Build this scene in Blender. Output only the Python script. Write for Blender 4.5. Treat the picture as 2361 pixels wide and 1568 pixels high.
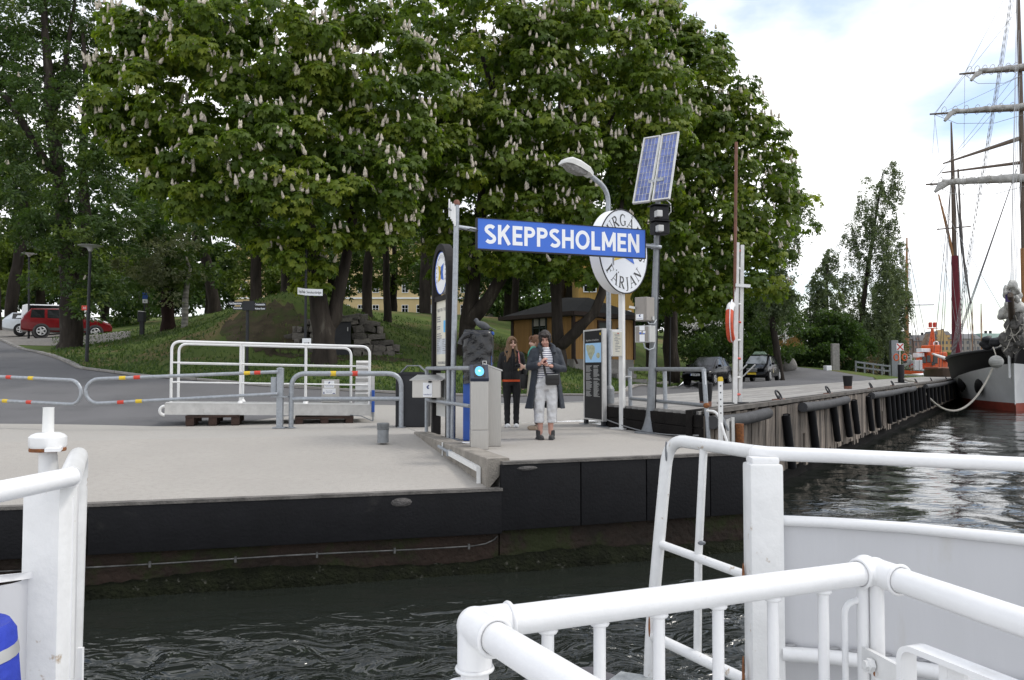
import bpy, bmesh, math, random
import numpy as np
from mathutils import Vector, Matrix

# ------------------------------------------------------------------ clear, camera, world, sun, exposure
for _o in list(bpy.data.objects):
 bpy.data.objects.remove(_o, do_unlink=True)
SC = bpy.context.scene
COL = SC.collection
F = 1807.0                      # focal length in pixels of a 2361-pixel-wide print of the photograph
CX, CY = 1180.5, 784.0
PITCH = math.atan(68.0 / F)
EYE = 1.08                      # metres above the landing platform
cam_d = bpy.data.cameras.new('camera')
cam = bpy.data.objects.new('camera', cam_d)
COL.objects.link(cam)
cam.location = (0, 0, EYE)
cam.rotation_euler = (math.pi / 2 + PITCH, 0, 0)
cam_d.sensor_width = 36.0
cam_d.lens = 36.0 * F / 2361.0
cam_d.clip_start = 0.05
cam_d.clip_end = 5000
SC.camera = cam

SUN_EL, SUN_AZ = math.radians(56), math.radians(84)     # azimuth clockwise from +Y (view direction)
W = bpy.data.worlds.new('World')
SC.world = W
W.use_nodes = True
nt = W.node_tree
nt.nodes.clear()
def wn(t, **kw):
 n = nt.nodes.new(t)
 for k, v in kw.items():
  setattr(n, k, v)
 return n
out = wn('ShaderNodeOutputWorld')
bg = wn('ShaderNodeBackground')
bg.inputs['Strength'].default_value = 0.15
sky = wn('ShaderNodeTexSky')
sky.sky_type = 'NISHITA'
sky.sun_disc = False
sky.sun_elevation = SUN_EL
sky.sun_rotation = SUN_AZ
sky.air_density = 1.0
sky.dust_density = 1.5
sky.ozone_density = 1.0
tc = wn('ShaderNodeTexCoord')
sep = wn('ShaderNodeSeparateXYZ')
nt.links.new(tc.outputs['Generated'], sep.inputs[0])
# project the view direction on a cloud layer: (x, y) / (z + c)
zc = wn('ShaderNodeMath', operation='MAXIMUM'); zc.inputs[1].default_value = 0.0
nt.links.new(sep.outputs[2], zc.inputs[0])
za = wn('ShaderNodeMath', operation='ADD'); za.inputs[1].default_value = 0.16
nt.links.new(zc.outputs[0], za.inputs[0])
dx = wn('ShaderNodeMath', operation='DIVIDE'); dy = wn('ShaderNodeMath', operation='DIVIDE')
nt.links.new(sep.outputs[0], dx.inputs[0]); nt.links.new(za.outputs[0], dx.inputs[1])
nt.links.new(sep.outputs[1], dy.inputs[0]); nt.links.new(za.outputs[0], dy.inputs[1])
cmb = wn('ShaderNodeCombineXYZ')
nt.links.new(dx.outputs[0], cmb.inputs[0]); nt.links.new(dy.outputs[0], cmb.inputs[1])
cmb.inputs[2].default_value = 3.1
n1 = wn('ShaderNodeTexNoise'); n1.inputs['Scale'].default_value = 0.85
n1.inputs['Detail'].default_value = 7; n1.inputs['Roughness'].default_value = 0.55
nt.links.new(cmb.outputs[0], n1.inputs['Vector'])
n2 = wn('ShaderNodeTexNoise'); n2.inputs['Scale'].default_value = 1.3
n2.inputs['Detail'].default_value = 8; n2.inputs['Roughness'].default_value = 0.5
mp2 = wn('ShaderNodeMapping'); mp2.inputs['Location'].default_value = (4.3, 1.7, 0)
nt.links.new(cmb.outputs[0], mp2.inputs[0]); nt.links.new(mp2.outputs[0], n2.inputs['Vector'])
cover = wn('ShaderNodeMapRange'); cover.inputs[1].default_value = 0.34; cover.inputs[2].default_value = 0.50
nt.links.new(n1.outputs[0], cover.inputs[0])
shade = wn('ShaderNodeMapRange'); shade.inputs[1].default_value = 0.32; shade.inputs[2].default_value = 0.56
nt.links.new(n2.outputs[0], shade.inputs[0])
ccol = wn('ShaderNodeMix', data_type='RGBA')
ccol.inputs[6].default_value = (7.4, 7.7, 8.2, 1)
ccol.inputs[7].default_value = (10.6, 10.6, 10.7, 1)
nt.links.new(shade.outputs[0], ccol.inputs[0])
skyb = wn('ShaderNodeMix', data_type='RGBA', blend_type='MULTIPLY')
skyb.inputs[0].default_value = 1.0
skyb.inputs[7].default_value = (1.5, 1.45, 1.4, 1)
nt.links.new(sky.outputs[0], skyb.inputs[6])
mixs = wn('ShaderNodeMix', data_type='RGBA')
nt.links.new(cover.outputs[0], mixs.inputs[0])
nt.links.new(skyb.outputs[2], mixs.inputs[6])
nt.links.new(ccol.outputs[2], mixs.inputs[7])
nt.links.new(mixs.outputs[2], bg.inputs[0])
nt.links.new(bg.outputs[0], out.inputs[0])

sun_d = bpy.data.lights.new('sun', 'SUN')
sun_d.energy = 1.5
sun_d.angle = math.radians(12)
sun_d.color = (1.0, 0.96, 0.9)
sun = bpy.data.objects.new('sun', sun_d)
COL.objects.link(sun)
sun.location = (10, -10, 60)
_sd = Vector((math.sin(SUN_AZ) * math.cos(SUN_EL), math.cos(SUN_AZ) * math.cos(SUN_EL), math.sin(SUN_EL)))
sun.rotation_euler = _sd.to_track_quat('Z', 'Y').to_euler()

SC.view_settings.view_transform = 'Standard'
SC.view_settings.look = 'None'
SC.view_settings.exposure = 0.0
SC.view_settings.gamma = 1.0
SC.view_settings.use_curve_mapping = False
SC.render.engine = 'CYCLES'
SC.cycles.use_denoising = True
SC.cycles.max_bounces = 7
SC.cycles.diffuse_bounces = 3
SC.cycles.glossy_bounces = 3
SC.cycles.transmission_bounces = 4
SC.cycles.caustics_reflective = False
SC.cycles.caustics_refractive = False

RND = random.Random(7)
NP = np.random.default_rng(11)
PI = math.pi

# ------------------------------------------------------------------ measuring helpers
_CP, _SP = math.cos(PITCH), math.sin(PITCH)
def ray(X, Y):
 cx, cy = (X - CX) / F, (CY - Y) / F
 return Vector((cx, _CP - cy * _SP, _SP + cy * _CP))
def P(X, Y, d):
 r = ray(X, Y)
 return Vector((0, 0, EYE)) + r * (d / r.y)
def G(X, Y, z):
 r = ray(X, Y)
 return Vector((0, 0, EYE)) + r * ((z - EYE) / r.z)
def XD(X, d):
 "x of print column X at depth d (near the horizon)"
 return (X - CX) / F / (_CP) * d
def V(*a):
 return Vector(a)
def rotz(a):
 return Matrix.Rotation(a, 3, 'Z')
def SF(o, xd, tilt=None):
 "frame of a panel: x along xd, y up, z towards the reader"
 x = Vector(xd).normalized(); y = Vector((0, 0, 1)) if tilt is None else Vector(tilt).normalized()
 z = x.cross(y).normalized()
 m = Matrix.Identity(4)
 for i in range(3):
  m[i][0], m[i][1], m[i][2], m[i][3] = x[i], y[i], z[i], o[i]
 return m

# ------------------------------------------------------------------ materials
MATS = {}
def mat(name, col, rough=0.6, metal=0.0, col2=None, var=0.12, scale=6.0, bump=0.0, bscale=40.0, rnd=0.0,
  spec=0.5, spots=None, spot_lo=0.62, spot_scale=9.0, stretch=None, coat=0.0, trans=0.0, world=False,
  detail=5.0, emit=None, spot_hi=None):
 if name in MATS:
  return MATS[name]
 m = bpy.data.materials.new(name)
 m.use_nodes = True
 t = m.node_tree
 b = t.nodes['Principled BSDF']
 b.inputs['Roughness'].default_value = rough
 b.inputs['Metallic'].default_value = metal
 b.inputs['Specular IOR Level'].default_value = spec
 if coat: b.inputs['Coat Weight'].default_value = coat
 if trans: b.inputs['Transmission Weight'].default_value = trans
 co = t.nodes.new('ShaderNodeTexCoord') if not world else t.nodes.new('ShaderNodeNewGeometry')
 src = co.outputs['Object'] if not world else co.outputs['Position']
 if stretch:
  mp = t.nodes.new('ShaderNodeMapping'); mp.inputs['Scale'].default_value = stretch
  t.links.new(src, mp.inputs[0]); src = mp.outputs[0]
 c2 = col2 or tuple(max(0, c * (1 - 2.2 * var)) for c in col)
 n = t.nodes.new('ShaderNodeTexNoise'); n.inputs['Scale'].default_value = scale; n.inputs['Detail'].default_value = detail
 n.inputs['Roughness'].default_value = 0.6
 t.links.new(src, n.inputs['Vector'])
 mr = t.nodes.new('ShaderNodeMapRange'); mr.inputs[1].default_value = 0.3; mr.inputs[2].default_value = 0.7
 t.links.new(n.outputs[0], mr.inputs[0])
 mx = t.nodes.new('ShaderNodeMix'); mx.data_type = 'RGBA'
 mx.inputs[6].default_value = (*c2, 1); mx.inputs[7].default_value = (*col, 1)
 t.links.new(mr.outputs[0], mx.inputs[0])
 last = mx.outputs[2]
 if spots:
  n3 = t.nodes.new('ShaderNodeTexNoise'); n3.inputs['Scale'].default_value = spot_scale; n3.inputs['Detail'].default_value = 6
  n3.inputs['Roughness'].default_value = 0.65
  t.links.new(src, n3.inputs['Vector'])
  r3 = t.nodes.new('ShaderNodeMapRange'); r3.inputs[1].default_value = spot_lo
  r3.inputs[2].default_value = spot_hi or spot_lo + 0.06
  t.links.new(n3.outputs[0], r3.inputs[0])
  m3 = t.nodes.new('ShaderNodeMix'); m3.data_type = 'RGBA'; m3.inputs[7].default_value = (*spots, 1)
  t.links.new(r3.outputs[0], m3.inputs[0]); t.links.new(last, m3.inputs[6]); last = m3.outputs[2]
 if rnd:
  oi = t.nodes.new('ShaderNodeObjectInfo')
  r4 = t.nodes.new('ShaderNodeMapRange'); r4.inputs[3].default_value = 1 - rnd; r4.inputs[4].default_value = 1 + rnd
  t.links.new(oi.outputs['Random'], r4.inputs[0])
  m4 = t.nodes.new('ShaderNodeVectorMath'); m4.operation = 'SCALE'
  t.links.new(last, m4.inputs[0]); t.links.new(r4.outputs[0], m4.inputs['Scale']); last = m4.outputs[0]
 t.links.new(last, b.inputs['Base Color'])
 rv = t.nodes.new('ShaderNodeMapRange'); rv.inputs[3].default_value = max(0.02, rough - 0.08); rv.inputs[4].default_value = min(1, rough + 0.08)
 t.links.new(n.outputs[0], rv.inputs[0]); t.links.new(rv.outputs[0], b.inputs['Roughness'])
 if bump:
  n2 = t.nodes.new('ShaderNodeTexNoise'); n2.inputs['Scale'].default_value = bscale; n2.inputs['Detail'].default_value = 6
  t.links.new(src, n2.inputs['Vector'])
  bp = t.nodes.new('ShaderNodeBump'); bp.inputs['Strength'].default_value = bump; bp.inputs['Distance'].default_value = 0.05
  t.links.new(n2.outputs[0], bp.inputs['Height']); t.links.new(bp.outputs[0], b.inputs['Normal'])
 if emit:
  b.inputs['Emission Color'].default_value = (*emit[:3], 1); b.inputs['Emission Strength'].default_value = emit[3]
 MATS[name] = m
 return m

M_ASPHALT = mat('asphalt', (.145, .143, .148), .85, var=.1, scale=.5, bump=.35, bscale=120, world=True, detail=8, spots=(.10, .10, .104), spot_lo=.52, spot_hi=.66, spot_scale=.45)
M_CONC = mat('concrete', (.405, .385, .355), .85, var=.05, scale=.35, bump=.35, bscale=90, world=True, detail=12, spots=(.35, .332, .306), spot_lo=.46, spot_hi=.70, spot_scale=16)
M_CONC2 = mat('worn_concrete', (.41, .385, .352), .85, var=.07, scale=.45, bump=.4, bscale=60, world=True, detail=12, spots=(.345, .322, .292), spot_lo=.46, spot_hi=.70, spot_scale=14)
M_CURB = mat('curb_concrete', (.33, .30, .26), .9, var=.2, scale=5, bump=.4, bscale=60, world=True, spots=(.20, .12, .07), spot_lo=.66, spot_scale=4)
M_PAINT = mat('road_paint', (.62, .61, .58), .8, var=.2, scale=9, world=True, spots=(.2, .2, .2), spot_lo=.58, spot_scale=20)
M_GRASS = mat('grass', (.115, .155, .042), .95, col2=(.060, .092, .024), scale=.35, bump=.9, bscale=25, world=True, detail=9, spots=(.17, .125, .07), spot_lo=.52, spot_hi=.66, spot_scale=.3, spec=.1)
M_SOIL = mat('dry_soil', (.095, .078, .05), .95, var=.25, scale=2, bump=.6, bscale=30, world=True, spots=(.06, .075, .026), spot_lo=.46, spot_hi=.58, spot_scale=.9, spec=.1)
M_GRAVEL = mat('gravel', (.27, .25, .225), .95, var=.2, scale=6, bump=.6, bscale=70, world=True)
M_GRANITE = mat('granite', (.30, .285, .265), .85, var=.15, scale=9, bump=.4, bscale=50, rnd=.2)
M_STONE = mat('field_stone', (.19, .172, .15), .9, var=.25, scale=3, bump=1.0, bscale=9, rnd=.5, spots=(.075, .08, .05), spot_lo=.56, spot_hi=.68, spot_scale=3)
M_RUBBER = mat('black_rubber', (.011, .011, .013), .7, spec=.22, var=.2, scale=3, bump=.15, bscale=30, spots=(.03, .029, .027), spot_lo=.60, spot_hi=.8, spot_scale=2.4)
M_QWALL = mat('wet_quay_wall', (.052, .034, .026), .8, spec=.2, col2=(.018, .016, .013), scale=1.5, bump=.8, bscale=14, world=True, detail=9, spots=(.03, .036, .014), spot_lo=.5, spot_hi=.6, spot_scale=1.6)
M_MOSS = mat('tide_moss', (.012, .0145, .006), .85, spec=.15, var=.3, scale=6, bump=1, bscale=25, world=True, spots=(.055, .055, .045), spot_lo=.62, spot_scale=11)
M_PLANK = mat('deck_plank', (.38, .365, .345), .85, var=.16, scale=2.2, bump=.35, bscale=40, rnd=.14, stretch=(.25, 4, 4), detail=8)
M_WPLANK = mat('weathered_plank', (.36, .30, .245), .9, col2=(.06, .052, .047), scale=1.3, bump=.5, bscale=25, rnd=.5, stretch=(5, 5, .5), detail=8, spots=(.050, .044, .042), spot_lo=.51, spot_hi=.62, spot_scale=1.7)
M_BEAM = mat('tarred_beam', (.018, .016, .015), .9, spec=.15, var=.3, scale=3, bump=.4, bscale=30)
M_GALV = mat('galvanised_steel', (.42, .445, .475), .5, .55, var=.14, scale=18, bump=.08, bscale=70, spots=(.30, .33, .37), spot_lo=.55, spot_hi=.66, spot_scale=26)
M_GALVD = mat('dull_grey_steel', (.27, .285, .30), .55, .35, var=.12, scale=14, bump=.05)
M_STEEL = mat('brushed_stainless', (.52, .50, .47), .42, .75, var=.06, scale=5, stretch=(30, 30, 1))
M_STEEL2 = mat('grey_cabinet_and_shade', (.30, .275, .25), .5, .15, var=.06, scale=4)
M_ALU = mat('aluminium', (.66, .65, .63), .45, .45, var=.10, scale=7, spots=(.48, .47, .45), spot_lo=.6, spot_hi=.7, spot_scale=8)
M_WHITE = mat('white_paint', (.80, .80, .79), .4, var=.05, scale=5, bump=.03, bscale=30)
M_WPOST = mat('chipped_white_paint', (.80, .80, .78), .45, var=.05, scale=6, spots=(.16, .15, .14), spot_lo=.68, spot_scale=16)
M_FERRY = mat('ferry_white_paint', (.80, .80, .805), .36, var=.04, scale=5, bump=.05, bscale=55, coat=.12, spots=(.62, .60, .57), spot_lo=.62, spot_hi=.78, spot_scale=7)
M_FERRYW = mat('scuffed_ferry_paint', (.79, .79, .785), .4, var=.07, scale=6, bump=.07, bscale=45, coat=.1, spots=(.42, .33, .24), spot_lo=.63, spot_hi=.70, spot_scale=13)
M_BULW = mat('shaded_bulwark_paint', (.58, .582, .60), .42, var=.035, scale=2, bump=.05, bscale=14, stretch=(1.5, 1.5, .35), spots=(.50, .49, .47), spot_lo=.60, spot_hi=.8, spot_scale=5)  # white bulwark paint greyed, so the side's shade sits in the base colour
M_RUST = mat('rust', (.30, .11, .03), .85, col2=(.12, .045, .02), scale=30, bump=.3, bscale=60)
M_RUSTB = mat('rust_brown_pole', (.20, .085, .055), .7, var=.2, scale=6)
M_SCRAPE = mat('bare_scraped_metal', (.22, .23, .25), .5, .5, var=.2, scale=20)
M_DECKG = mat('grey_deck_plate', (.42, .44, .44), .6, .2, var=.2, scale=14, bump=.2, bscale=60)
M_RED = mat('red_band', (.62, .05, .025), .45, var=.1, scale=9)
M_YEL = mat('yellow_band', (.75, .52, .03), .45, var=.1, scale=9)
M_ORANGE = mat('orange_paint', (.72, .11, .02), .45, var=.12, scale=4)
M_BLUE = mat('sign_blue', (.035, .145, .62), .42, var=.02, scale=3)
M_BLUE2 = mat('blue_plastic', (.02, .09, .40), .45, var=.1, scale=5)
M_LBLUE = mat('light_blue_disc', (.12, .52, .92), .3, var=.02)
M_SIGNW = mat('sign_white', (.86, .87, .89), .45, var=.015, scale=3)
M_INK = mat('black_ink', (.018, .018, .02), .5, var=.05)
M_INKG = mat('grey_ink', (.27, .27, .28), .6, var=.05)
M_CREAM = mat('cream_poster', (.74, .71, .60), .5, var=.03, scale=3)
M_DWOOD = mat('dark_stained_wood', (.020, .017, .017), .65, spec=.25, var=.25, scale=4, bump=.1, bscale=40, stretch=(8, 8, .8))
M_BLACK = mat('black_panel', (.011, .011, .013), .5, spec=.25, var=.15, scale=4)
M_DGREY = mat('dark_grey_metal', (.032, .033, .037), .55, .0, spec=.25, var=.12, scale=5)
M_LGREY = mat('light_grey_metal', (.50, .50, .49), .45, .3, var=.06, scale=5)
M_GLASSD = mat('dark_glass', (.008, .009, .010), .06, spec=.5, var=.1)
M_GLASSL = mat('reflecting_glass', (.16, .18, .19), .05, spec=.9, var=.2, scale=2)
M_BARK = mat('bark', (.060, .050, .042), .95, col2=(.020, .017, .015), scale=3.0, bump=1.0, bscale=10, stretch=(1, 1, .22), detail=8, spec=.1, spots=(.105, .095, .08), spot_lo=.6, spot_hi=.72, spot_scale=3)
M_BARKR = mat('reddish_bark', (.042, .026, .022), .95, col2=(.018, .011, .010), scale=3, bump=1, bscale=10, stretch=(1, 1, .22), spec=.1)
M_BARKB = mat('birch_bark', (.42, .40, .37), .8, col2=(.07, .065, .06), scale=3, bump=.4, bscale=10, stretch=(.6, .6, 3))
M_TYRE = mat('tyre', (.014, .014, .015), .85, var=.2)
M_RIM = mat('alloy_rim', (.60, .60, .60), .35, .6, var=.06)
M_CBLACK = mat('black_car_paint', (.003, .003, .004), .14, spec=.2, coat=.05, var=.1)
M_CRED = mat('maroon_car_paint', (.16, .008, .010), .22, spec=.25, coat=.1, var=.08)
M_CSILV = mat('silver_car_paint', (.50, .53, .56), .35, .5, coat=.5, var=.05)
M_CWHITE = mat('white_car_paint', (.74, .75, .76), .35, coat=.4, var=.03)
M_LAMP = mat('clear_lamp', (.62, .64, .66), .12, spec=.9, var=.1, scale=20)
M_TAIL = mat('red_lamp', (.45, .02, .02), .2, var=.1)
M_AMBER = mat('amber_lamp', (.7, .22, .03), .25, var=.1)
M_YHOUSE = mat('ochre_boards', (.40, .225, .075), .85, var=.14, scale=2, bump=.2, bscale=20, rnd=.1, stretch=(4, 4, .4))
M_YWALL = mat('pale_yellow_plaster', (.62, .47, .25), .9, var=.06, scale=1)
M_ROOFD = mat('dark_roof_felt', (.055, .053, .053), .9, var=.2, scale=2)
M_BROWN = mat('dark_brown_trim', (.040, .022, .016), .7, var=.2)
M_GREENP = mat('dark_green_paint', (.020, .035, .030), .5, var=.15)
M_CURTAIN = mat('pale_curtain', (.42, .40, .36), .9, var=.1, scale=9)
M_PALLET = mat('dark_pallet_wood', (.060, .034, .026), .9, var=.3, scale=5, bump=.3, bscale=30)
M_ROPE = mat('rope', (.50, .47, .41), .9, var=.15, scale=40, bump=.6, bscale=70)
M_BAG = mat('black_plastic_bag', (.012, .012, .014), .2, var=.2, spec=.6, bump=.5, bscale=7)
M_SAIL = mat('furled_sailcloth', (.50, .49, .465), .85, var=.22, scale=2.5, bump=.5, bscale=6)
M_NET = mat('grey_netting', (.22, .21, .20), .9, var=.35, scale=5, bump=.8, bscale=14)
M_MAST = mat('varnished_spar', (.36, .17, .06), .5, var=.2, scale=3, stretch=(6, 6, .4))
M_MASTD = mat('dark_spar', (.12, .085, .06), .6, var=.2, scale=3, stretch=(6, 6, .4))
M_MAROON = mat('maroon_sail_cover', (.165, .014, .028), .8, var=.2, scale=2, bump=.5, bscale=5, stretch=(3, 3, .5))
M_HULLB = mat('black_hull', (.008, .008, .009), .6, var=.2, scale=1, spec=.15)
M_HULLW = mat('white_hull', (.72, .725, .73), .4, var=.06, scale=1.2, spots=(.52, .51, .50), spot_lo=.62, spot_hi=.75, spot_scale=1.5)
M_HULLR = mat('red_bottom_paint', (.34, .055, .03), .6, var=.2, scale=2)
M_WIRE = mat('rigging_wire', (.10, .10, .105), .7, var=.1)
M_WIREL = mat('pale_rigging', (.30, .305, .31), .8, var=.1)
M_SKIN = mat('skin', (.60, .375, .285), .55, var=.05, scale=8)
M_SKIN2 = mat('ruddy_skin', (.58, .32, .25), .55, var=.06, scale=8)
M_HAIRB = mat('light_brown_hair', (.25, .145, .07), .55, var=.25, scale=9, bump=.6, bscale=30, stretch=(6, 6, .6))
M_HAIRR = mat('auburn_bob_hair', (.24, .115, .055), .5, var=.25, scale=9, bump=.6, bscale=30, stretch=(6, 6, .6))
M_HAIRD = mat('dark_brown_hair', (.030, .019, .015), .5, var=.3, scale=9, bump=.6, bscale=30)
M_CLBLK = mat('black_cloth', (.011, .011, .013), .85, var=.2, scale=8, bump=.3, bscale=20)
M_JEANS = mat('black_denim', (.016, .016, .019), .85, var=.25, scale=7, bump=.3, bscale=22)
M_NAVY = mat('navy_coat_cloth', (.034, .042, .056), .7, var=.22, scale=5, bump=.4, bscale=14)
M_CREAMC = mat('cream_cloth', (.56, .53, .43), .8, var=.1, scale=6, bump=.3, bscale=16)
M_WTROU = mat('white_trousers', (.68, .68, .69), .8, var=.08, scale=6, bump=.5, bscale=13)
M_TEAL = mat('turquoise_scarf', (.11, .55, .40), .8, var=.22, scale=14, bump=.6, bscale=25)
M_ORHEM = mat('orange_cloth', (.62, .085, .02), .8, var=.1)
M_SHOEW = mat('white_shoe', (.72, .73, .74), .6, var=.06)
M_SHOEG = mat('dark_grey_shoe', (.055, .055, .055), .8, var=.2, scale=20)
M_SHOEB = mat('beige_shoe', (.33, .255, .185), .7, var=.1)
M_PINK = mat('pink_strap_cloth', (.42, .16, .15), .8, var=.1)
M_LEATH = mat('black_leather', (.012, .011, .011), .45, var=.2)
M_PHONE = mat('dark_red_phone', (.10, .015, .02), .3, var=.1)
M_PIGEON = mat('pigeon_grey', (.11, .115, .125), .8, var=.25, scale=9)
M_BUOYG = mat('grey_fender_ball', (.60, .60, .57), .8, col2=(.22, .22, .21), scale=8, stretch=(.3, .3, 6))

# striped jersey: real horizontal print on the cloth
def striped():
 m = mat('striped_jersey', (.75, .75, .76), .85, var=.03)
 t = m.node_tree; b = t.nodes['Principled BSDF']
 g = t.nodes.new('ShaderNodeTexCoord'); s = t.nodes.new('ShaderNodeSeparateXYZ')
 t.links.new(g.outputs['Object'], s.inputs[0])
 a = t.nodes.new('ShaderNodeMath'); a.operation = 'MULTIPLY'; a.inputs[1].default_value = 1 / 0.034
 fr = t.nodes.new('ShaderNodeMath'); fr.operation = 'FRACT'
 lt = t.nodes.new('ShaderNodeMath'); lt.operation = 'LESS_THAN'; lt.inputs[1].default_value = .34
 t.links.new(s.outputs[2], a.inputs[0]); t.links.new(a.outputs[0], fr.inputs[0]); t.links.new(fr.outputs[0], lt.inputs[0])
 mx = t.nodes.new('ShaderNodeMix'); mx.data_type = 'RGBA'
 mx.inputs[6].default_value = (.76, .76, .77, 1); mx.inputs[7].default_value = (.07, .07, .16, 1)
 t.links.new(lt.outputs[0], mx.inputs[0]); t.links.new(mx.outputs[2], b.inputs['Base Color'])
 return m
M_STRIPE = striped()

def leaf_mat(name, dark, mid, light, transl=.35, rough=.5):
 m = bpy.data.materials.new(name); m.use_nodes = True
 t = m.node_tree; b = t.nodes['Principled BSDF']; o = t.nodes['Material Output']
 at = t.nodes.new('ShaderNodeAttribute'); at.attribute_name = 'tint'
 cr = t.nodes.new('ShaderNodeValToRGB')
 e = cr.color_ramp.elements
 e[0].color = (*dark, 1); e[1].color = (*light, 1)
 x = e.new(.5); x.color = (*mid, 1)
 t.links.new(at.outputs['Fac'], cr.inputs[0])
 t.links.new(cr.outputs[0], b.inputs['Base Color'])
 b.inputs['Roughness'].default_value = rough
 b.inputs['Specular IOR Level'].default_value = .35
 tr = t.nodes.new('ShaderNodeBsdfTranslucent')
 g = t.nodes.new('ShaderNodeMix'); g.data_type = 'RGBA'; g.blend_type = 'MULTIPLY'; g.inputs[0].default_value = 1
 g.inputs[7].default_value = (1.25, 1.35, .6, 1)
 t.links.new(cr.outputs[0], g.inputs[6]); t.links.new(g.outputs[2], tr.inputs[0])
 ms = t.nodes.new('ShaderNodeMixShader'); ms.inputs[0].default_value = transl
 t.links.new(b.outputs[0], ms.inputs[1]); t.links.new(tr.outputs[0], ms.inputs[2])
 t.links.new(ms.outputs[0], o.inputs[0])
 return m
M_LEAF = leaf_mat('chestnut_leaf', (.055, .10, .014), (.12, .18, .022), (.25, .29, .034), .5)
M_LEAF2 = leaf_mat('dark_leaf', (.036, .070, .020), (.065, .112, .028), (.12, .165, .034))
M_LEAF3 = leaf_mat('birch_leaf', (.07, .10, .05), (.115, .15, .075), (.17, .21, .10))
M_LEAF4 = leaf_mat('sunlit_far_leaf', (.06, .10, .018), (.12, .17, .03), (.20, .25, .05))  # paler green carries the sunlight on the far trees in the leaf colour
M_LEAF5 = leaf_mat('silvery_leaf', (.10, .12, .06), (.18, .20, .11), (.30, .31, .19))
M_FLOWER = mat('blossom', (.56, .50, .41), .8, var=.16, scale=14, rnd=.12, trans=0)
M_BLOSW = mat('white_blossom', (.75, .74, .70), .8, var=.1)

# ------------------------------------------------------------------ mesh builder
_TXT = {}
def text_mesh(s, bold=0.0):
 k = (s, bold)
 if k in _TXT: return _TXT[k]
 cu = bpy.data.curves.new('lettering', 'FONT')
 cu.body = s; cu.size = 1.0; cu.offset = bold; cu.resolution_u = 3
 cu.align_x = 'LEFT'
 ob = bpy.data.objects.new('lettering', cu); COL.objects.link(ob)
 dg = bpy.context.evaluated_depsgraph_get()
 me = bpy.data.meshes.new_from_object(ob.evaluated_get(dg))
 v = np.empty(len(me.vertices) * 3); me.vertices.foreach_get('co', v); v = v.reshape(-1, 3)
 f = [tuple(p.vertices) for p in me.polygons]
 bpy.data.objects.remove(ob); bpy.data.curves.remove(cu); bpy.data.meshes.remove(me)
 _TXT[k] = (v, f)
 return v, f

def world_m(o):
 m = o.matrix_basis.copy()
 while o.parent:
  o = o.parent
  m = o.matrix_basis @ m
 return m

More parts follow.
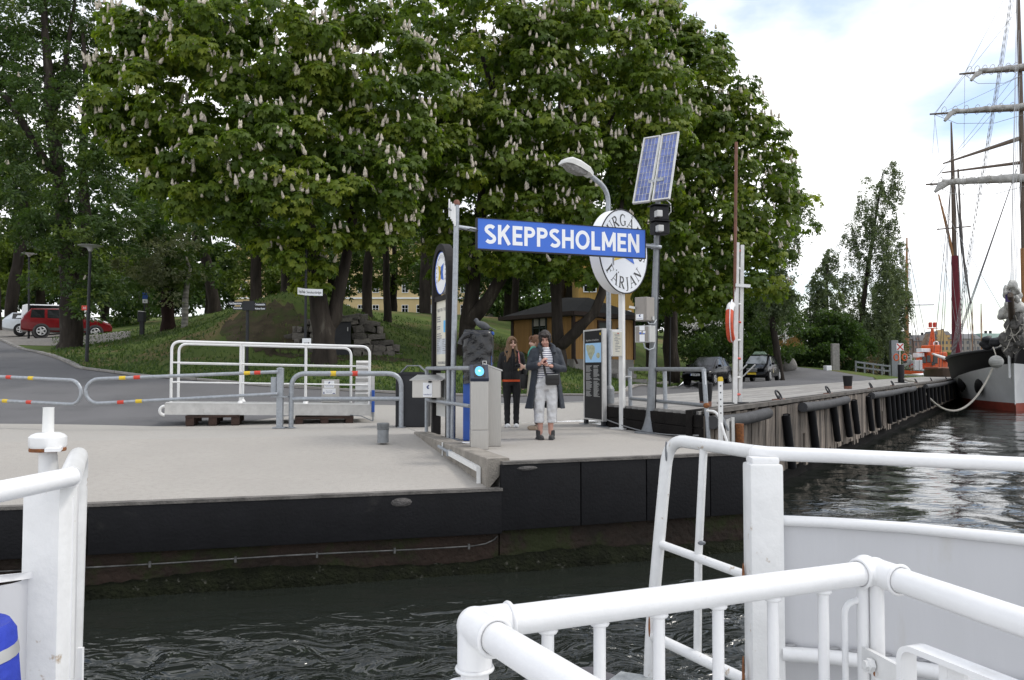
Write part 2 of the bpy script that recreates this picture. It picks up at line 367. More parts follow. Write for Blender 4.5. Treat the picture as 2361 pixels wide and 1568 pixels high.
class MB:
 def __init__(s):
  s.v = []; s.f = []; s.mi = []; s.m = 0
 def mt(s, i):
  s.m = i; return s
 def add(s, vs, fs):
  k = len(s.v)
  s.v.extend(Vector(a) for a in vs)
  for f in fs:
   s.f.append(tuple(i + k for i in f)); s.mi.append(s.m)
  return s
 def box(s, c, sz, R=None):
  if R is None: R = Matrix.Identity(3)
  elif not isinstance(R, Matrix): R = rotz(R)
  c = Vector(c); h = Vector(sz) / 2
  vs = [c + R @ Vector((x * h.x, y * h.y, z * h.z)) for z in (-1, 1) for y in (-1, 1) for x in (-1, 1)]
  return s.add(vs, [(0, 2, 3, 1), (4, 5, 7, 6), (0, 1, 5, 4), (2, 6, 7, 3), (0, 4, 6, 2), (1, 3, 7, 5)])
 def bbox(s, c, sz, R=None, b=.01):
  "box with chamfered edges (all twelve)"
  if R is None: R = Matrix.Identity(3)
  elif not isinstance(R, Matrix): R = rotz(R)
  bm = bmesh.new(); bmesh.ops.create_cube(bm, size=1)
  for v in bm.verts: v.co = Vector((v.co.x * sz[0], v.co.y * sz[1], v.co.z * sz[2]))
  bmesh.ops.bevel(bm, geom=bm.edges[:], offset=b, segments=2, profile=.6, affect='EDGES')
  bm.verts.index_update()
  c = Vector(c)
  s.add([c + R @ v.co for v in bm.verts], [tuple(v.index for v in f.verts) for f in bm.faces])
  bm.free(); return s
 def bar(s, p, q, w, h, up=(0, 0, 1)):
  p, q = Vector(p), Vector(q); d = (q - p); L = d.length; d.normalize()
  u = Vector(up); x = d.cross(u)
  if x.length < 1e-4: x = d.cross(Vector((1, 0, 0)))
  x.normalize(); u = x.cross(d).normalized()
  R = Matrix((d, x, u)).transposed()
  return s.box((p + q) / 2, (L, w, h), R)
 def tube(s, pts, r, seg=10, caps=True, closed=False):
  pts = [Vector(p) for p in pts]; n = len(pts)
  rr = r if isinstance(r, (list, tuple)) else [r] * n
  tang = []
  for i in range(n):
   if closed: t = pts[(i + 1) % n] - pts[i - 1]
   else: t = pts[min(i + 1, n - 1)] - pts[max(i - 1, 0)]
   tang.append(t.normalized() if t.length > 1e-9 else Vector((0, 0, 1)))
  t0 = tang[0]; a = Vector((0, 0, 1)) if abs(t0.z) < .9 else Vector((1, 0, 0))
  nx = t0.cross(a).normalized()
  vs = []; fs = []
  for i in range(n):
   nx = (nx - tang[i] * nx.dot(tang[i]))
   nx = nx.normalized() if nx.length > 1e-6 else tang[i].orthogonal().normalized()
   ny = tang[i].cross(nx)
   for k in range(seg):
    a = 2 * PI * k / seg
    vs.append(pts[i] + (nx * math.cos(a) + ny * math.sin(a)) * rr[i])
  m = n if closed else n - 1
  for i in range(m):
   j = (i + 1) % n
   for k in range(seg):
    l = (k + 1) % seg
    fs.append((i * seg + k, i * seg + l, j * seg + l, j * seg + k))
  if caps and not closed:
   fs.append(tuple(reversed(range(seg)))); fs.append(tuple((n - 1) * seg + k for k in range(seg)))
  return s.add(vs, fs)
 def lathe(s, c, prof, seg=16, M=None):
  c = Vector(c); vs = []; fs = []; n = len(prof)
  M = M or Matrix.Identity(3)
  for r, z in prof:
   for k in range(seg):
    a = 2 * PI * k / seg
    vs.append(c + M @ Vector((r * math.cos(a), r * math.sin(a), z)))
  for i in range(n - 1):
   for k in range(seg):
    l = (k + 1) % seg
    fs.append((i * seg + k, i * seg + l, (i + 1) * seg + l, (i + 1) * seg + k))
  if prof[0][0] > 1e-4: fs.append(tuple(reversed(range(seg))))
  if prof[-1][0] > 1e-4: fs.append(tuple((n - 1) * seg + k for k in range(seg)))
  return s.add(vs, fs)
 def prism(s, poly, M4, depth, z0=0.0):
  n = len(poly)
  vs = [M4 @ Vector((x, y, z0)) for x, y in poly] + [M4 @ Vector((x, y, z0 + depth)) for x, y in poly]
  fs = [tuple(reversed(range(n))), tuple(range(n, 2 * n))]
  for i in range(n):
   j = (i + 1) % n
   fs.append((i, j, n + j, n + i))
  return s.add(vs, fs)
 def rect(s, M4, x0, y0, x1, y1, z=0.0, depth=.002):
  return s.prism([(x0, y0), (x1, y0), (x1, y1), (x0, y1)], M4, depth, z)
 def disc(s, M4, cx, cy, r, z=0.0, depth=.002, seg=32, ry=None):
  ry = ry or r
  return s.prism([(cx + r * math.cos(2 * PI * k / seg), cy + ry * math.sin(2 * PI * k / seg)) for k in range(seg)], M4, depth, z)
 def ell(s, c, r, seg=14, rings=9, R=None):
  c = Vector(c); R = R or Matrix.Identity(3)
  vs = [c + R @ Vector((0, 0, -r[2]))]; fs = []
  for i in range(1, rings):
   t = -PI / 2 + PI * i / rings
   for k in range(seg):
    a = 2 * PI * k / seg
    vs.append(c + R @ Vector((r[0] * math.cos(t) * math.cos(a), r[1] * math.cos(t) * math.sin(a), r[2] * math.sin(t))))
  vs.append(c + R @ Vector((0, 0, r[2])))
  for k in range(seg):
   fs.append((0, 1 + (k + 1) % seg, 1 + k))
  for i in range(rings - 2):
   for k in range(seg):
    l = (k + 1) % seg; a = 1 + i * seg
    fs.append((a + k, a + l, a + seg + l, a + seg + k))
  a = 1 + (rings - 2) * seg; b = len(vs) - 1
  for k in range(seg):
   fs.append((a + k, a + (k + 1) % seg, b))
  return s.add(vs, fs)
 def rings(s, rg, seg=18, caps=True):
  "loft of horizontal ellipses (cx,cy,z,rx,ry)"
  vs = []; fs = []
  for cx, cy, z, rx, ry in rg:
   for k in range(seg):
    a = 2 * PI * k / seg
    vs.append((cx + rx * math.cos(a), cy + ry * math.sin(a), z))
  for i in range(len(rg) - 1):
   for k in range(seg):
    l = (k + 1) % seg
    fs.append((i * seg + k, i * seg + l, (i + 1) * seg + l, (i + 1) * seg + k))
  if caps:
   fs.append(tuple(reversed(range(seg)))); fs.append(tuple((len(rg) - 1) * seg + k for k in range(seg)))
  return s.add(vs, fs)
 def text(s, t, M4, size, x=0.0, y=0.0, align='L', width=None, depth=.0, z=.002, bold=0.0):
  v, f = text_mesh(t, bold)
  if not len(v): return s
  v = v * size
  w = v[:, 0].max() - v[:, 0].min(); x0 = v[:, 0].min()
  k = (width / w) if width else 1.0
  off = {'L': 0, 'C': -w * k / 2, 'R': -w * k}[align]
  return s.add([M4 @ Vector(((a[0] - x0) * k + off + x, a[1] + y, z)) for a in v], f)
 def build(s, name, m, parent=None, smooth=None, origin=None):
  return link_mesh(name, s.v, s.f, m, parent, smooth, s.mi, origin)

def link_mesh(name, v, f, m, parent=None, smooth=None, mi=None, origin=None):
 me = bpy.data.meshes.new(name)
 v = [Vector(a) for a in v]
 lo = Vector((min(a.x for a in v), min(a.y for a in v), min(a.z for a in v)))
 hi = Vector((max(a.x for a in v), max(a.y for a in v), max(a.z for a in v)))
 if origin is None:
  o = (lo + hi) / 2
  if parent is None: o.z = lo.z
 else:
  o = Vector(origin)
 if parent is not None:
  inv = world_m(parent).inverted()
  R = inv.to_3x3()
  me.from_pydata([R @ (a - o) for a in v], [], f)
  loc = inv @ o
 else:
  me.from_pydata([a - o for a in v], [], f)
  loc = o
 ms = m if isinstance(m, (list, tuple)) else [m]
 for x in ms: me.materials.append(x)
 if mi and len(ms) > 1: me.polygons.foreach_set('material_index', mi)
 bmx = bmesh.new(); bmx.from_mesh(me)
 bmesh.ops.recalc_face_normals(bmx, faces=bmx.faces[:])
 bmx.to_mesh(me); bmx.free()
 if smooth:
  me.polygons.foreach_set('use_smooth', [True] * len(me.polygons))
  me.set_sharp_from_angle(angle=math.radians(smooth))
 ob = bpy.data.objects.new(name, me)
 COL.objects.link(ob)
 if parent is not None: ob.parent = parent
 ob.location = loc
 return ob

def tag(o, label=None, cat=None, group=None, kind=None):
 if label: o['label'] = label
 if cat: o['category'] = cat
 if group: o['group'] = group
 if kind: o['kind'] = kind
 return o
def thing(name, label, cat, loc=(0, 0, 0), rz=0.0, group=None):
 o = bpy.data.objects.new(name, None)
 o.empty_display_size = .2
 COL.objects.link(o); o.location = loc; o.rotation_euler = (0, 0, rz)
 return tag(o, label, cat, group)
def copy_tree(o, parent=None):
 c = o.copy(); COL.objects.link(c)
 if parent is not None: c.parent = parent
 for ch in [x for x in bpy.data.objects if x.parent == o]:
  copy_tree(ch, c)
 return c
def inst(name, mesh, loc, parent, rot=(0, 0, 0), sc=(1, 1, 1)):
 "an object of its own sharing mesh data; loc in the frame of an unrotated parent at its own location"
 o = bpy.data.objects.new(name, mesh); COL.objects.link(o)
 o.parent = parent; o.location = loc; o.rotation_euler = rot; o.scale = sc
 return o
def fuse(mb, voxel, iters=3, fac=.5):
 "one continuous surface out of overlapping closed pieces"
 me = bpy.data.meshes.new('tmp'); me.from_pydata([tuple(a) for a in mb.v], [], mb.f)
 bm = bmesh.new(); bm.from_mesh(me); bmesh.ops.recalc_face_normals(bm, faces=bm.faces[:]); bm.to_mesh(me); bm.free()
 ob = bpy.data.objects.new('tmp', me); COL.objects.link(ob)
 r = ob.modifiers.new('r', 'REMESH'); r.mode = 'VOXEL'; r.voxel_size = voxel
 if iters:
  sm = ob.modifiers.new('s', 'SMOOTH'); sm.factor = fac; sm.iterations = iters
 dg = bpy.context.evaluated_depsgraph_get()
 m2 = bpy.data.meshes.new_from_object(ob.evaluated_get(dg))
 v = [a.co.copy() for a in m2.vertices]; f = [tuple(p.vertices) for p in m2.polygons]
 bpy.data.objects.remove(ob); bpy.data.meshes.remove(me); bpy.data.meshes.remove(m2)
 k = MB(); k.v = v; k.f = f; k.mi = [0] * len(f)
 return k
def arc(c, r, a0, a1, n, ex, ey):
 c = Vector(c); ex = Vector(ex); ey = Vector(ey)
 return [c + ex * (r * math.cos(a0 + (a1 - a0) * i / n)) + ey * (r * math.sin(a0 + (a1 - a0) * i / n)) for i in range(n + 1)]
def bend(pts, r, n=5):
 "polyline with rounded corners"
 pts = [Vector(p) for p in pts]; o = [pts[0]]
 for i in range(1, len(pts) - 1):
  a, b, c = pts[i - 1], pts[i], pts[i + 1]
  u = (a - b).normalized(); w = (c - b).normalized()
  rr = min(r, (a - b).length * .49, (c - b).length * .49)
  p, q = b + u * rr, b + w * rr
  for k in range(n + 1):
   t = k / n
   o.append(p * (1 - t) ** 2 + b * 2 * t * (1 - t) + q * t * t)
 o.append(pts[-1]); return o
# ------------------------------------------------------------------ site frame and terrain
U = Vector((.946, .324, 0)); VV = Vector((-.324, .946, 0))
A0 = Vector((-.126, 9.27, 0))
U2 = Vector((.970, .243, 0))
def AS(a, s, z=0.0):
 p = A0 + (U if a >= 0 else U2) * a + VV * s
 return Vector((p.x, p.y, z))
Q = Vector((.548, .836, 0)); N = Vector((-.836, .548, 0))
Q0 = Vector((2.92, 12.03, 0))
def TO(t, o, z=0.0):
 p = Q0 + Q * t + N * o
 return Vector((p.x, p.y, z))
DZ = .42
SL = 4.2
def t_start(o):
 return float(np.interp(o, [0, 2.47, 3.94], [0, 1.81, 4.79]))
def t_at(X, o=0.0):
 "parameter along the quay where print column X meets the line at offset o"
 k = (X - CX) / F
 b = Q0 + N * o
 return (k * b.y - b.x) / (Q.x - k * Q.y)

KERB = [(-900, 735, 95), (-400, 757, 62), (0, 783, 40), (100, 815, 31), (190, 850, 26.5), (330, 868, 24.5), (400, 872, 24), (600, 889, 23),
  (800, 900, 22.7), (940, 907, 22.5), (1150, 914, 22.5), (1350, 912, 23.5), (1430, 906, 28), (1520, 897, 36), (1565, 890, 43), (1600, 882, 49), (1640, 874, 54),
  (1720, 864, 61), (1821, 844, 64), (1900, 853, 60), (1960, 862, 58), (2018, 871, 57.5)]
_kx = [k[0] for k in KERB]; _kd = [k[2] for k in KERB]
def kd(X):
 return float(np.interp(X, _kx, _kd))
ctrl = []
lam = []
def cp(X, Y, d, l=6e-3):
 p = P(X, Y, d); ctrl.append((p.x, p.y, p.z)); lam.append(l)
for k in KERB: cp(*k, 1e-3)
for X, Y, d in [(160, 803, 35), (150, 781, 47.5), (30, 768, 56), (330, 776, 40), (387, 760, 38), (330, 741, 62), (494, 717, 42), (1000, 738, 80),
    (1000, 733, 118), (600, 728, 118), (1000, 800, 36), (1300, 838, 37), (1460, 838, 46),
    (1640, 842, 64), (1750, 842, 76), (1400, 780, 66), (500, 733, 95), (100, 742, 95), (-300, 738, 80), (1500, 770, 110),
    (1900, 847, 80), (2050, 850, 85), (2200, 850, 95), (1640, 885, 43), (1750, 877, 48), (1500, 846, 64), (748, 836, 27), (1300, 870, 29)]:
 cp(X, Y, d)
for x, y, z in [(-20, 13, 0), (-20, 15, 0), (-12, 13, 0), (-12, 15, .02), (-6, 13, 0), (-6, 15, 0), (0, 13, 0), (0, 15.5, 0), (1.5, 16, .02), (-2, 15, 0), (-9, 18.5, .27),
    (-14, 19, .40), (-20, 22, .9), (-4, 18, .10), (0, 18, .09), (0, 20.2, .2), (-3.4, 20, .18), (2.25, 18.2, .28), (9, 29.4, .38), (16.4, 41, .38), (25, 55, .38), (38, 76, .38), (-35, 30, 2.4), (-60, 60, 4.5)]:
 ctrl.append((x, y, z)); lam.append(1e-4)
CT = np.array(ctrl)
def _phi(r2):
 return np.where(r2 > 1e-9, .5 * r2 * np.log(r2 + 1e-12), 0)
_n = len(CT); _sc = 20.0
_xy = CT[:, :2] / _sc
_K = _phi(((_xy[:, None] - _xy[None]) ** 2).sum(-1)) + np.diag(lam)
_Pm = np.hstack([np.ones((_n, 1)), _xy])
_Am = np.vstack([np.hstack([_K, _Pm]), np.hstack([_Pm.T, np.zeros((3, 3))])])
_w = np.linalg.solve(_Am, np.concatenate([CT[:, 2], np.zeros(3)]))
def Hn(x, y):
 x = np.asarray(x, float); y = np.asarray(y, float)
 q = np.stack([x.ravel(), y.ravel()], 1) / _sc
 r = _phi(((q[:, None] - _xy[None]) ** 2).sum(-1)) @ _w[:_n] + _w[_n] + q @ _w[_n + 1:]
 r = r.reshape(x.shape)
 m = 2.0 * np.exp(-((x + 9.3) / 3.7) ** 2 - ((y - 34.2) / 4.2) ** 2)
 sx_ = np.clip((x + 9.7) / 1.0, 0, 1); sy_ = np.clip((y - 29.3) / 1.4, 0, 1)
 m = m * (1 - sx_ * (1 - sy_))
 return r + m
def H(x, y):
 return float(Hn(np.array([x]), np.array([y]))[0])
def on(X, d, dz=0.0):
 "point on the ground under print column X at depth d"
 x = XD(X, d)
 return Vector((x, d, H(x, d) + dz))

def sheet(name, xs, d0, d1, nd, m, label=None, dz=0.0, power=1.0, smooth=True, zf=None):
 "terrain sheet: columns of directions xs, depths d0(X)..d1(X)"
 xs = np.array(xs, float); t = np.linspace(0, 1, nd) ** power
 a = np.array([d0(x) for x in xs]); b = np.array([max(d1(x), d0(x) + .01) for x in xs])
 D = a[:, None] + (b - a)[:, None] * t[None]
 X = (xs[:, None] - CX) / F / _CP * D
 Z = Hn(X, D) + dz
 if zf is not None: Z = zf(X, D, Z)
 nx = len(xs)
 v = np.stack([X, D, Z], -1).reshape(-1, 3)
 i = np.arange(nx - 1)[:, None] * nd + np.arange(nd - 1)[None]
 f = np.stack([i, i + nd, i + nd + 1, i + 1], -1).reshape(-1, 4)
 me = np_mesh(name, v, f, m, smooth)
 ob = bpy.data.objects.new(name, me); COL.objects.link(ob)
 tag(ob, kind='structure')
 return ob
def np_mesh(name, v, f, m, smooth=False, tint=None):
 me = bpy.data.meshes.new(name)
 v = np.ascontiguousarray(v, dtype=np.float32); f = np.ascontiguousarray(f, dtype=np.int32)
 nv, nf, k = len(v), len(f), f.shape[1]
 me.vertices.add(nv); me.vertices.foreach_set('co', v.ravel())
 me.loops.add(nf * k); me.loops.foreach_set('vertex_index', f.ravel())
 me.polygons.add(nf)
 me.polygons.foreach_set('loop_start', np.arange(0, nf * k, k, dtype=np.int32))
 me.polygons.foreach_set('loop_total', np.full(nf, k, dtype=np.int32))
 if smooth: me.polygons.foreach_set('use_smooth', np.ones(nf, dtype=bool))
 me.update(calc_edges=True)
 for x in (m if isinstance(m, (list, tuple)) else [m]): me.materials.append(x)
 if tint is not None:
  at = me.attributes.new('tint', 'FLOAT', 'POINT')
  at.data.foreach_set('value', np.ascontiguousarray(tint, dtype=np.float32))
 return me

def apron_near(X):
 "back line of ramp (left) and platform (right)"
 k = (X - CX) / F
 def hit(p, d):
  t = (k * p.y - p.x) / (d.x - k * d.y); return (p + d * t)
 p = hit(AS(0, SL), U2)
 if p.x < AS(0, SL).x: return p.y - .02
 p = hit(AS(0, SL), VV)
 if p.y < AS(0, 6.2).y and p.y > 13.2: return p.y - .02
 return hit(AS(0, 6.2), U).y - .02
def apron_far(X):
 return max(float(np.interp(X, [-900, 0, 380, 560, 700, 870, 1165, 1345, 1420], [15.2, 15.1, 14.9, 15.8, 17.5, 20, 20.2, 19.3, 18.2])), apron_near(X) + .1)
def road_near(X):
 if X < 1412: return apron_far(X) - .05
 t = t_at(X, 3.9)
 return Q0.y + Q.y * t + N.y * 3.9 - .25
cols = list(range(-900, 2019, 22))
sheet('apron', [x for x in range(-900, 1425, 15)], apron_near, apron_far, 14, M_CONC, dz=-.003)
sheet('road', cols + [2018], road_near, lambda X: kd(X) + .05, 40, M_ASPHALT, dz=-.006)
def grass_far(X):
 return float(np.interp(X, [-900, 1850, 2020, 2240], [150, 150, 78, 84]))
def grass_near(X):
 if X <= 2018: return kd(X)
 return road_near(X)
sheet('lawn', list(range(-900, 2240, 14)), grass_near, grass_far, 130, M_GRASS, power=1.7)
# white line where the apron meets the road
sheet('road_line', range(1150, 1352, 10), lambda X: apron_far(X) - .02, lambda X: apron_far(X) + .16, 3, M_PAINT, dz=.006)
sheet('parking_area', range(-300, 306, 20), lambda X: max(kd(X) + .5, 37.2 + max(0, X - 200) * .012), lambda X: 61 - max(0, X - 60) * .075, 14, M_GRAVEL, dz=.02)
sheet('gravel_path', range(1440, 1640, 12), lambda X: float(np.interp(X, [1440, 1640], [52, 52])), lambda X: float(np.interp(X, [1440, 1640], [57, 56])), 6, M_GRAVEL, dz=.03)
sheet('stone_path', range(1412, 1580, 12), lambda X: float(np.interp(X, [1412, 1470, 1580], [36, 37.4, 45.6])), lambda X: float(np.interp(X, [1412, 1470, 1580], [37.4, 39.2, 46.8])), 6, M_GRAVEL, dz=.03)
_bs = lambda X: max(0, 1 - ((X - 610) / 105.0) ** 2) ** .6
sheet('bare_soil', range(506, 716, 6), lambda X: 30.6 - 2.0 * _bs(X) + .25 * math.sin(X * .21) + .15 * math.sin(X * .5), lambda X: 30.6 + 2.0 * _bs(X) + .3 * math.sin(X * .17 + 1) + .15 * math.sin(X * .43), 26, M_SOIL, dz=.02)
sheet('foot_soil', range(640, 960, 8), lambda X: 27.9 + .3 * math.sin(X * .11) + abs(X - 800) * .004, lambda X: 29.5 + .1 * math.sin(X * .3), 10, M_SOIL, dz=.02)

# grass blades near the kerb and on the mound: nobody could count them
def grass_tufts():
 n = 26000
 X = NP.uniform(120, 1580, n); u = NP.uniform(0, 1, n) ** 1.8
 k = np.interp(X, _kx, _kd) + .12
 d = k + u * 22
 x = (X - CX) / F / _CP * d
 keep = ~((np.abs(x + 9.0) < 2.6) & (np.abs(d - 30) < 2.4) & (NP.uniform(0, 1, n) < .8))
 x, d = x[keep], d[keep]; n = len(x)
 z = Hn(x, d)
 h = NP.uniform(.05, .13, n); a = NP.uniform(0, 2 * PI, n); w = NP.uniform(.02, .045, n)
 lx = NP.normal(0, .04, n); ly = NP.normal(0, .04, n)
 v = np.stack([np.stack([x - np.cos(a) * w, d - np.sin(a) * w, z - .01], 1), np.stack([x + np.cos(a) * w, d + np.sin(a) * w, z - .01], 1),
     np.stack([x + lx, d + ly, z + h], 1)], 1).reshape(-1, 3)
 f = np.arange(n * 3).reshape(-1, 3)
 me = np_mesh('grass_tufts', v, f, M_LEAF2, tint=np.repeat(NP.uniform(.0, .9, n), 3))
 ob = bpy.data.objects.new('grass_tufts', me); COL.objects.link(ob)
 tag(ob, 'short blades of grass on the lawn behind the road kerb', 'grass', kind='stuff')
grass_tufts()

# ------------------------------------------------------------------ water
def water():
 az = np.concatenate([np.linspace(-1.25, -.62, 60), np.linspace(-.615, .615, 320), np.linspace(.62, 1.25, 60)])
 r = np.concatenate([np.geomspace(1.0, 14, 200), np.geomspace(14.2, 70, 150), np.geomspace(72, 2500, 50)])
 Ra, Aa = np.meshgrid(r, az, indexing='ij')
 x = Ra * np.sin(Aa); y = Ra * np.cos(Aa)
 z = np.zeros_like(x)
 rg = np.random.default_rng(5)
 for i in range(46):
  lam = rg.uniform(.42, 1.3) if i > 8 else rg.uniform(1.5, 3.0)
  th = rg.normal(1.25, .75)
  kx, ky = math.cos(th) * 2 * PI / lam, math.sin(th) * 2 * PI / lam
  ph = rg.uniform(0, 2 * PI)
  amp = .0078 * lam ** .9
  s = np.sin(kx * x + ky * y + ph + .9 * np.sin(.55 * x * math.sin(th) - .4 * y + ph * 2))
  lim = lam * 55
  z += amp * (s - .25 * np.cos(2 * (kx * x + ky * y + ph))) * np.clip((lim - Ra) / (lim * .4), 0, 1)
 # calmer in the lee under the landing wall
 rel = (x - A0.x) * VV.x + (y - A0.y) * VV.y
 lee = np.clip((-.4 - rel) / 2.0, 0.12, 1.0)
 lat = (x - A0.x) * U.x + (y - A0.y) * U.y
 lee = np.where(lat > 4.2, np.maximum(lee * np.clip(1 - (lat - 4.2) / 4, .3, 1), np.clip((lat - 4.2) / 3, .10, .28)), lee)
 z = z * lee - 1.28
 v = np.stack([x, y, z], -1).reshape(-1, 3)
 na = len(az); i = np.arange(len(r) - 1)[:, None] * na + np.arange(na - 1)[None]
 f = np.stack([i, i + na, i + na + 1, i + 1], -1).reshape(-1, 4)
 m = bpy.data.materials.new('harbour_water'); m.use_nodes = True
 t = m.node_tree; b = t.nodes['Principled BSDF']
 b.inputs['Base Color'].default_value = (.016, .019, .016, 1)
 b.inputs['Roughness'].default_value = .04; b.inputs['IOR'].default_value = 1.48; b.inputs['Specular IOR Level'].default_value = .5
 g = t.nodes.new('ShaderNodeNewGeometry')
 mp = t.nodes.new('ShaderNodeMapping'); mp.inputs['Scale'].default_value = (1.0, 1.9, 1); mp.inputs['Rotation'].default_value = (0, 0, .2)
 n = t.nodes.new('ShaderNodeTexNoise'); n.inputs['Scale'].default_value = 2.7; n.inputs['Detail'].default_value = 3.0; n.inputs['Roughness'].default_value = .5
 n.inputs['Distortion'].default_value = .6
 bp = t.nodes.new('ShaderNodeBump'); bp.inputs['Distance'].default_value = .19
 ch = t.nodes.new('ShaderNodeAttribute'); ch.attribute_name = 'tint'; t.links.new(ch.outputs['Fac'], bp.inputs['Strength'])
 t.links.new(g.outputs['Position'], mp.inputs[0]); t.links.new(mp.outputs[0], n.inputs['Vector'])
 t.links.new(n.outputs[0], bp.inputs['Height']); t.links.new(bp.outputs[0], b.inputs['Normal'])
 me = np_mesh('water', v, f, m, True, tint=np.where(lat > 4.2, np.clip(.5 - (lat - 4.2) * .12, .07, .5), np.clip(lee, .05, 1)).ravel())
 ob = bpy.data.objects.new('water', me); COL.objects.link(ob); tag(ob, kind='structure')
water()

# ------------------------------------------------------------------ landing: platform, ramp, quay front
def landing():
 mb = MB()
 # platform slab
 a1 = 3.75
 top = [AS(0, 0), AS(a1, 0), AS(a1, 6.2), AS(0, 6.2)]
 vs = [p + Vector((0, 0, -.001)) for p in top] + [p + VV * .002 + Vector((0, 0, -.38)) for p in top]
 mb.add(vs, [(0, 1, 2, 3), (7, 6, 5, 4), (0, 4, 5, 1), (1, 5, 6, 2), (2, 6, 7, 3), (3, 7, 4, 0)])
 plat = mb.build('landing_platform', M_CONC2, origin=(0, 0, 0)); tag(plat, kind='structure')
 # low kerb wall along the step
 mb = MB()
 n = 24
 vs = []; fs = []
 for i in range(n + 1):
  s = SL * i / n
  zr = -.31 * (1 - s / SL)
  h = .035
  for a, z in ((-.16, zr - .02), (-.16, max(zr + .02, h - .01)), (-.15, h), (.10, h), (.115, .0 - .02)):
   p = AS(a, s + .012); vs.append((p.x, p.y, z))
 for i in range(n):
  for k in range(4):
   fs.append((i * 5 + k, i * 5 + k + 1, i * 5 + 6 + k, i * 5 + 5 + k))
 fs.append((0, 1, 2, 3, 4)); fs.append(tuple(n * 5 + k for k in range(5)))
 mb.add(vs, fs)
 k = mb.build('step_kerb', M_CURB, plat, smooth=30)
 # ramp
 mb = MB(); L = 22
 vs = []; fs = []; nn = 14
 for i in range(nn + 1):
  s = SL * i / nn
  for j in range(25):
   a = -.14 - (L - .14) * (j / 24) ** 1.5
   p = AS(a, s); vs.append((p.x, p.y, -.31 * (1 - s / SL) + .004 * math.sin(3 * a + 2 * s)))
 for i in range(nn):
  for j in range(24):
   fs.append((i * 25 + j, i * 25 + j + 1, i * 25 + 26 + j, i * 25 + 25 + j))
 mb.add(vs, fs)
 r = mb.build('landing_ramp', M_CONC2, smooth=60, origin=(0, 0, 0)); tag(r, kind='structure')
 # front wall below
 mb = MB()
 for p0, p1, uu in ((AS(-22, .05), AS(-.001, .05), U2), (AS(0, .05), AS(a1, .05), U)):
  mid = (p0 + p1) / 2
  mb.box((mid.x + VV.x * .2, mid.y + VV.y * .2, -1.42), ((p1 - p0).length, .4, 1.2), math.atan2(uu.y, uu.x))
 # pier side wall to the right, under the platform edge
 q0, q1 = AS(a1, .05), AS(a1, 2.2)
 mid = (q0 + q1) / 2
 mb.box((mid.x - U.x * .15, mid.y - U.y * .15, -1.2), (.3, (q1 - q0).length, 2.3), math.atan2(U.y, U.x))
 w = mb.build('quay_front_wall', M_QWALL, origin=(0, 0, 0)); tag(w, kind='structure')
 # moss band with uneven lower lip
 rn = random.Random(3)
 vs = []; fs = []; n = 240
 for i in range(n + 1):
  a = -22 + (a1 + 22) * i / n
  h = -.01 + .04 * math.sin(a * 1.7) + rn.uniform(-.02, .02)
  for off, z in ((.0, -1.10 + h), (-.045 - rn.uniform(0, .04), -1.17), (-.07 - rn.uniform(0, .05), -1.34)):
   p = AS(a, off); vs.append((p.x, p.y, z))
 for i in range(n):
  for k in range(2): fs.append((i * 3 + k, i * 3 + 3 + k, i * 3 + 4 + k, i * 3 + 1 + k))
 MB().add(vs, fs).build('tide_moss', M_MOSS, w, smooth=60)
 # black rubber panels
 ang = math.atan2(U.y, U.x); ang2 = math.atan2(U2.y, U2.x)
 def panel(a0, a1_, zt, zb, lab=None):
  m = MB(); c = AS((a0 + a1_) / 2, -.035)
  m.bbox((c.x, c.y, (zt + zb) / 2), (a1_ - a0 - .012, .07, zt - zb), ang if a1_ > .01 else ang2, .012)
  o = m.build('rubber_panel', M_RUBBER, w, smooth=30)
  return o
 for a0, a1_ in ((-.03, .99), (.99, 1.88), (1.88, 2.8), (2.8, 3.76)):
  panel(a0, a1_, -.035, -.80)
 a = 0.0
 for ln in (4.4, 3.8, 3.6, 4.2, 4.0):
  panel(a - ln, a, -.335, -.83); a -= ln
 # timber and steel edging between concrete and rubber
 m = MB()
 m.bar(AS(.0, -.02, -.016), AS(3.75, -.02, -.016), .12, .034)
 m.build('edge_strip', mat('edge_strip_grey', (.20, .185, .17), .9, var=.3, scale=4, world=True, bump=.4), w)
 m = MB(); m.bar(AS(-21.9, -.02, -.318), AS(-.001, -.02, -.318), .12, .034)
 m.build('edge_strip', MATS['edge_strip_grey'], w)
 # broken bite out of the rubber with grey backing
 m = MB(); m.ell(AS(-1.18, -.062, -.42), (.13, .03, .055), 12, 6, rotz(ang2)); m.build('torn_rubber', mat('torn_rubber_grey', (.15, .14, .135), .9, var=.3, scale=12, bump=.6), w, smooth=50)
 m = MB(); m.ell(AS(.3, -.062, -.085), (.14, .03, .03), 12, 6, rotz(ang)); m.build('torn_rubber', MATS['torn_rubber_grey'], w, smooth=50)
 # pipe clamped along the wall
 m = MB(); pts = [AS(a, -.05, -.955 + .006 * math.sin(a * 2)) for a in np.linspace(-20, -.35, 60)] + [AS(-.2, -.05, -.94), AS(-.1, -.05, -.90), AS(-.06, -.05, -.86)]
 m.tube(pts, .0095, 6)
 pp = m.build('wall_pipe', mat('dull_pipe', (.16, .16, .155), .7, .1, var=.5, scale=5), w, smooth=60)
 for a in np.arange(-14, -.3, .85):
  m = MB(); m.box(AS(a, -.05, -.96), (.022, .035, .06), ang2); m.build('pipe_clip', MATS['dull_pipe'], w)
 # white conduit along the step, with galvanised end and post
 m = MB()
 m.bar(AS(-.185, 1.75, -.07), AS(-.185, .32, -.12), .05, .06)
 m.bar(AS(-.185, .30, -.10), AS(-.185, .30, -.325), .05, .05)
 con = m.build('white_conduit', M_WPOST, plat)
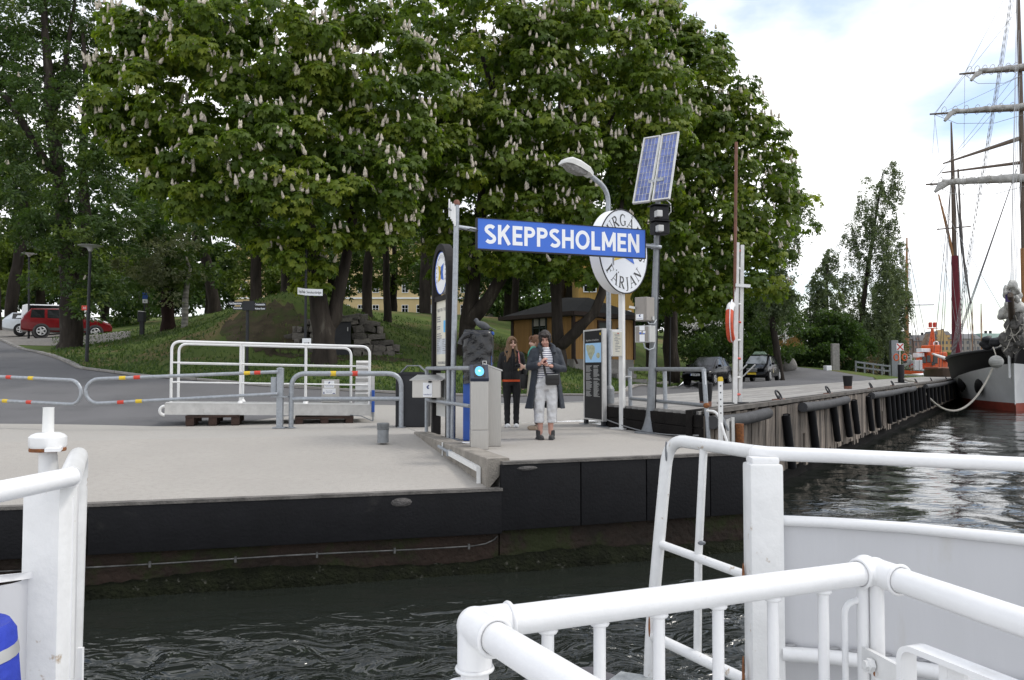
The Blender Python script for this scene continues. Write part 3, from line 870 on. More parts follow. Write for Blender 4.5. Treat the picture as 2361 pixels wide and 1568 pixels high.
 m = MB(); m.tube([AS(-.185, 1.7, -.07), AS(-.185, 2.35, -.035)], .022, 8); m.bbox(AS(-.19, 1.72, -.07), (.07, .07, .09), ang, .01)
 m.build('conduit_elbow', M_GALV, plat, smooth=40)
 m = MB(); m.bar(AS(-.165, 2.2, -.19), AS(-.165, 2.2, .03), .06, .02); m.build('white_mark', M_WPOST, plat)
 return plat
PLAT = landing()

# ------------------------------------------------------------------ timber quay to the right
def quay():
 L = 82.0
 mb = MB()
 poly = [TO(t_start(0) + .1, .06), TO(L, .06), TO(L, 3.94), TO(t_start(3.94) + .1, 3.94), TO(t_start(2.47) + .1, 2.47)]
 vs = [Vector((p.x, p.y, DZ - .05)) for p in poly] + [Vector((p.x, p.y, -.2)) for p in poly]
 n = 5
 mb.add(vs, [tuple(range(n)), tuple(reversed(range(n, 2 * n)))] + [(i, n + i, n + (i + 1) % n, (i + 1) % n) for i in range(n)])
 # dark back wall behind the plank skin
 c = TO(L / 2, .22); mb.box((c.x, c.y, -.55), (L, .1, 2.0), math.atan2(Q.y, Q.x))
 dk = mb.build('timber_quay', M_BEAM, origin=(0, 0, 0)); tag(dk, kind='structure')
 ang = math.atan2(Q.y, Q.x)
 w = .182
 unit = {}
 def plank_mesh(ln, wd, th):
  k = (round(ln, 1), wd)
  if k not in unit:
   m = MB(); m.box((0, 0, 0), (ln, wd - .014, th))
   o = m.build('plank', M_PLANK, origin=(0, 0, 0)); unit[k] = o.data; bpy.data.objects.remove(o)
  return unit[k]
 for i in range(21):
  o = .12 + w * i + w / 2
  t = t_start(o) + .03; first = True
  while t < L - .1:
   ln = RND.choice([4.0, 5.0, 6.0]) if t < 30 else 12.0
   ln = min(ln, L - t)
   me = plank_mesh(ln, w, .05)
   k = round(ln, 1)
   inst('plank', me, TO(t + k / 2, o, DZ - .025 + RND.uniform(-.004, .003)), dk, (0, 0, ang))
   t += k + .01
 # edge timber
 t = .3
 for ln in (3.2, 3.4, 4.2, 4.4, 5.2, 6, 8, 10, 12, 14):
  m = MB(); m.bar(TO(t, .03, DZ + .005), TO(t + ln - .03, .03, DZ + .005), .17, .07); m.build('edge_timber', mat('edge_timber', (.155, .14, .125), .9, var=.3, scale=2, bump=.4, rnd=.2), dk)
  t += ln
 # end beams towards the landing
 e0, e1, e2 = TO(0, 0), TO(1.81, 2.47), TO(4.79, 3.94)
 for zc in (.09, .285):
  m = MB(); m.bar((e0.x, e0.y, zc), (e1.x, e1.y, zc), .14, .185); m.build('end_beam', M_BEAM, dk)
  m = MB(); m.bar((e1.x, e1.y, zc), (e2.x, e2.y, zc), .14, .185); m.build('end_beam', M_BEAM, dk)
 # cable along the end beam
 m = MB(); pts = []
 for i in range(15):
  f = i / 14; p = e1.lerp(e0, f); pts.append((p.x - U.x * .085, p.y - U.y * .085, .14 - .10 * math.sin(f * 3.0) - .05 * f))
 m.tube(pts, .011, 6); m.build('cable', M_WIREL, dk, smooth=60)
 # vertical plank skin
 wm = {}
 def wpl(h):
  k = round(h, 1)
  if k not in wm:
   m = MB(); m.box((0, 0, 0), (.212, .045, k)); o = m.build('plank', M_WPLANK, origin=(0, 0, 0)); wm[k] = o.data; bpy.data.objects.remove(o)
  return wm[k]
 t = .12
 while t < 22:
  h = RND.choice([1.2, 1.2, 1.3, 1.3, 1.4])
  if RND.random() < .05: h = .7
  inst('wall_plank', wpl(h), TO(t, RND.uniform(-.012, .012), .36 - h / 2 + RND.uniform(-.02, .02)), dk, (0, RND.uniform(-.008, .008), ang))
  t += .225
 m = MB()
 while t < L:
  h = RND.uniform(1.2, 1.35)
  m.box(TO(t, RND.uniform(-.01, .01), .36 - h / 2), (.212, .045, h), ang); t += .225
 o = m.build('far_wall_planks', M_WPLANK, dk); o['kind'] = 'stuff'
 # bottom rail and piles
 m = MB(); m.bar(TO(.2, .06, -.86), TO(L, .06, -.86), .09, .16); m.build('bottom_rail', M_WPLANK, dk)
 for t in np.arange(.7, 50, 1.55):
  m = MB(); m.tube([TO(t, .35, -1.9), TO(t, .35, -.8)], .13, 8); m.build('pile', M_WPLANK, dk, smooth=50)
 m = MB()
 c = TO(L / 2, 2.6); m.box((c.x, c.y, -1.0), (L, .1, 1.6), ang); m.build('inner_wall', M_BEAM, dk)
 # rubber fenders hung on the planks
 cols = [95, 335, 545, 660, 740, 880, 955, 1060, 1105, 1152, 1195, 1240, 1285, 1325, 1365, 1400, 1440, 1475, 1510, 1545, 1580, 1620, 1660, 1700, 1740]
 for i, c in enumerate(cols):
  t = t_at(1786.9 + c * .2432, -.1)
  z0, z1 = ((.26, -.80) if i else (.17, -.92))
  if i in (2, 3, 4): z0, z1 = .22, -.72
  lean = .34 if i < 6 else .22
  m = MB()
  m.tube([TO(t, -.10, z0), TO(t + lean, -.13, z1)], .085, 10, caps=False)
  m.tube([TO(t, -.10, z0 - .002), TO(t + lean, -.13, z1 + .002)], .05, 8)
  m.build('fender_strip', M_RUBBER, dk, smooth=50)
 for x0, x1 in ((1606, 1767), (1848, 1949), (2007, 2086), (2086, 2106), (2132, 2193), (2193, 2243)):
  ta, tb = t_at(x0, -.12), t_at(x1, -.12)
  if x0 == 1606: ta = .05
  m = MB(); k = max(4, int((tb - ta) / .8))
  m.tube([TO(ta + (tb - ta) * i / k, -.13, .27 - .03 * math.sin(PI * i / k) ) for i in range(k + 1)], .105, 12)
  m.build('fender_tube', mat('dusty_rubber', (.060, .060, .064), .75, var=.25, scale=3, bump=.2, bscale=20), dk, smooth=50)
 return dk
QUAY = quay()

def quay_fittings():
 # tapered bollards, rings, posts: things of their own
 def bollard(X, d, r, h, lab):
  t = t_at(X, .5); p = TO(t, float(np.clip(.5 + (d - TO(t, .5).y) * 0, .3, 2)), DZ)
  return p
 for X, Y, wpx, hpx, lab, o in ((1627, 938, 34, 54, 'black tapered mooring bollard near the white and yellow marker post', .95),
         (1955, 897, 22, 30, 'black tapered mooring bollard standing alone midway along the timber quay', .75),
         (2204, 872, 11, 13, 'small black mooring bollard at the far end of the quay below the maroon mast', .8)):
  p = G(X, Y, DZ); w = wpx / F * p.y; h = hpx / F * p.y
  th = thing('mooring_bollard', lab, 'bollard', p, 0, 'tapered bollards on the timber quay')
  m = MB(); m.lathe(p, [(w * .36, 0), (w * .37, .02), (w * .49, h * .92), (w * .5, h), (w * .42, h + .012), (0.0, h + .014)], 18)
  m.build('post', M_BLACK, th, smooth=40)
  m = MB(); m.lathe(p + V(0, 0, .0), [(w * .385, .0), (w * .40, .05), (w * .392, .13), (w * .375, .131)], 18); m.build('foot_band', M_RUSTB, th, smooth=40)
 p = G(2078, 883, DZ); h = .9
 m = MB(); m.lathe(p, [(.30, 0), (.30, .03), (.15, .04), (.15, h - .03), (.13, h), (0, h)], 14)
 tag(m.build('mooring_post', M_BLACK, smooth=40), 'thin black round mooring post that holds the pale rope', 'bollard')
 spots = [(1794, 917), (1908, 901), (2007, 890), (2057, 883.5), (2111, 877.5), (2146, 874), (2180, 870.5), (2216, 866)]
 names = ['first rusty mooring ring on the quay edge, nearest the lifebuoy ladder', 'rusty mooring ring on the quay edge just short of the lone tapered bollard', 'rusty mooring ring on the quay edge just past the lone tapered bollard',
    'rusty mooring ring beside the thin black mooring post', 'mooring ring on the quay edge where the pale rope comes over', 'mooring ring third from the ship along the quay edge',
    'mooring ring second from the ship along the quay edge', 'last small mooring ring before the ship bow']
 for (X, Y), lab in zip(spots, names):
  p = TO(t_at(X, .14), .14, DZ + .04)
  th = thing('mooring_ring', lab, 'mooring ring', p, math.atan2(Q.y, Q.x), 'mooring rings along the quay edge')
  m = MB(); m.bar(p - Q * .34, p + Q * .34, .10, .03); m.build('base_plate', M_RUSTB, th)
  R = Matrix.Rotation(math.radians(62), 3, 'X')
  cc = p + V(0, 0, .085); m = MB()
  ring = [cc + rotz(math.atan2(Q.y, Q.x)) @ (R @ Vector((.15 * math.cos(a), .11 * math.sin(a), 0))) for a in np.linspace(0, 2 * PI, 20, endpoint=False)]
  m.tube(ring, .020, 7, closed=True); m.build('ring', M_DGREY, th, smooth=60)
  m = MB(); m.tube(arc(p + V(0, 0, .01), .06, 0, PI, 8, Q, (0, 0, 1)), .018, 7); m.build('staple', M_DGREY, th, smooth=60)
quay_fittings()

# kerb stones along the lawn
def kerb():
 xs = np.linspace(-120, 1560, 900); pts = np.array([[XD(x, kd(x)), kd(x)] for x in xs])
 seg = np.r_[0, np.cumsum(np.hypot(*np.diff(pts, axis=0).T))]
 base = MB()
 k = [Vector((np.interp(s, seg, pts[:, 0]), np.interp(s, seg, pts[:, 1]), 0)) for s in np.arange(0, seg[-1], .5)]
 vs = []; fs = []
 for i, p in enumerate(k):
  q = k[min(i + 1, len(k) - 1)] - k[max(i - 1, 0)]; q.normalize(); n = Vector((-q.y, q.x, 0))
  for o in (-.15, .15):
   a = p + n * o; vs.append((a.x, a.y, H(a.x, a.y) + .012))
 for i in range(len(k) - 1): fs.append((2 * i, 2 * i + 1, 2 * i + 3, 2 * i + 2))
 base.add(vs, fs)
 kb = base.build('kerb', M_GRAVEL, origin=(0, 0, 0)); tag(kb, kind='structure')
 me = None; s = 0.0; nst = 0
 while s < seg[-1] - 1 and nst < 130:
  ln = .92 if s > 22 else .5
  p = Vector((np.interp(s + ln / 2, seg, pts[:, 0]), np.interp(s + ln / 2, seg, pts[:, 1]), 0))
  q = Vector((np.interp(s + ln, seg, pts[:, 0]), np.interp(s + ln, seg, pts[:, 1]), 0)) - Vector((np.interp(s, seg, pts[:, 0]), np.interp(s, seg, pts[:, 1]), 0))
  if me is None:
   m = MB(); m.bbox((0, 0, 0), (.9, .17, .2), None, .018); o = m.build('kerb_stone', M_GRANITE, origin=(0, 0, 0)); me = o.data; bpy.data.objects.remove(o)
  z = H(p.x, p.y)
  sl = math.atan2(H(p.x + q.x / 2, p.y + q.y / 2) - H(p.x - q.x / 2, p.y - q.y / 2), q.length)
  inst('kerb_stone', me, (p.x, p.y, z - .045 + RND.uniform(-.008, .008)), kb, (RND.uniform(-.03, .03), -sl, math.atan2(q.y, q.x)), (ln / .92, 1, 1))
  s += ln; nst += 1
kerb()
# ------------------------------------------------------------------ vegetation
def T_chestnut():
 v = []; f = []
 for k, a in enumerate((-78, -40, 0, 40, 78)):
  a = math.radians(a); L = (.19, .25, .28, .25, .19)[k]; w = L * .26
  dx_, dy_ = math.cos(a), math.sin(a); px_, py_ = -dy_, dx_
  b = len(v)
  v += [(.02 * dx_, .02 * dy_, 0), (L * .62 * dx_ + w * px_, L * .62 * dy_ + w * py_, -.02), (L * dx_, L * dy_, -.10), (L * .62 * dx_ - w * px_, L * .62 * dy_ - w * py_, -.035)]
  f.append((b, b + 3, b + 2, b + 1))
 return np.array(v), np.array(f)
def T_cluster(n, size, rg):
 v = []; f = []
 for k in range(n):
  c = rg.normal(0, size * .8, 3); a = rg.normal(0, 1, 3); a /= np.linalg.norm(a)
  b = np.cross(a, rg.normal(0, 1, 3)); b /= np.linalg.norm(b)
  s = size * rg.uniform(.6, 1.1); i = len(v)
  v += [c - a * s, c + b * s * .5, c + a * s, c - b * s * .5]; f.append((i, i + 1, i + 2, i + 3))
 return np.array(v), np.array(f)
_rgT = np.random.default_rng(2)
TPL = {'chestnut': T_chestnut(), 'linden': T_cluster(5, .115, _rgT), 'far': T_cluster(6, .21, _rgT), 'birch': T_cluster(5, .085, _rgT), 'bush': T_cluster(5, .12, _rgT)}
def unit(a):
 return a / np.maximum(np.linalg.norm(a, axis=-1, keepdims=True), 1e-9)
def scatter(tpl, pos, nor, fwd, sc, tint):
 tv, tf = TPL[tpl]
 x = unit(fwd - nor * (fwd * nor).sum(-1, keepdims=True)); y = np.cross(nor, x)
 R = np.stack([x, y, nor], -1)
 v = np.einsum('mij,nj->mni', R, tv) * sc[:, None, None] + pos[:, None]
 f = tf[None] + (np.arange(len(pos)) * len(tv))[:, None, None]
 return v.reshape(-1, 3), f.reshape(-1, tf.shape[1]), np.repeat(tint, len(tv))
def clumps(blobs, dens, rg, rc, fill=.25, front=.74):
 "clump centres, outward directions on the crown's blobs"
 C, D, Rr = [], [], []
 for b in blobs:
  X, Y, rx, ry, d = b[:5]; dn = b[5] if len(b) > 5 else 1.0
  c = np.array(P(X, Y, d)); r = np.array([rx * d / F, min(rx * d / F * .85, 4.2), ry * d / F])
  n = max(4, int((r[0] * r[2] * 4.2 + (r[0] + r[2]) * r[1] * 1.2) * dens * dn))
  u = unit(rg.normal(0, 1, (n, 3)))
  fl = (u[:, 1] > 0) & (rg.uniform(0, 1, n) < (front - .5) * 2); u[fl, 1] *= -1
  q = np.where(rg.uniform(0, 1, n) < fill, rg.uniform(.25, .8, n), rg.uniform(.82, 1.04, n))
  C.append(c + u * r * q[:, None]); D.append(unit(u / r)); Rr.append(rg.uniform(.7, 1.25, n) * rc)
 return np.concatenate(C), np.concatenate(D), np.concatenate(Rr)
def crown(blobs, kind, m, rg, dens=1.0, rc=.8, per=42, leaf=1.0, flat=.55, strand=0.0, fill=.25, tbase=.45, front=.74):
 C, D, Rr = clumps(blobs, dens, rg, rc, fill, front)
 n = len(C)
 k = per
 ct = np.clip(rg.normal(tbase, .17, n), 0, 1)
 idx = np.repeat(np.arange(n), k); M = len(idx)
 if strand:
  # weeping strands
  ns = 6; s = rg.integers(0, ns, M)
  sd = unit(rg.normal(0, 1, (n, ns, 3)) * np.array([1, 1, .2]))[idx, s]
  u = rg.uniform(0, 1, M)
  Ln = rg.uniform(.5, 1.1, (n, ns))[idx, s] * strand
  pos = C[idx] + sd * (Rr[idx] * .75 * np.sqrt(u))[:, None] + rg.normal(0, .06, (M, 3))
  pos[:, 2] -= Ln * u ** 1.3 - .2
  nor = unit(rg.normal(0, 1, (M, 3))); fw = unit(rg.normal(0, 1, (M, 3)))
 else:
  dr = unit(rg.normal(0, 1, (M, 3)) + D[idx] * .55 + np.array([0, 0, .55]))
  pos = C[idx] + dr * (Rr[idx] * rg.uniform(.55, 1.0, M))[:, None] * np.array([1, 1, flat])
  nor = unit(dr * .8 + np.array([0, 0, .65]) + rg.normal(0, .33, (M, 3)))
  fw = unit(dr * np.array([1, 1, .1]) + rg.normal(0, .3, (M, 3)) + np.array([0, 0, -.35]))
 tint = np.clip(ct[idx] + rg.normal(0, .14, M), 0, 1)
 v, f, t = scatter(kind, pos, nor, fw, rg.uniform(.75, 1.25, M) * leaf, tint)
 return v, f, t, C, D, Rr
def trunk_mesh(paths, m, root, name='trunk', seg=12):
 mb = MB()
 for pts, r in paths:
  pts = [Vector(p) for p in pts]
  # resample with a little wander
  o = []; rr = []
  for i in range(len(pts) - 1):
   n = max(2, int((pts[i + 1] - pts[i]).length / .8))
   for j in range(n):
    t = j / n
    p = pts[i].lerp(pts[i + 1], t)
    w = r[i] * (1 - t) + r[i + 1] * t
    if i or j: p = p + Vector((RND.uniform(-1, 1), RND.uniform(-1, 1), 0)) * w * .14
    o.append(p); rr.append(w * RND.uniform(.94, 1.06))
  o.append(pts[-1]); rr.append(r[-1])
  mb.tube(o, rr, seg if r[0] > .2 else 7)
 return mb.build(name, m, root, smooth=70)
# blossom candle
def flower_mesh():
 m = MB(); vs = []; fs = []; seg = 5
 prof = [(.035, 0), (.075, .05), (.062, .12), (.055, .19), (.036, .26)]
 rn = random.Random(5)
 for i, (r, z) in enumerate(prof):
  for k in range(seg):
   a = 2 * PI * (k + .5 * (i % 2)) / seg; q = r * rn.uniform(.75, 1.3)
   vs.append((q * math.cos(a), q * math.sin(a), z + rn.uniform(-.012, .012)))
 vs.append((0, 0, .335))
 for i in range(len(prof) - 1):
  for k in range(seg):
   l = (k + 1) % seg; fs.append((i * seg + k, i * seg + l, (i + 1) * seg + l, (i + 1) * seg + k))
 for k in range(seg): fs.append(((len(prof) - 1) * seg + k, (len(prof) - 1) * seg + (k + 1) % seg, len(prof) * seg))
 m.add(vs, fs); o = m.build('blossom_candle', M_FLOWER, origin=(0, 0, 0)); me = o.data; bpy.data.objects.remove(o)
 return me
FLOWER = flower_mesh()
def plant(name, label, cat, base, blobs, kind, m, paths=None, bark=None, seed=1, flowers=0, group=None, extra=0, limbs=None, **kw):
 rg = np.random.default_rng(seed)
 th = thing(name, label, cat, base, 0, group)
 if paths: trunk_mesh(paths, bark or M_BARK, th)
 v, f, t, C, D, Rr = crown(blobs, kind, m, rg, **kw)
 b = np.array(base)
 me = np_mesh('crown', v - b, f, m, tint=t)
 cr = bpy.data.objects.new('crown' if name.endswith('tree') or 'tree' in name else 'foliage', me); COL.objects.link(cr); cr.parent = th
 cr['kind'] = 'stuff'
 # thin twigs so that the crown hangs together
 if flowers:
  ok = np.where((D[:, 1] < .35) & (D[:, 2] > -.75))[0]
  n = flowers + extra
  ii = rg.choice(ok, n)
  dr = unit(rg.normal(0, 1, (n, 3)) * np.array([1, 1, .5]) + D[ii] * .7 + np.array([0, -.35, .75]))
  p = C[ii] + dr * Rr[ii][:, None] * np.array([.95, .95, .60])
  order = np.argsort(p[:, 1])
  ev, ef = [], []; fv = np.array([a.co for a in FLOWER.vertices]); ff = [tuple(q.vertices) for q in FLOWER.polygons]
  for j, o in enumerate(order):
   tl = (rg.normal(0, .2), rg.normal(0, .2), rg.uniform(0, 6)); sc = rg.uniform(.58, .98)
   if j < flowers:
    inst('blossom_candle', FLOWER, p[o] - b, cr, tl, (sc, sc, sc * rg.uniform(.9, 1.2)))
   else:
    q = fv * np.array([sc, sc, sc * 1.05]); q = q + np.stack([q[:, 2] * tl[0], q[:, 2] * tl[1], q[:, 2] * 0], 1) + p[o] - b
    k = len(ev) * len(fv); ev.append(q); ef += [tuple(x + k for x in t_) for t_ in ff]
  if ev:
   me = bpy.data.meshes.new('more_blossom'); me.from_pydata(np.concatenate(ev).tolist(), [], ef); me.materials.append(M_FLOWER)
   bo = bpy.data.objects.new('more_blossom', me); COL.objects.link(bo); bo.parent = cr; bo['kind'] = 'stuff'
 return th
def gp(X, Y, d): return P(X, Y, d)

def big_trees():
 # --- the great chestnut in front of the stone cellar
 d = 27.0; b = on(748, d, -.15)
 def p(X, Y, dd=d): return P(X, Y, dd)
 paths = [([b, p(747, 810), p(745, 760), p(738, 700), p(722, 600), p(705, 480), p(690, 330), p(680, 150), p(690, 20)], [.474, .410, .384, .320, .269, .218, .173, .115, .051]),
    ([p(752, 770, 27.1), p(770, 735, 27.2), p(785, 660, 27.3), p(805, 560, 27.5), p(825, 430, 27.5), p(850, 280, 27.5), p(860, 120, 27.5)], [.256, .256, .218, .179, .154, .102, .045]),
    ([p(712, 520), p(640, 430, 26), p(560, 360, 25.4), p(480, 320, 25)], [.141, .109, .077, .032]),
    ([p(700, 420), p(600, 300, 27), p(500, 190, 27), p(400, 120, 27)], [.128, .096, .064, .032]),
    ([p(690, 350), p(760, 240, 28), p(820, 100, 28)], [.115, .077, .032]),
    ([p(820, 450, 27.5), p(900, 400, 27), p(950, 330, 27)], [.096, .064, .026])]
 blobs = [(620, 130, 300, 190, 27.5), (430, 280, 180, 140, 26), (600, 390, 190, 130, 25.2), (810, 250, 210, 200, 27.2), (350, 180, 105, 120, 27), (470, 425, 105, 80, 25),
    (740, 470, 150, 100, 25.6), (870, 400, 110, 140, 26.4), (560, 500, 70, 45, 25.2, .8), (690, 565, 62, 42, 25.2, .8), (820, 565, 60, 55, 26, .8), (330, 330, 75, 70, 26),
    (730, 640, 34, 22, 26, .7), (905, 540, 55, 45, 26.6, .7), (450, 60, 170, 120, 28)]
 plant('chestnut_tree', 'huge flowering chestnut with forked trunk in front of the stone cellar wall', 'tree', b, blobs, 'chestnut', M_LEAF, paths, seed=21, flowers=300, extra=650,
   dens=1.35, rc=.66, per=58, fill=.22, leaf=.74)
 # --- chestnut behind the station sign's left pole
 d = 33; b = on(1072, d, -.15)
 paths = [([b, p(1078, 740, d), p(1092, 640, d), p(1105, 520, d), p(1120, 400, d), p(1140, 230, d), p(1150, 120, d), p(1190, 60, d)], [.434, .322, .294, .266, .231, .182, .140, .056]),
    ([p(1080, 745, d), p(1125, 690, 32.6), p(1175, 610, 32.4), p(1215, 520, 32), p(1260, 420, 32)], [.308, .266, .231, .196, .105]),
    ([p(1140, 230, d), p(1110, 120, d), p(1085, 20, d)], [.126, .084, .042]), ([p(1145, 180, d), p(1200, 110, d), p(1225, 10, d)], [.112, .077, .035])]
 blobs = [(1120, 210, 210, 200, 32.5, .8), (1050, 400, 160, 150, 30.5), (1235, 380, 150, 160, 31), (1150, 60, 250, 130, 33, .7), (1170, 560, 120, 60, 30.5, .8), (985, 330, 110, 170, 31), (1010, 555, 70, 50, 31, .6), (1060, 640, 40, 30, 32, .5)]
 plant('chestnut_tree', 'flowering chestnut with leaning trunks behind the black plastic wrapped machine', 'tree', b, blobs, 'chestnut', M_LEAF, paths, seed=22, flowers=220, extra=420, dens=1.1, rc=.74, per=54, leaf=.78)
 # --- chestnut in front of the ochre hut
 d = 32.5; b = on(1288, d, -.15)
 paths = [([b, p(1288, 790, d), p(1284, 740, d), p(1280, 650, d), p(1290, 560, d), p(1305, 440, d), p(1320, 300, d), p(1340, 140, d)], [.347, .269, .235, .213, .190, .157, .112, .045]),
    ([p(1296, 795, 32.3), p(1330, 765, 32), p(1370, 720, 31.8), p(1398, 650, 31.8), p(1420, 560, 32), p(1440, 430, 32)], [.235, .224, .202, .168, .134, .067]),
    ([p(1305, 440, d), p(1380, 330, 33), p(1450, 200, 34)], [.112, .078, .028])]
 blobs = [(1345, 190, 220, 200, 33, .9), (1320, 450, 165, 150, 31.5), (1450, 320, 150, 180, 33), (1400, 90, 170, 110, 34, .8), (1240, 600, 80, 45, 31, .7), (1370, 590, 90, 55, 31.5, .8)]
 plant('chestnut_tree', 'flowering chestnut with a V trunk right in front of the ochre hut', 'tree', b, blobs, 'chestnut', M_LEAF, paths, seed=23, flowers=220, extra=420, dens=1.1, rc=.74, per=54, leaf=.78)
 # --- the right-hand chestnut
 d = 44; b = on(1548, d, -.15)
 paths = [([b, p(1546, 800, d), p(1545, 730, d), p(1548, 640, d), p(1560, 520, d), p(1575, 380, d), p(1590, 220, d)], [.504, .420, .384, .348, .300, .216, .060]),
    ([p(1545, 700, d), p(1600, 600, 39), p(1660, 470, 38)], [.180, .132, .048]), ([p(1560, 520, d), p(1640, 380, 39), p(1690, 260, 39)], [.156, .108, .036])]
 blobs = [(1590, 320, 150, 230, 38.5), (1670, 420, 130, 200, 38), (1545, 560, 140, 150, 36.5), (1690, 610, 105, 120, 37.5), (1600, 140, 80, 85, 39, .9), (1740, 480, 85, 110, 39, .8), (1520, 200, 110, 160, 38), (1500, 70, 90, 70, 38.5, .8),
    (1700, 290, 60, 80, 39, .8), (1790, 360, 32, 60, 41, .45), (1610, 690, 80, 50, 37, .8), (1560, 660, 70, 60, 36.6, .8), (1780, 590, 50, 90, 40, .5), (1835, 510, 40, 50, 42, .35)]
 plant('chestnut_tree', 'rightmost flowering chestnut rounding down towards the quay road and the parked cars', 'tree', b, blobs, 'chestnut', M_LEAF, paths, seed=24, flowers=300, extra=250, dens=.95, rc=.84, per=54, leaf=.86)
 # dark second trunk beside it
 d = 46.5; b = on(1502, d, -.1)
 paths = [([b, p(1502, 760, d), p(1500, 660, d), p(1490, 540, d), p(1480, 400, d)], [.36, .3, .28, .24, .12])]
 plant('shade_tree', 'dark trunked tree just left of the rightmost chestnut behind the grey cabinets', 'tree', b, [(1480, 420, 100, 120, 42), (1440, 560, 80, 80, 42, .8), (1500, 640, 60, 50, 42, .6)], 'far', M_LEAF2, paths, seed=25, dens=.6, rc=1.0, per=22)
 # --- big dark tree on the left by the red car
 d = 34.5; b = on(162, d, -.15)
 paths = [([b, p(163, 790, d), p(165, 740, d), p(162, 680, d), p(150, 560, d), p(140, 430, d), p(120, 280, d), p(108, 130, d), p(100, -30, d)], [.576, .490, .432, .396, .346, .302, .245, .187, .108]),
    ([p(172, 720, d), p(192, 620, 34.8), p(196, 500, 34.8), p(190, 380, 35), p(200, 220, 35), p(190, 60, 35)], [.302, .274, .238, .187, .130, .065]),
    ([p(140, 430, d), p(80, 330, 34), p(20, 230, 34), p(-40, 180, 34)], [.216, .158, .108, .050]), ([p(120, 280, d), p(150, 150, 35), p(175, -20, 35)], [.144, .108, .058]),
    ([p(195, 400, 35), p(240, 250, 35), p(235, 110, 35), p(270, 20, 35)], [.108, .086, .065, .036]), ([p(238, 180, 35), p(290, 120, 35), p(310, 60, 35)], [.065, .043, .022])]
 blobs = [(40, 80, 140, 150, 35, 1.1), (120, 190, 115, 120, 36, .95), (140, 20, 100, 70, 36, 1.0), (215, 250, 60, 80, 35, .8), (60, 260, 110, 80, 34, .9), (90, 340, 130, 80, 34.5, .7), (40, 460, 110, 110, 34, .9), (210, 440, 90, 90, 33.5, .95), (255, 330, 65, 60, 34, .75), (150, 540, 110, 60, 33, .9),
    (185, 660, 62, 60, 33.2, .9), (215, 720, 42, 34, 33.1, .7), (150, 640, 60, 50, 33.5, .8), (250, 560, 70, 60, 34, .7), (265, 100, 50, 70, 36, .55), (-60, 300, 90, 200, 35, .6)]
 plant('linden_tree', 'big dark old tree with two stems standing beside the maroon car', 'tree', b, blobs, 'linden', M_LEAF2, paths, seed=31, flowers=40, dens=1.15, rc=.75, per=40, flat=.6)
 for X, d, w, lab, lean, mt, top in ((22, 62, .46, 'dark leaning tree at the far left behind the silver car', 30, M_BARK, 350), (-14, 60, .5, 'tree trunk cut by the left edge of the picture', -4, M_BARK, 300),
         (388, 38, .31, 'thick reddish tree trunk left of the mound', -2, M_BARKR, 560), (494, 42, .30, 'slender dark tree leaning on the back of the mound', -40, M_BARK, 380),
         (590, 35.5, .26, 'straight trunk on the mound behind the dark direction sign', 2, M_BARK, 420), (893, 41, .20, 'straight black trunk right of the stone cellar wall', -4, M_BARK, 420),
         (845, 38, .25, 'stout trunk standing on top of the stone cellar', 6, M_BARK, 420), (1186, 40, .20, 'dark trunk at the left corner of the ochre hut', 4, M_BARK, 420), (655, 52, .28, 'distant trunk right of the direction sign', 8, M_BARK, 480)):
  b = on(X, d, -.1); yb = CY + 68 - (b.z - EYE) / d * F
  paths = [([b, p(X, yb - 25, d), p(X + lean * .4, yb - 120, d), p(X + lean, (yb + top) / 2, d), p(X + lean * 1.2, top, d)], [w * 1.35, w, w * .92, w * .8, w * .45])]
  bl = [(X + lean, top, 95, 110, d, .8), (X + lean + 50, top + 90, 70, 60, d, .7), (X + lean - 55, top + 70, 65, 60, d, .7)]
  plant('shade_tree', lab, 'tree', b, bl, 'far', M_LEAF2, paths, mt, seed=int(abs(X)) + 40, dens=.55, rc=1.0, per=22, group=None)
big_trees()

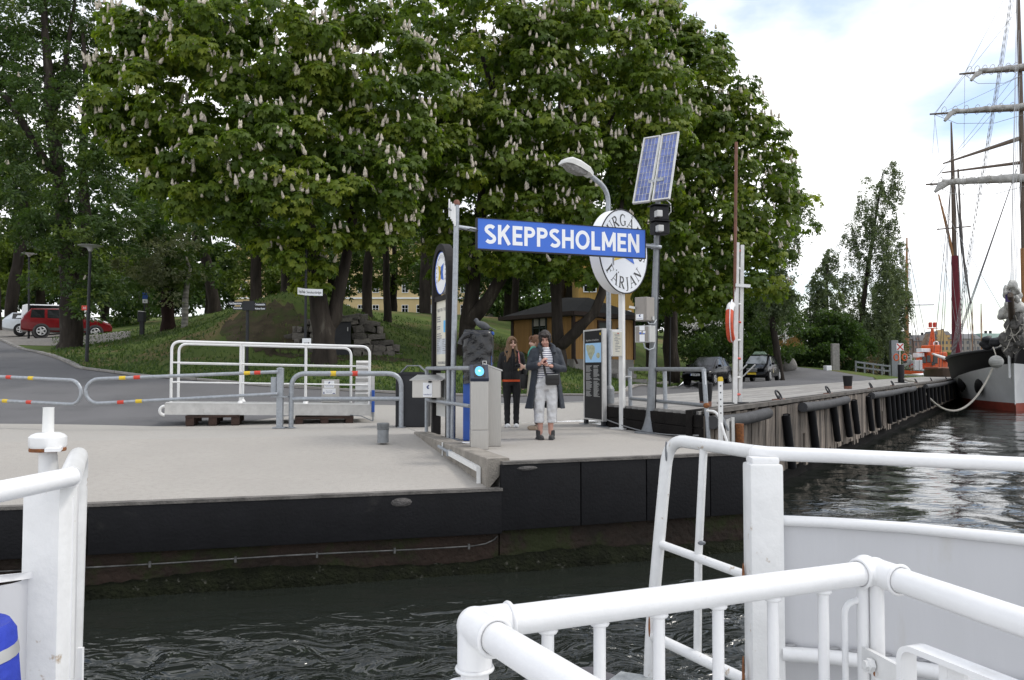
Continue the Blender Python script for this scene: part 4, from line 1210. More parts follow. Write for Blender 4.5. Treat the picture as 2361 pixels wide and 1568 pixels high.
def background():
 rg = np.random.default_rng(77)
 bl = [(X, 690 - 14 * (i % 3), 62, 40, 128 - 6 * (i % 2)) for i, X in enumerate(range(-300, 560, 70))] + [(X, 640 - 10 * (i % 3), 70, 50, 140) for i, X in enumerate(range(-300, 1700, 80))] + [(X, 740, 60, 40, 105) for X in range(1460, 1800, 70)] + [(X, 700, 60, 42, 116) for X in range(1150, 1500, 55)]
 v, f, t, *_ = crown(bl, 'far', M_LEAF2, rg, dens=.12, rc=2.2, per=30, leaf=2.7, tbase=.35)
 o = bpy.data.objects.new('distant_wood', np_mesh('distant_wood', v, f, M_LEAF2, tint=t)); COL.objects.link(o); tag(o, 'dense dark wood closing the view far behind the park trees', 'wood', kind='stuff')
 # park trees beyond, sunlight painted into the paler leaf colour
 L = [(-60, 72, 520, 170, 190, M_LEAF4), (90, 76, 570, 120, 120, M_LEAF4), (240, 82, 610, 110, 95, M_LEAF4), (480, 84, 560, 130, 120, M_LEAF2),
   (620, 80, 600, 110, 90, M_LEAF4), (760, 82, 575, 120, 110, M_LEAF2), (905, 86, 570, 120, 100, M_LEAF4), (1040, 82, 600, 110, 85, M_LEAF2), (1170, 78, 560, 120, 130, M_LEAF2), (1310, 74, 520, 120, 130, M_LEAF2), (1440, 68, 520, 120, 170, M_LEAF2),
   (690, 60, 330, 230, 200, M_LEAF2), (980, 60, 280, 230, 230, M_LEAF2), (1290, 60, 270, 210, 230, M_LEAF2), (330, 64, 440, 120, 140, M_LEAF2), (1600, 64, 520, 130, 190, M_LEAF2)]
 labs = ['pale green park tree far behind at the left picture edge', 'light green park tree seen between the left lamp posts', 'light green park tree behind the tall dark lamp post', 'dark park tree behind the leaning trunk on the mound',
   'sunlit park tree behind the direction sign', 'dark park tree behind the forked chestnut trunk', 'sunlit park tree in front of the pale yellow building', 'park tree behind the ticket information board',
   'dark park tree left above the ochre hut', 'dark park tree behind the ochre hut roof', 'tall dark park tree behind the round ferry sign', 'tall dark tree filling in behind the great chestnut',
   'tall dark tree filling in between two chestnuts', 'tall dark tree behind the hut chestnut', 'dark tree in the gap left of the great chestnut', 'dark tree behind the rightmost chestnut']
 for i, ((X, d, Y, rx, ry, m), lab) in enumerate(zip(L, labs)):
  b = on(X, d, -.1)
  bl = [(X, Y, rx, ry, d, .6), (X - rx * .5, Y + ry * .4, rx * .55, ry * .5, d - 2, .6), (X + rx * .5, Y + ry * .35, rx * .55, ry * .5, d - 1.5, .6)]
  paths = [([b, P(X + 6, Y + ry * .3, d), P(X, Y - ry * .4, d)], [.45, .34, .1])]
  plant('park_tree', lab, 'tree', b, bl, 'far', m, paths, seed=100 + i, dens=.40, rc=1.3, per=26, leaf=1.35, fill=.35, tbase=.5)
 b = on(425, 37.5, -.1)
 plant('silver_leaved_tree', 'greyish silver leaved tree above the parking sign', 'tree', b, [(380, 605, 85, 55, 36.5), (325, 615, 50, 38, 36), (395, 665, 48, 34, 36, .8), (420, 560, 60, 40, 38, .8), (340, 565, 50, 35, 37, .6)], 'linden', M_LEAF5,
   [([b, P(428, 690, 37.5), P(436, 620, 37.5), P(428, 590, 37.5)], [.17, .14, .11, .05])], M_BARKB, seed=130, dens=1.3, rc=.6, per=36, leaf=.75, tbase=.55)
 b = on(270, 57)
 plant('lilac_bush', 'dark shrub with white blossom behind the maroon car', 'shrub', b, [(268, 690, 62, 60, 57), (310, 735, 45, 30, 57)], 'bush', M_LEAF2, seed=131, dens=.9, rc=.8, per=34, leaf=1.3)
 rg = np.random.default_rng(9)
 for nm, lab, blobs, dens, leaf, m, white in (
  ('laurel_bush', 'big dark rhododendron with white blossom behind the black parked car', [(1640, 770, 75, 55, 52), (1600, 745, 60, 40, 53), (1590, 790, 55, 35, 50), (1680, 800, 50, 32, 52)], 1.0, 1.3, M_LEAF2, [(1600, 745, 30, 20, 51, 60), (1640, 735, 40, 20, 51, 70)]),
  ('laurel_bush', 'dark bush behind the lifebuoy ladder and the taxi', [(1715, 750, 60, 80, 56), (1745, 700, 60, 70, 58), (1735, 800, 50, 35, 56)], 1.0, 1.3, M_LEAF2, []),
  ('lilac_bush', 'bush with hanging white blossom right of the taxi roof', [(1800, 770, 40, 60, 60), (1780, 800, 45, 35, 60), (1815, 730, 25, 40, 62)], 1.0, 1.3, M_LEAF2, [(1792, 765, 24, 36, 58, 110)])):
  c = blobs[0]; b = on(c[0], c[4], -.05)
  th = plant(nm, lab, 'shrub', b, blobs, 'bush', m, seed=140 + int(c[0]), dens=dens, rc=.9, per=34, leaf=leaf, tbase=.35)
  if white:
   V_, F_ = [], []; tv, tf = TPL['birch']; pos = []
   for X, Y, rx, ry, d, n in white:
    for _ in range(n):
     a = rg.normal(0, .5, 2); pos.append(np.array(P(X + rx * a[0], Y + ry * a[1], d - 1.2 + rg.uniform(-.5, .5))))
   pos = np.array(pos); n = len(pos)
   v, f, t = scatter('birch', pos, unit(rg.normal(0, 1, (n, 3))), unit(rg.normal(0, 1, (n, 3))), np.full(n, 1.2), np.ones(n))
   o = bpy.data.objects.new('blossom', np_mesh('blossom', v - np.array(b), f, M_BLOSW)); COL.objects.link(o); o.parent = th; o['kind'] = 'stuff'
 # weeping birches on the right
 d = 72; b = on(1986, d, -.1)
 plant('birch_tree', 'tall weeping birch on the right beyond the road end', 'tree', b,
   [(2040, 405, 32, 38, d, 1.2), (1998, 440, 26, 30, d, .9), (2020, 490, 52, 55, d), (2015, 570, 62, 55, d, 1.1), (2000, 650, 78, 60, d, 1.1), (2030, 720, 55, 60, d), (1985, 740, 80, 55, d, 1.1), (1960, 545, 22, 25, d, .7), (2055, 650, 35, 35, d, .8)],
   'birch', M_LEAF3, [([b, P(1986, 790, d), P(1990, 700, d), P(2010, 560, d), P(2035, 400, d)], [.36, .28, .24, .17, .04])], M_BARK, seed=150, dens=.58, rc=.95, per=74, strand=3.1, leaf=1.45, tbase=.5)
 d = 76; b = on(2047, d, -.1)
 plant('birch_tree', 'second weeping birch with hanging twigs beside the crossed red sign', 'tree', b, [(2050, 700, 38, 50, d), (2045, 760, 40, 40, d, .8), (2060, 800, 25, 18, d, .6)], 'birch', M_LEAF3,
   [([b, P(2047, 790, d), P(2048, 680, d)], [.32, .26, .1])], M_BARK, seed=151, dens=.95, rc=1.1, per=80, strand=2.6, leaf=1.7, tbase=.35)
 d = 68; b = on(1905, d, -.1)
 plant('birch_tree', 'slim pointed birch left of the tall weeping birch', 'tree', b, [(1905, 605, 22, 40, d, .8), (1895, 680, 38, 50, d), (1890, 750, 50, 50, d)], 'birch', M_LEAF3,
   [([b, P(1905, 700, d), P(1908, 575, d)], [.26, .18, .04])], M_BARK, seed=152, dens=1.0, rc=1.0, per=80, strand=1.6, leaf=1.6, tbase=.4)
 b = on(1920, 64, -.05)
 plant('yew_bush', 'dense dark evergreen bush at the road end under the birches', 'shrub', b, [(1905, 805, 62, 50, 65), (1955, 800, 45, 48, 66), (1865, 815, 38, 35, 65), (1930, 755, 45, 40, 66)], 'bush', M_LEAF2, seed=153, dens=1.1, rc=.9, per=40, leaf=1.5, tbase=.15)
 d = 50; b = on(1800, d, -.1)
 plant('birch_tree', 'weeping birch hanging over the taxi right of the chestnuts', 'tree', b, [(1800, 520, 42, 50, d, .7), (1810, 610, 32, 60, d, .8), (1785, 680, 45, 40, d, .8), (1825, 470, 30, 35, d, .5)], 'birch', M_LEAF3,
   [([b, P(1775, 700, d), P(1780, 560, d), P(1810, 450, d)], [.25, .18, .13, .04])], M_BARK, seed=154, dens=1.0, rc=.95, per=70, strand=1.9, leaf=1.5, tbase=.45)
background()

# ------------------------------------------------------------------ stone cellar front in the mound
def cellar():
 b = on(790, 29.6, -.2)
 th = thing('stone_cellar', 'rough fieldstone cellar front with a dark door set into the mound', 'stone wall', b)
 # backing mass
 prof = [(652, 775), (690, 748), (722, 738), (800, 726), (850, 730), (882, 748), (905, 790), (922, 815)]
 def dd(X): return 29.3 + ((X - 790) / 130.0) ** 2 * 1.0
 m = MB(); vs = []; fs = []
 for i, X in enumerate(np.linspace(652, 922, 28)):
  Y = float(np.interp(X, [q[0] for q in prof], [q[1] for q in prof])) + 6
  p = P(X, Y, dd(X) + .35); g = on(X, dd(X) + .35, -.3); bk = P(X, Y + 10, dd(X) + 3.2)
  vs += [g, p, bk]
 for i in range(27):
  fs += [(i * 3, i * 3 + 3, i * 3 + 4, i * 3 + 1), (i * 3 + 1, i * 3 + 4, i * 3 + 5, i * 3 + 2)]
 m.add(vs, fs); m.build('core', M_SOIL, th)
 meshes = []
 for s in range(7):
  rn = random.Random(s); bm = bmesh.new(); bmesh.ops.create_cube(bm, size=1)
  bmesh.ops.subdivide_edges(bm, edges=bm.edges[:], cuts=1, use_grid_fill=True)
  for v in bm.verts:
   l = max(abs(v.co.x), abs(v.co.y), abs(v.co.z)); r = v.co.length
   v.co *= (.66 + .34 * (.5 / r if r else 1)) * rn.uniform(.84, 1.12)
  me = bpy.data.meshes.new('stone'); bm.to_mesh(me); bm.free(); me.materials.append(M_STONE)
  me.polygons.foreach_set('use_smooth', [True] * len(me.polygons)); me.set_sharp_from_angle(angle=math.radians(38)); meshes.append(me)
 X0 = XD(652, 30.3); rn = random.Random(77)
 row = 0; z = on(790, 29.3).z - .15; n = 0
 while z < 3.4:
  h = rn.uniform(.19, .34); X = 650 + rn.uniform(0, 12)
  while X < 925:
   w = rn.choice([rn.uniform(.2, .36), rn.uniform(.36, .72)]); wp = w * F / 30
   Xc = X + wp / 2; d = dd(Xc) + .10 + (z - 1.2) * .10
   top = P(Xc, float(np.interp(Xc, [q[0] for q in prof], [q[1] for q in prof])), d).z
   gz = on(Xc, d).z
   if z + h * .6 < top and z + h > gz - .1 and not (772 < Xc < 812 and z < P(790, 742, 29.3).z):
    inst('stone', rn.choice(meshes), Vector((XD(Xc, d), d + rn.uniform(-.05, .05), z + h / 2)) - b, th,
      (rn.uniform(-.2, .2), rn.uniform(-.2, .2), rn.uniform(-.3, .3)), (w * 1.0, rn.uniform(.4, .6), h * rn.uniform(.8, 1.2))); n += 1
   X += wp * .99
  z += h * .93
 g = on(791, 29.3)
 m = MB(); t = P(791, 742, 29.25).z; m.bbox((g.x, 29.25, (g.z + t) / 2 - .1), (.60, .12, t - g.z + .2), None, .015); dr = m.build('door', M_DGREY, th)
 m = MB(); m.bar((g.x - .34, 29.22, t + .07), (g.x + .34, 29.22, t + .07), .3, .14); m.build('lintel', M_STONE, th)
 m = MB(); m.bar((g.x + .2, 29.17, g.z + .9), (g.x + .2, 29.17, g.z + 1.05), .03, .03); m.build('handle', M_LGREY, dr)
cellar()

# ------------------------------------------------------------------ buildings on the island
def window(parent, o, xd, w, h, panes=(2, 3), frame=M_SIGNW, glass=M_GLASSD, nrm=None, depth=.06):
 M = SF(o, xd)
 m = MB(); t = .06 * w / .9
 m.rect(M, -w / 2, -h / 2, -w / 2 + t, h / 2, 0, depth); m.rect(M, w / 2 - t, -h / 2, w / 2, h / 2, 0, depth)
 m.rect(M, -w / 2 + t, -h / 2, w / 2 - t, -h / 2 + t, 0, depth); m.rect(M, -w / 2 + t, h / 2 - t, w / 2 - t, h / 2, 0, depth)
 for i in range(1, panes[0]):
  x = -w / 2 + w * i / panes[0]; m.rect(M, x - t * .4, -h / 2 + t, x + t * .4, h / 2 - t, 0, depth * .8)
 for i in range(1, panes[1]):
  y = -h / 2 + h * i / panes[1]; m.rect(M, -w / 2 + t, y - t * .3, w / 2 - t, y + t * .3, 0, depth * .7)
 f = m.build('window', frame, parent)
 m = MB(); m.rect(M, -w / 2 + t * .9, -h / 2 + t * .9, w / 2 - t * .9, h / 2 - t * .9, .004, .012); m.build('pane', glass, f)
 return f
def hut():
 C0 = on(1322, 36); zc = C0.z
 L = Vector((XD(1183, 39.4), 39.4, 0)); R = Vector((XD(1461, 39.2), 39.2, 0)); c = Vector((C0.x, 36, 0))
 K = L + R - c
 zb = zc - .35; z1 = zc + .42; z2 = P(1322, 724, 36).z
 cen = (L + R) / 2
 th = thing('wooden_hut', 'small ochre boarded hut with dark hipped roof behind the chestnut', 'hut', (cen.x, cen.y, zb))
 def quad(mb, pts, z0, za, infl=0.0):
  q = [cen + (p - cen) * (1 + infl) for p in pts]
  vs = [(p.x, p.y, z0) for p in q] + [(p.x, p.y, za) for p in q]
  mb.add(vs, [(3, 2, 1, 0), (4, 5, 6, 7), (0, 1, 5, 4), (1, 2, 6, 5), (2, 3, 7, 6), (3, 0, 4, 7)])
 pts = [c, R, K, L]
 m = MB(); quad(m, pts, zb, z1, .0); m.build('stone_base', M_GRANITE, th)
 m = MB(); quad(m, pts, z1, z2, -.02); m.build('wall_core', M_YHOUSE, th)
 # vertical boards, each a part
 for p, q in ((c, R), (L, c)):
  d = (q - p); ln = d.length; d.normalize(); n = int(ln / .2)
  me = None
  for i in range(n):
   s = (i + .5) * ln / n; g = p + d * s
   if me is None:
    mb = MB(); mb.box((0, 0, 0), (ln / n - .012, .03, z2 - z1 - .002)); o = mb.build('board', M_YHOUSE, origin=(0, 0, 0)); me = o.data; bpy.data.objects.remove(o)
   nrm = Vector((d.y, -d.x, 0))
   w = g + nrm * .012
   inst('board', me, (w.x - cen.x, w.y - cen.y, (z1 + z2) / 2 - zb), th, (0, 0, math.atan2(d.y, d.x)))
 for p in (c, R, L):
  m = MB(); m.box((p.x, p.y - .03, (z1 + z2) / 2), (.14, .14, z2 - z1), math.radians(45)); m.build('corner_board', M_BROWN, th)
 # roof: hipped with overhang
 ov = [cen + (p - cen) * 1.24 for p in pts]
 rz = P(1375, 676, 37.5).z
 r1 = cen + (K - c) * .08 + (L - R) * .07; r2 = cen + (K - c) * .08 - (L - R) * .13
 m = MB()
 vs = [(p.x, p.y, z2 + .05) for p in ov] + [(r2.x, r2.y, rz), (r1.x, r1.y, rz)] + [(p.x, p.y, z2 - .10) for p in ov]
 m.add(vs, [(0, 1, 4, 5), (1, 2, 4), (2, 3, 5, 4), (3, 0, 5), (6, 7, 1, 0), (7, 8, 2, 1), (8, 9, 3, 2), (9, 6, 0, 3), (9, 8, 7, 6)])
 rf = m.build('roof', M_ROOFD, th)
 for p, q in ((ov[0], ov[1]), (ov[3], ov[0])):
  m = MB(); m.bar((p.x, p.y, z2 + .0), (q.x, q.y, z2 + .0), .10, .18); m.build('eave_board', M_BROWN, th)
 # downspout at the corner
 m = MB(); pts2 = bend([(c.x + .9, c.y + .5, z2 - .05), (c.x + .05, c.y - .12, z2 - .45), (c.x + .05, c.y - .14, z1 + .05), (c.x + .16, c.y - .25, z1 - .22)], .1)
 m.tube(pts2, .05, 8); m.build('downspout', M_BROWN, th, smooth=50)
 dl = (c - L).normalized(); dr = (R - c).normalized()
 nl = Vector((dl.y, -dl.x, 0)); nr = Vector((dr.y, -dr.x, 0))
 def at_face(X, p, d):
  k = (X - CX) / F; t = (k * p.y - p.x) / (d.x - k * d.y); return p + d * t
 g = at_face(1246, L, dl) + nl * .03; window(th, (g.x, g.y, P(1246, 757, 38).z), dl, 1.05, 1.25, (2, 2), M_GREENP, M_GLASSD)
 g2 = g + nl * .08; M = SF((g2.x, g2.y, P(1246, 742, 38).z), dl)
 for s in (-.24, .24):
  m = MB(); m.rect(M, s - .17, -.22, s + .17, .2, -.05, .01); m.build('curtain', M_CURTAIN, th)
 g = at_face(1392, c, dr) + nr * .03
 m = MB(); M = SF((g.x, g.y, z1), dr); m.rect(M, -.42, 0, .42, 1.75, 0, .05); d_ = m.build('door', M_GREENP, th)
 m = MB(); m.rect(M, -.52, 0, -.42, 1.85, 0, .07); m.rect(M, .42, 0, .52, 1.85, 0, .07); m.rect(M, -.42, 1.75, .42, 1.85, 0, .07); m.build('door_frame', M_BROWN, th)
 m = MB(); m.ell((g.x, g.y - .06, z1 + 2.02), (.09, .07, .09), 10, 6); m.build('wall_lamp', M_BLACK, th)
 g = at_face(1428, c, dr) + nr * .03; window(th, (g.x, g.y, z1 + 1.05), dr, .5, 1.0, (1, 2), M_GREENP, M_GLASSD)
 g = at_face(1352, c, dr) + nr * .04
 m = MB(); M = SF((g.x, g.y, P(1340, 775, 36.5).z), dr); m.rect(M, -.3, -.22, .3, .22, 0, .05); m.build('sign_plate', M_DGREY, th)
 # steps
 for i in range(3):
  g = at_face(1392 + i * 10, c, dr) + nr * (.5 + i * .38); m = MB(); m.bbox((g.x, g.y, H(g.x, g.y) + .30 - .12 * i), (1.5, .5, .22), math.atan2(dr.y, dr.x), .02); m.build('step', M_GRANITE, th)
hut()
def long_building():
 d = 120.0; x0, x1 = XD(540, d), XD(1165, d); zb = min(H(x, d) for x in (x0, x1, 0, -15)) - .6
 zt = P(900, 560, d).z
 c = ((x0 + x1) / 2, d + 5, zb)
 th = thing('manor_building', 'long pale yellow plastered building with white windows far behind the trees', 'building', c)
 m = MB(); m.box((c[0], d + 5, (zb + zt) / 2), (x1 - x0, 10, zt - zb)); m.build('wall', M_YWALL, th)
 m = MB(); m.box((c[0], d - .05, zb + .9), (x1 - x0, .12, 1.6)); m.build('plinth', M_GRANITE, th)
 m = MB(); zr = zt + 4
 m.add([(x0 - .5, d - .6, zt), (x1 + .5, d - .6, zt), (x1 + .5, d + 10.6, zt), (x0 - .5, d + 10.6, zt), (x0 + 3, d + 5, zr), (x1 - 3, d + 5, zr)], [(0, 1, 5, 4), (1, 2, 5), (2, 3, 4, 5), (3, 0, 4), (3, 2, 1, 0)])
 rf = m.build('roof', M_ROOFD, th)
 gz = P(980, 716, d).z
 x = x0 + 1.4
 while x < x1 - 1:
  for k in range(2):
   window(th, (x, d - .02, gz + k * 3.6), (1, 0, 0), 1.0, 1.75, (2, 3), M_SIGNW, M_GLASSD)
  x += 2.25
 m = MB(); m.box((c[0], d - .08, gz + 1.9), (x1 - x0, .18, .22)); m.build('string_course', M_SIGNW, th)
long_building()
def wood_house():
 d = 56.0; x0, x1 = XD(1335, d), XD(1462, d); zb = H((x0 + x1) / 2, d) - .6; zt = P(1400, 585, d).z
 c = ((x0 + x1) / 2, d + 3, zb)
 th = thing('wooden_house', 'tall ochre yellow wooden house half hidden behind the hut and round sign', 'building', c)
 m = MB(); m.box((c[0], d + 3, (zb + zt) / 2), (x1 - x0, 6, zt - zb)); m.build('wall', mat('yellow_boards', (.52, .32, .09), .85, var=.12, scale=2, bump=.2, stretch=(6, 6, .4)), th)
 m = MB(); m.add([(x0 - .5, d - .6, zt), (x1 + .5, d - .6, zt), (x1 + .5, d + 6.6, zt), (x0 - .5, d + 6.6, zt), (x0, d + 3, zt + 2.4), (x1, d + 3, zt + 2.4)], [(0, 1, 5, 4), (1, 2, 5), (2, 3, 4, 5), (3, 0, 4), (3, 2, 1, 0)]); m.build('roof', M_ROOFD, th)
 for X in (1360, 1400, 1440):
  for Y in (650, 740):
   p = P(X, Y, d - .03); window(th, p, (1, 0, 0), .95, 1.5, (2, 3))
 m = MB(); p = P(1382, 690, d - .1); m.bar((p.x, p.y, zb), (p.x, p.y, zt), .12, .1); m.build('downspout', M_BROWN, th)
wood_house()
def right_edge_buildings():
 d = 78; b = on(1985, d, -.2); x0, x1 = XD(1955, d), XD(2034, d); zt = P(2000, 785, d).z
 th = thing('ochre_shed', 'pale ochre shed behind the birch trunks with a dark crossed railing in front', 'building', b)
 m = MB(); m.box(((x0 + x1) / 2, d + 2, (b.z + zt) / 2), (x1 - x0, 4, zt - b.z)); m.build('wall', mat('peach_boards', (.52, .36, .22), .85, var=.1, bump=.2, stretch=(5, 5, .5)), th)
 m = MB(); m.add([(x0 - .4, d - .5, zt), (x1 + .4, d - .5, zt), (x1 + .4, d + 4.5, zt), (x0 - .4, d + 4.5, zt), (x0 - .4, d + 2, zt + 1.5), (x1 + .4, d + 2, zt + 1.5)], [(0, 1, 5, 4), (1, 2, 5), (2, 3, 4, 5), (3, 0, 4), (3, 2, 1, 0)]); m.build('roof', M_ROOFD, th)
 m = MB(); m.box((x1 + .1, d - .1, (b.z + zt) / 2), (.2, .2, zt - b.z)); m.build('corner_board', M_SIGNW, th)
 window(th, ((x0 + x1) / 2 - .2, d - .03, (b.z + zt) / 2 + .5), (1, 0, 0), .8, 1.1, (2, 2))
 # crossed railing
 dr = 72; g = on(1985, dr)
 th = thing('crossed_railing', 'dark brown wooden railing with crossed braces in front of the ochre shed', 'railing', g)
 xs = [XD(X, dr) for X in (1956, 1980, 2004, 2028)]
 for x in xs:
  z = H(x, dr); m = MB(); m.box((x, dr, z + .55), (.12, .12, 1.2)); m.build('post', M_BROWN, th)
 for a, b2 in zip(xs, xs[1:]):
  za, zb = H(a, dr), H(b2, dr)
  for h in (.15, 1.05):
   m = MB(); m.bar((a + .06, dr, za + h), (b2 - .06, dr, zb + h), .08, .09); m.build('rail', M_BROWN, th)
  m = MB(); m.bar((a + .06, dr - .01, za + .2), (b2 - .06, dr - .01, zb + 1.0), .05, .07); m.build('brace', M_BROWN, th)
  m = MB(); m.bar((a + .06, dr + .05, za + 1.0), (b2 - .06, dr + .05, zb + .2), .05, .07); m.build('brace', M_BROWN, th)
 # low grey fence nearer
 dg = 62
 th = thing('low_fence', 'low grey wooden fence at the end of the road under the birches', 'fence', on(2010, dg))
 xs = [XD(X, dg) for X in (1972, 1992, 2012, 2032, 2050)]
 for x in xs:
  z = H(x, dg); m = MB(); m.box((x, dg, z + .4), (.11, .11, .95)); m.build('post', M_GALVD, th)
 for a, b2 in zip(xs, xs[1:]):
  for h in (.38, .78):
   m = MB(); m.bar((a, dg - .07, H(a, dg) + h), (b2 - .02, dg - .07, H(b2, dg) + h), .04, .13); m.build('rail', M_GALVD, th)
 g = on(1925, 66); m = MB(); m.bbox((XD(1925, 60.5), 60.5, H(XD(1925, 60.5), 60.5) + .95), (.55, .35, 2.2), None, .02)
 tag(m.build('concrete_pillar', M_GRANITE), 'grey upright stone pillar beside the dense dark evergreen bush', 'pillar')
 p = on(2060, 70); m = MB(); m.bbox((p.x, p.y, p.z + 1.6), (.62, .5, 3.4), None, .03)
 tag(m.build('concrete_pillar', M_GALVD), 'tall grey box pillar between the birch and the white boat', 'pillar')
 p = on(1815, 61)
 m = MB(); m.ell(p + V(0, 0, .45), (.72, .55, .68), 14, 9)
 for i, v in enumerate(m.v): m.v[i] = v + Vector((math.sin(v.x * 5 + v.z * 4), math.cos(v.y * 6 + v.x * 3), math.sin(v.z * 5 + v.x))) * .06
 tag(m.build('boulder', M_GRANITE, smooth=50), 'rounded grey boulder at the bend of the road', 'boulder')
 p = on(1907, 60); m = MB(); m.bbox(p + V(0, 0, .14), (.5, .4, .4), .3, .05); tag(m.build('white_stone', M_SIGNW), 'small white painted stone at the road edge near the evergreen bush', 'stone')
 d = 74; p = on(1815, d, -.2); m = MB()
 th = thing('ochre_cabin', 'glimpse of an ochre cabin between the lilac bush and the evergreen bush', 'building', p)
 m.box(p + V(0, 1.5, 1.9), (3.4, 3, 3.4)); m.build('wall', M_YHOUSE, th)
 m = MB(); q = p + V(0, 1.5, 3.6); m.add([q + V(-2, -1.8, 0), q + V(2, -1.8, 0), q + V(2, 1.8, 0), q + V(-2, 1.8, 0), q + V(0, -1.8, 1.1), q + V(0, 1.8, 1.1)], [(0, 4, 5, 3), (1, 2, 5, 4), (0, 1, 4), (2, 3, 5), (3, 2, 1, 0)]); m.build('roof', M_ROOFD, th)
right_edge_buildings()
# ------------------------------------------------------------------ street furniture on the quay
SANG = math.atan2(U.y, U.x)
def band(mb_name, m, parent, p, q, r):
 b = MB(); b.tube([p, q], r, 12); return b.build(mb_name, m, parent, smooth=40)

def swing_barriers():
 def loop(tl, tr, br, bl, round_left, bands, label, post):
  th = thing('swing_barrier', label, 'barrier', post, 0, 'galvanised swing barriers across the landing')
  R = .0325
  if round_left:
   c1 = [tr, tl] ; ex = (tl + bl) / 2
   d = (tl - tr).normalized(); h = (tl - bl) / 2
   curve = [ex + d * h.length * math.sin(a) + h * math.cos(a) for a in np.linspace(0, PI, 12)]
   pts = [tr] + curve + [br]
  else:
   ex = (tr + br) / 2; d = (tr - tl).normalized(); h = (tr - br) / 2
   curve = [ex + d * h.length * math.sin(a) + h * math.cos(a) for a in np.linspace(0, PI, 12)]
   pts = [tl] + curve + [bl]
  m = MB(); m.tube(pts, R, 10); m.build('arm', M_GALV, th, smooth=60)
  for top, f, mt in bands:
   a, b = ((tl, tr) if top else (bl, br))
   p = a.lerp(b, f); d = (b - a).normalized()
   band('reflective_band', mt, th, p - d * .055, p + d * .055, R + .002)
  return th
 tl, tr, br, bl = P(228, 873.5, 14.0), P(640, 857.5, 14.4), P(640, 908, 14.4), P(228, 930, 14.0)
 base = G(645, 987, 0)
 th = loop(tl, tr, br, bl, True, [(1, .13, M_YEL), (1, .21, M_RED), (0, .12, M_RED), (0, .22, M_YEL), (1, .826, M_YEL), (1, .885, M_RED)], 'long galvanised swing barrier with a rounded end in front of the white gangway', base)
 m = MB(); top = P(646, 851, 14.45)
 m.bbox((base.x, base.y, top.z / 2), (.115, .115, top.z), .1, .012); m.build('post', M_GALV, th)
 m = MB(); m.lathe((base.x, base.y, top.z), [(.07, 0), (.07, .015), (.03, .03), (0, .03)], 12); m.build('cap', M_GALV, th, smooth=40)
 m = MB(); m.box((base.x, base.y, .01), (.22, .2, .02)); m.build('base_plate', M_GALV, th)
 m = MB(); z = P(646, 915, 14.45).z; m.box((base.x, base.y, z), (.3, .17, .02)); m.bbox((base.x - .12, base.y, P(646, 890, 14.45).z), (.10, .05, .33), .1, .01); m.build('hinge_bracket', M_GALV, th)
 tl, tr, br, bl = P(-250, 857, 14.9), P(163, 876.3, 14.1), P(163, 932.4, 14.1), P(-250, 911, 14.9)
 base = G(-255, 987, 0); base = V(XD(-255, 14.9), 14.9, 0)
 th = loop(tl, tr, br, bl, False, [(1, .67, M_RED), (1, .79, M_YEL), (0, .65, M_YEL), (0, .78, M_RED)], 'galvanised swing barrier reaching in from the left picture edge', base)
 m = MB(); m.bbox((base.x, base.y, .55), (.115, .115, 1.1), 0, .012); m.build('post', M_GALV, th)
 # fixed hoop
 b0, b1 = G(671, 986.5, 0), G(925, 985.5, 0); zt = P(671, 859, 14.45).z - .02; zm = P(671, 920.7, 14.45).z
 th = thing('hoop_barrier', 'fixed galvanised hoop barrier with one yellow and one red band beside the dark bin', 'barrier', (b0 + b1) / 2)
 R = .046
 m = MB(); m.tube(bend([b0, V(b0.x, b0.y, zt), V(b1.x, b1.y, zt), b1], .27, 7), R, 12); m.build('hoop', M_GALV, th, smooth=60)
 m = MB(); m.tube([V(b0.x + .02, b0.y, zm), V(b1.x - .02, b1.y, zm)], R * .92, 12); m.build('crossbar', M_GALV, th, smooth=60)
 for X, mt in ((770, M_YEL), (819, M_RED)):
  x = XD(X, (b0.y + b1.y) / 2); f = (x - b0.x) / (b1.x - b0.x); y = b0.y + (b1.y - b0.y) * f
  band('reflective_band', mt, th, V(x - .055, y, zt), V(x + .055, y, zt), R + .002)
 for b in (b0, b1):
  m = MB(); m.lathe(b, [(.085, 0), (.085, .012), (0, .012)], 14); m.build('foot_plate', M_GALV, th, smooth=40)
swing_barriers()

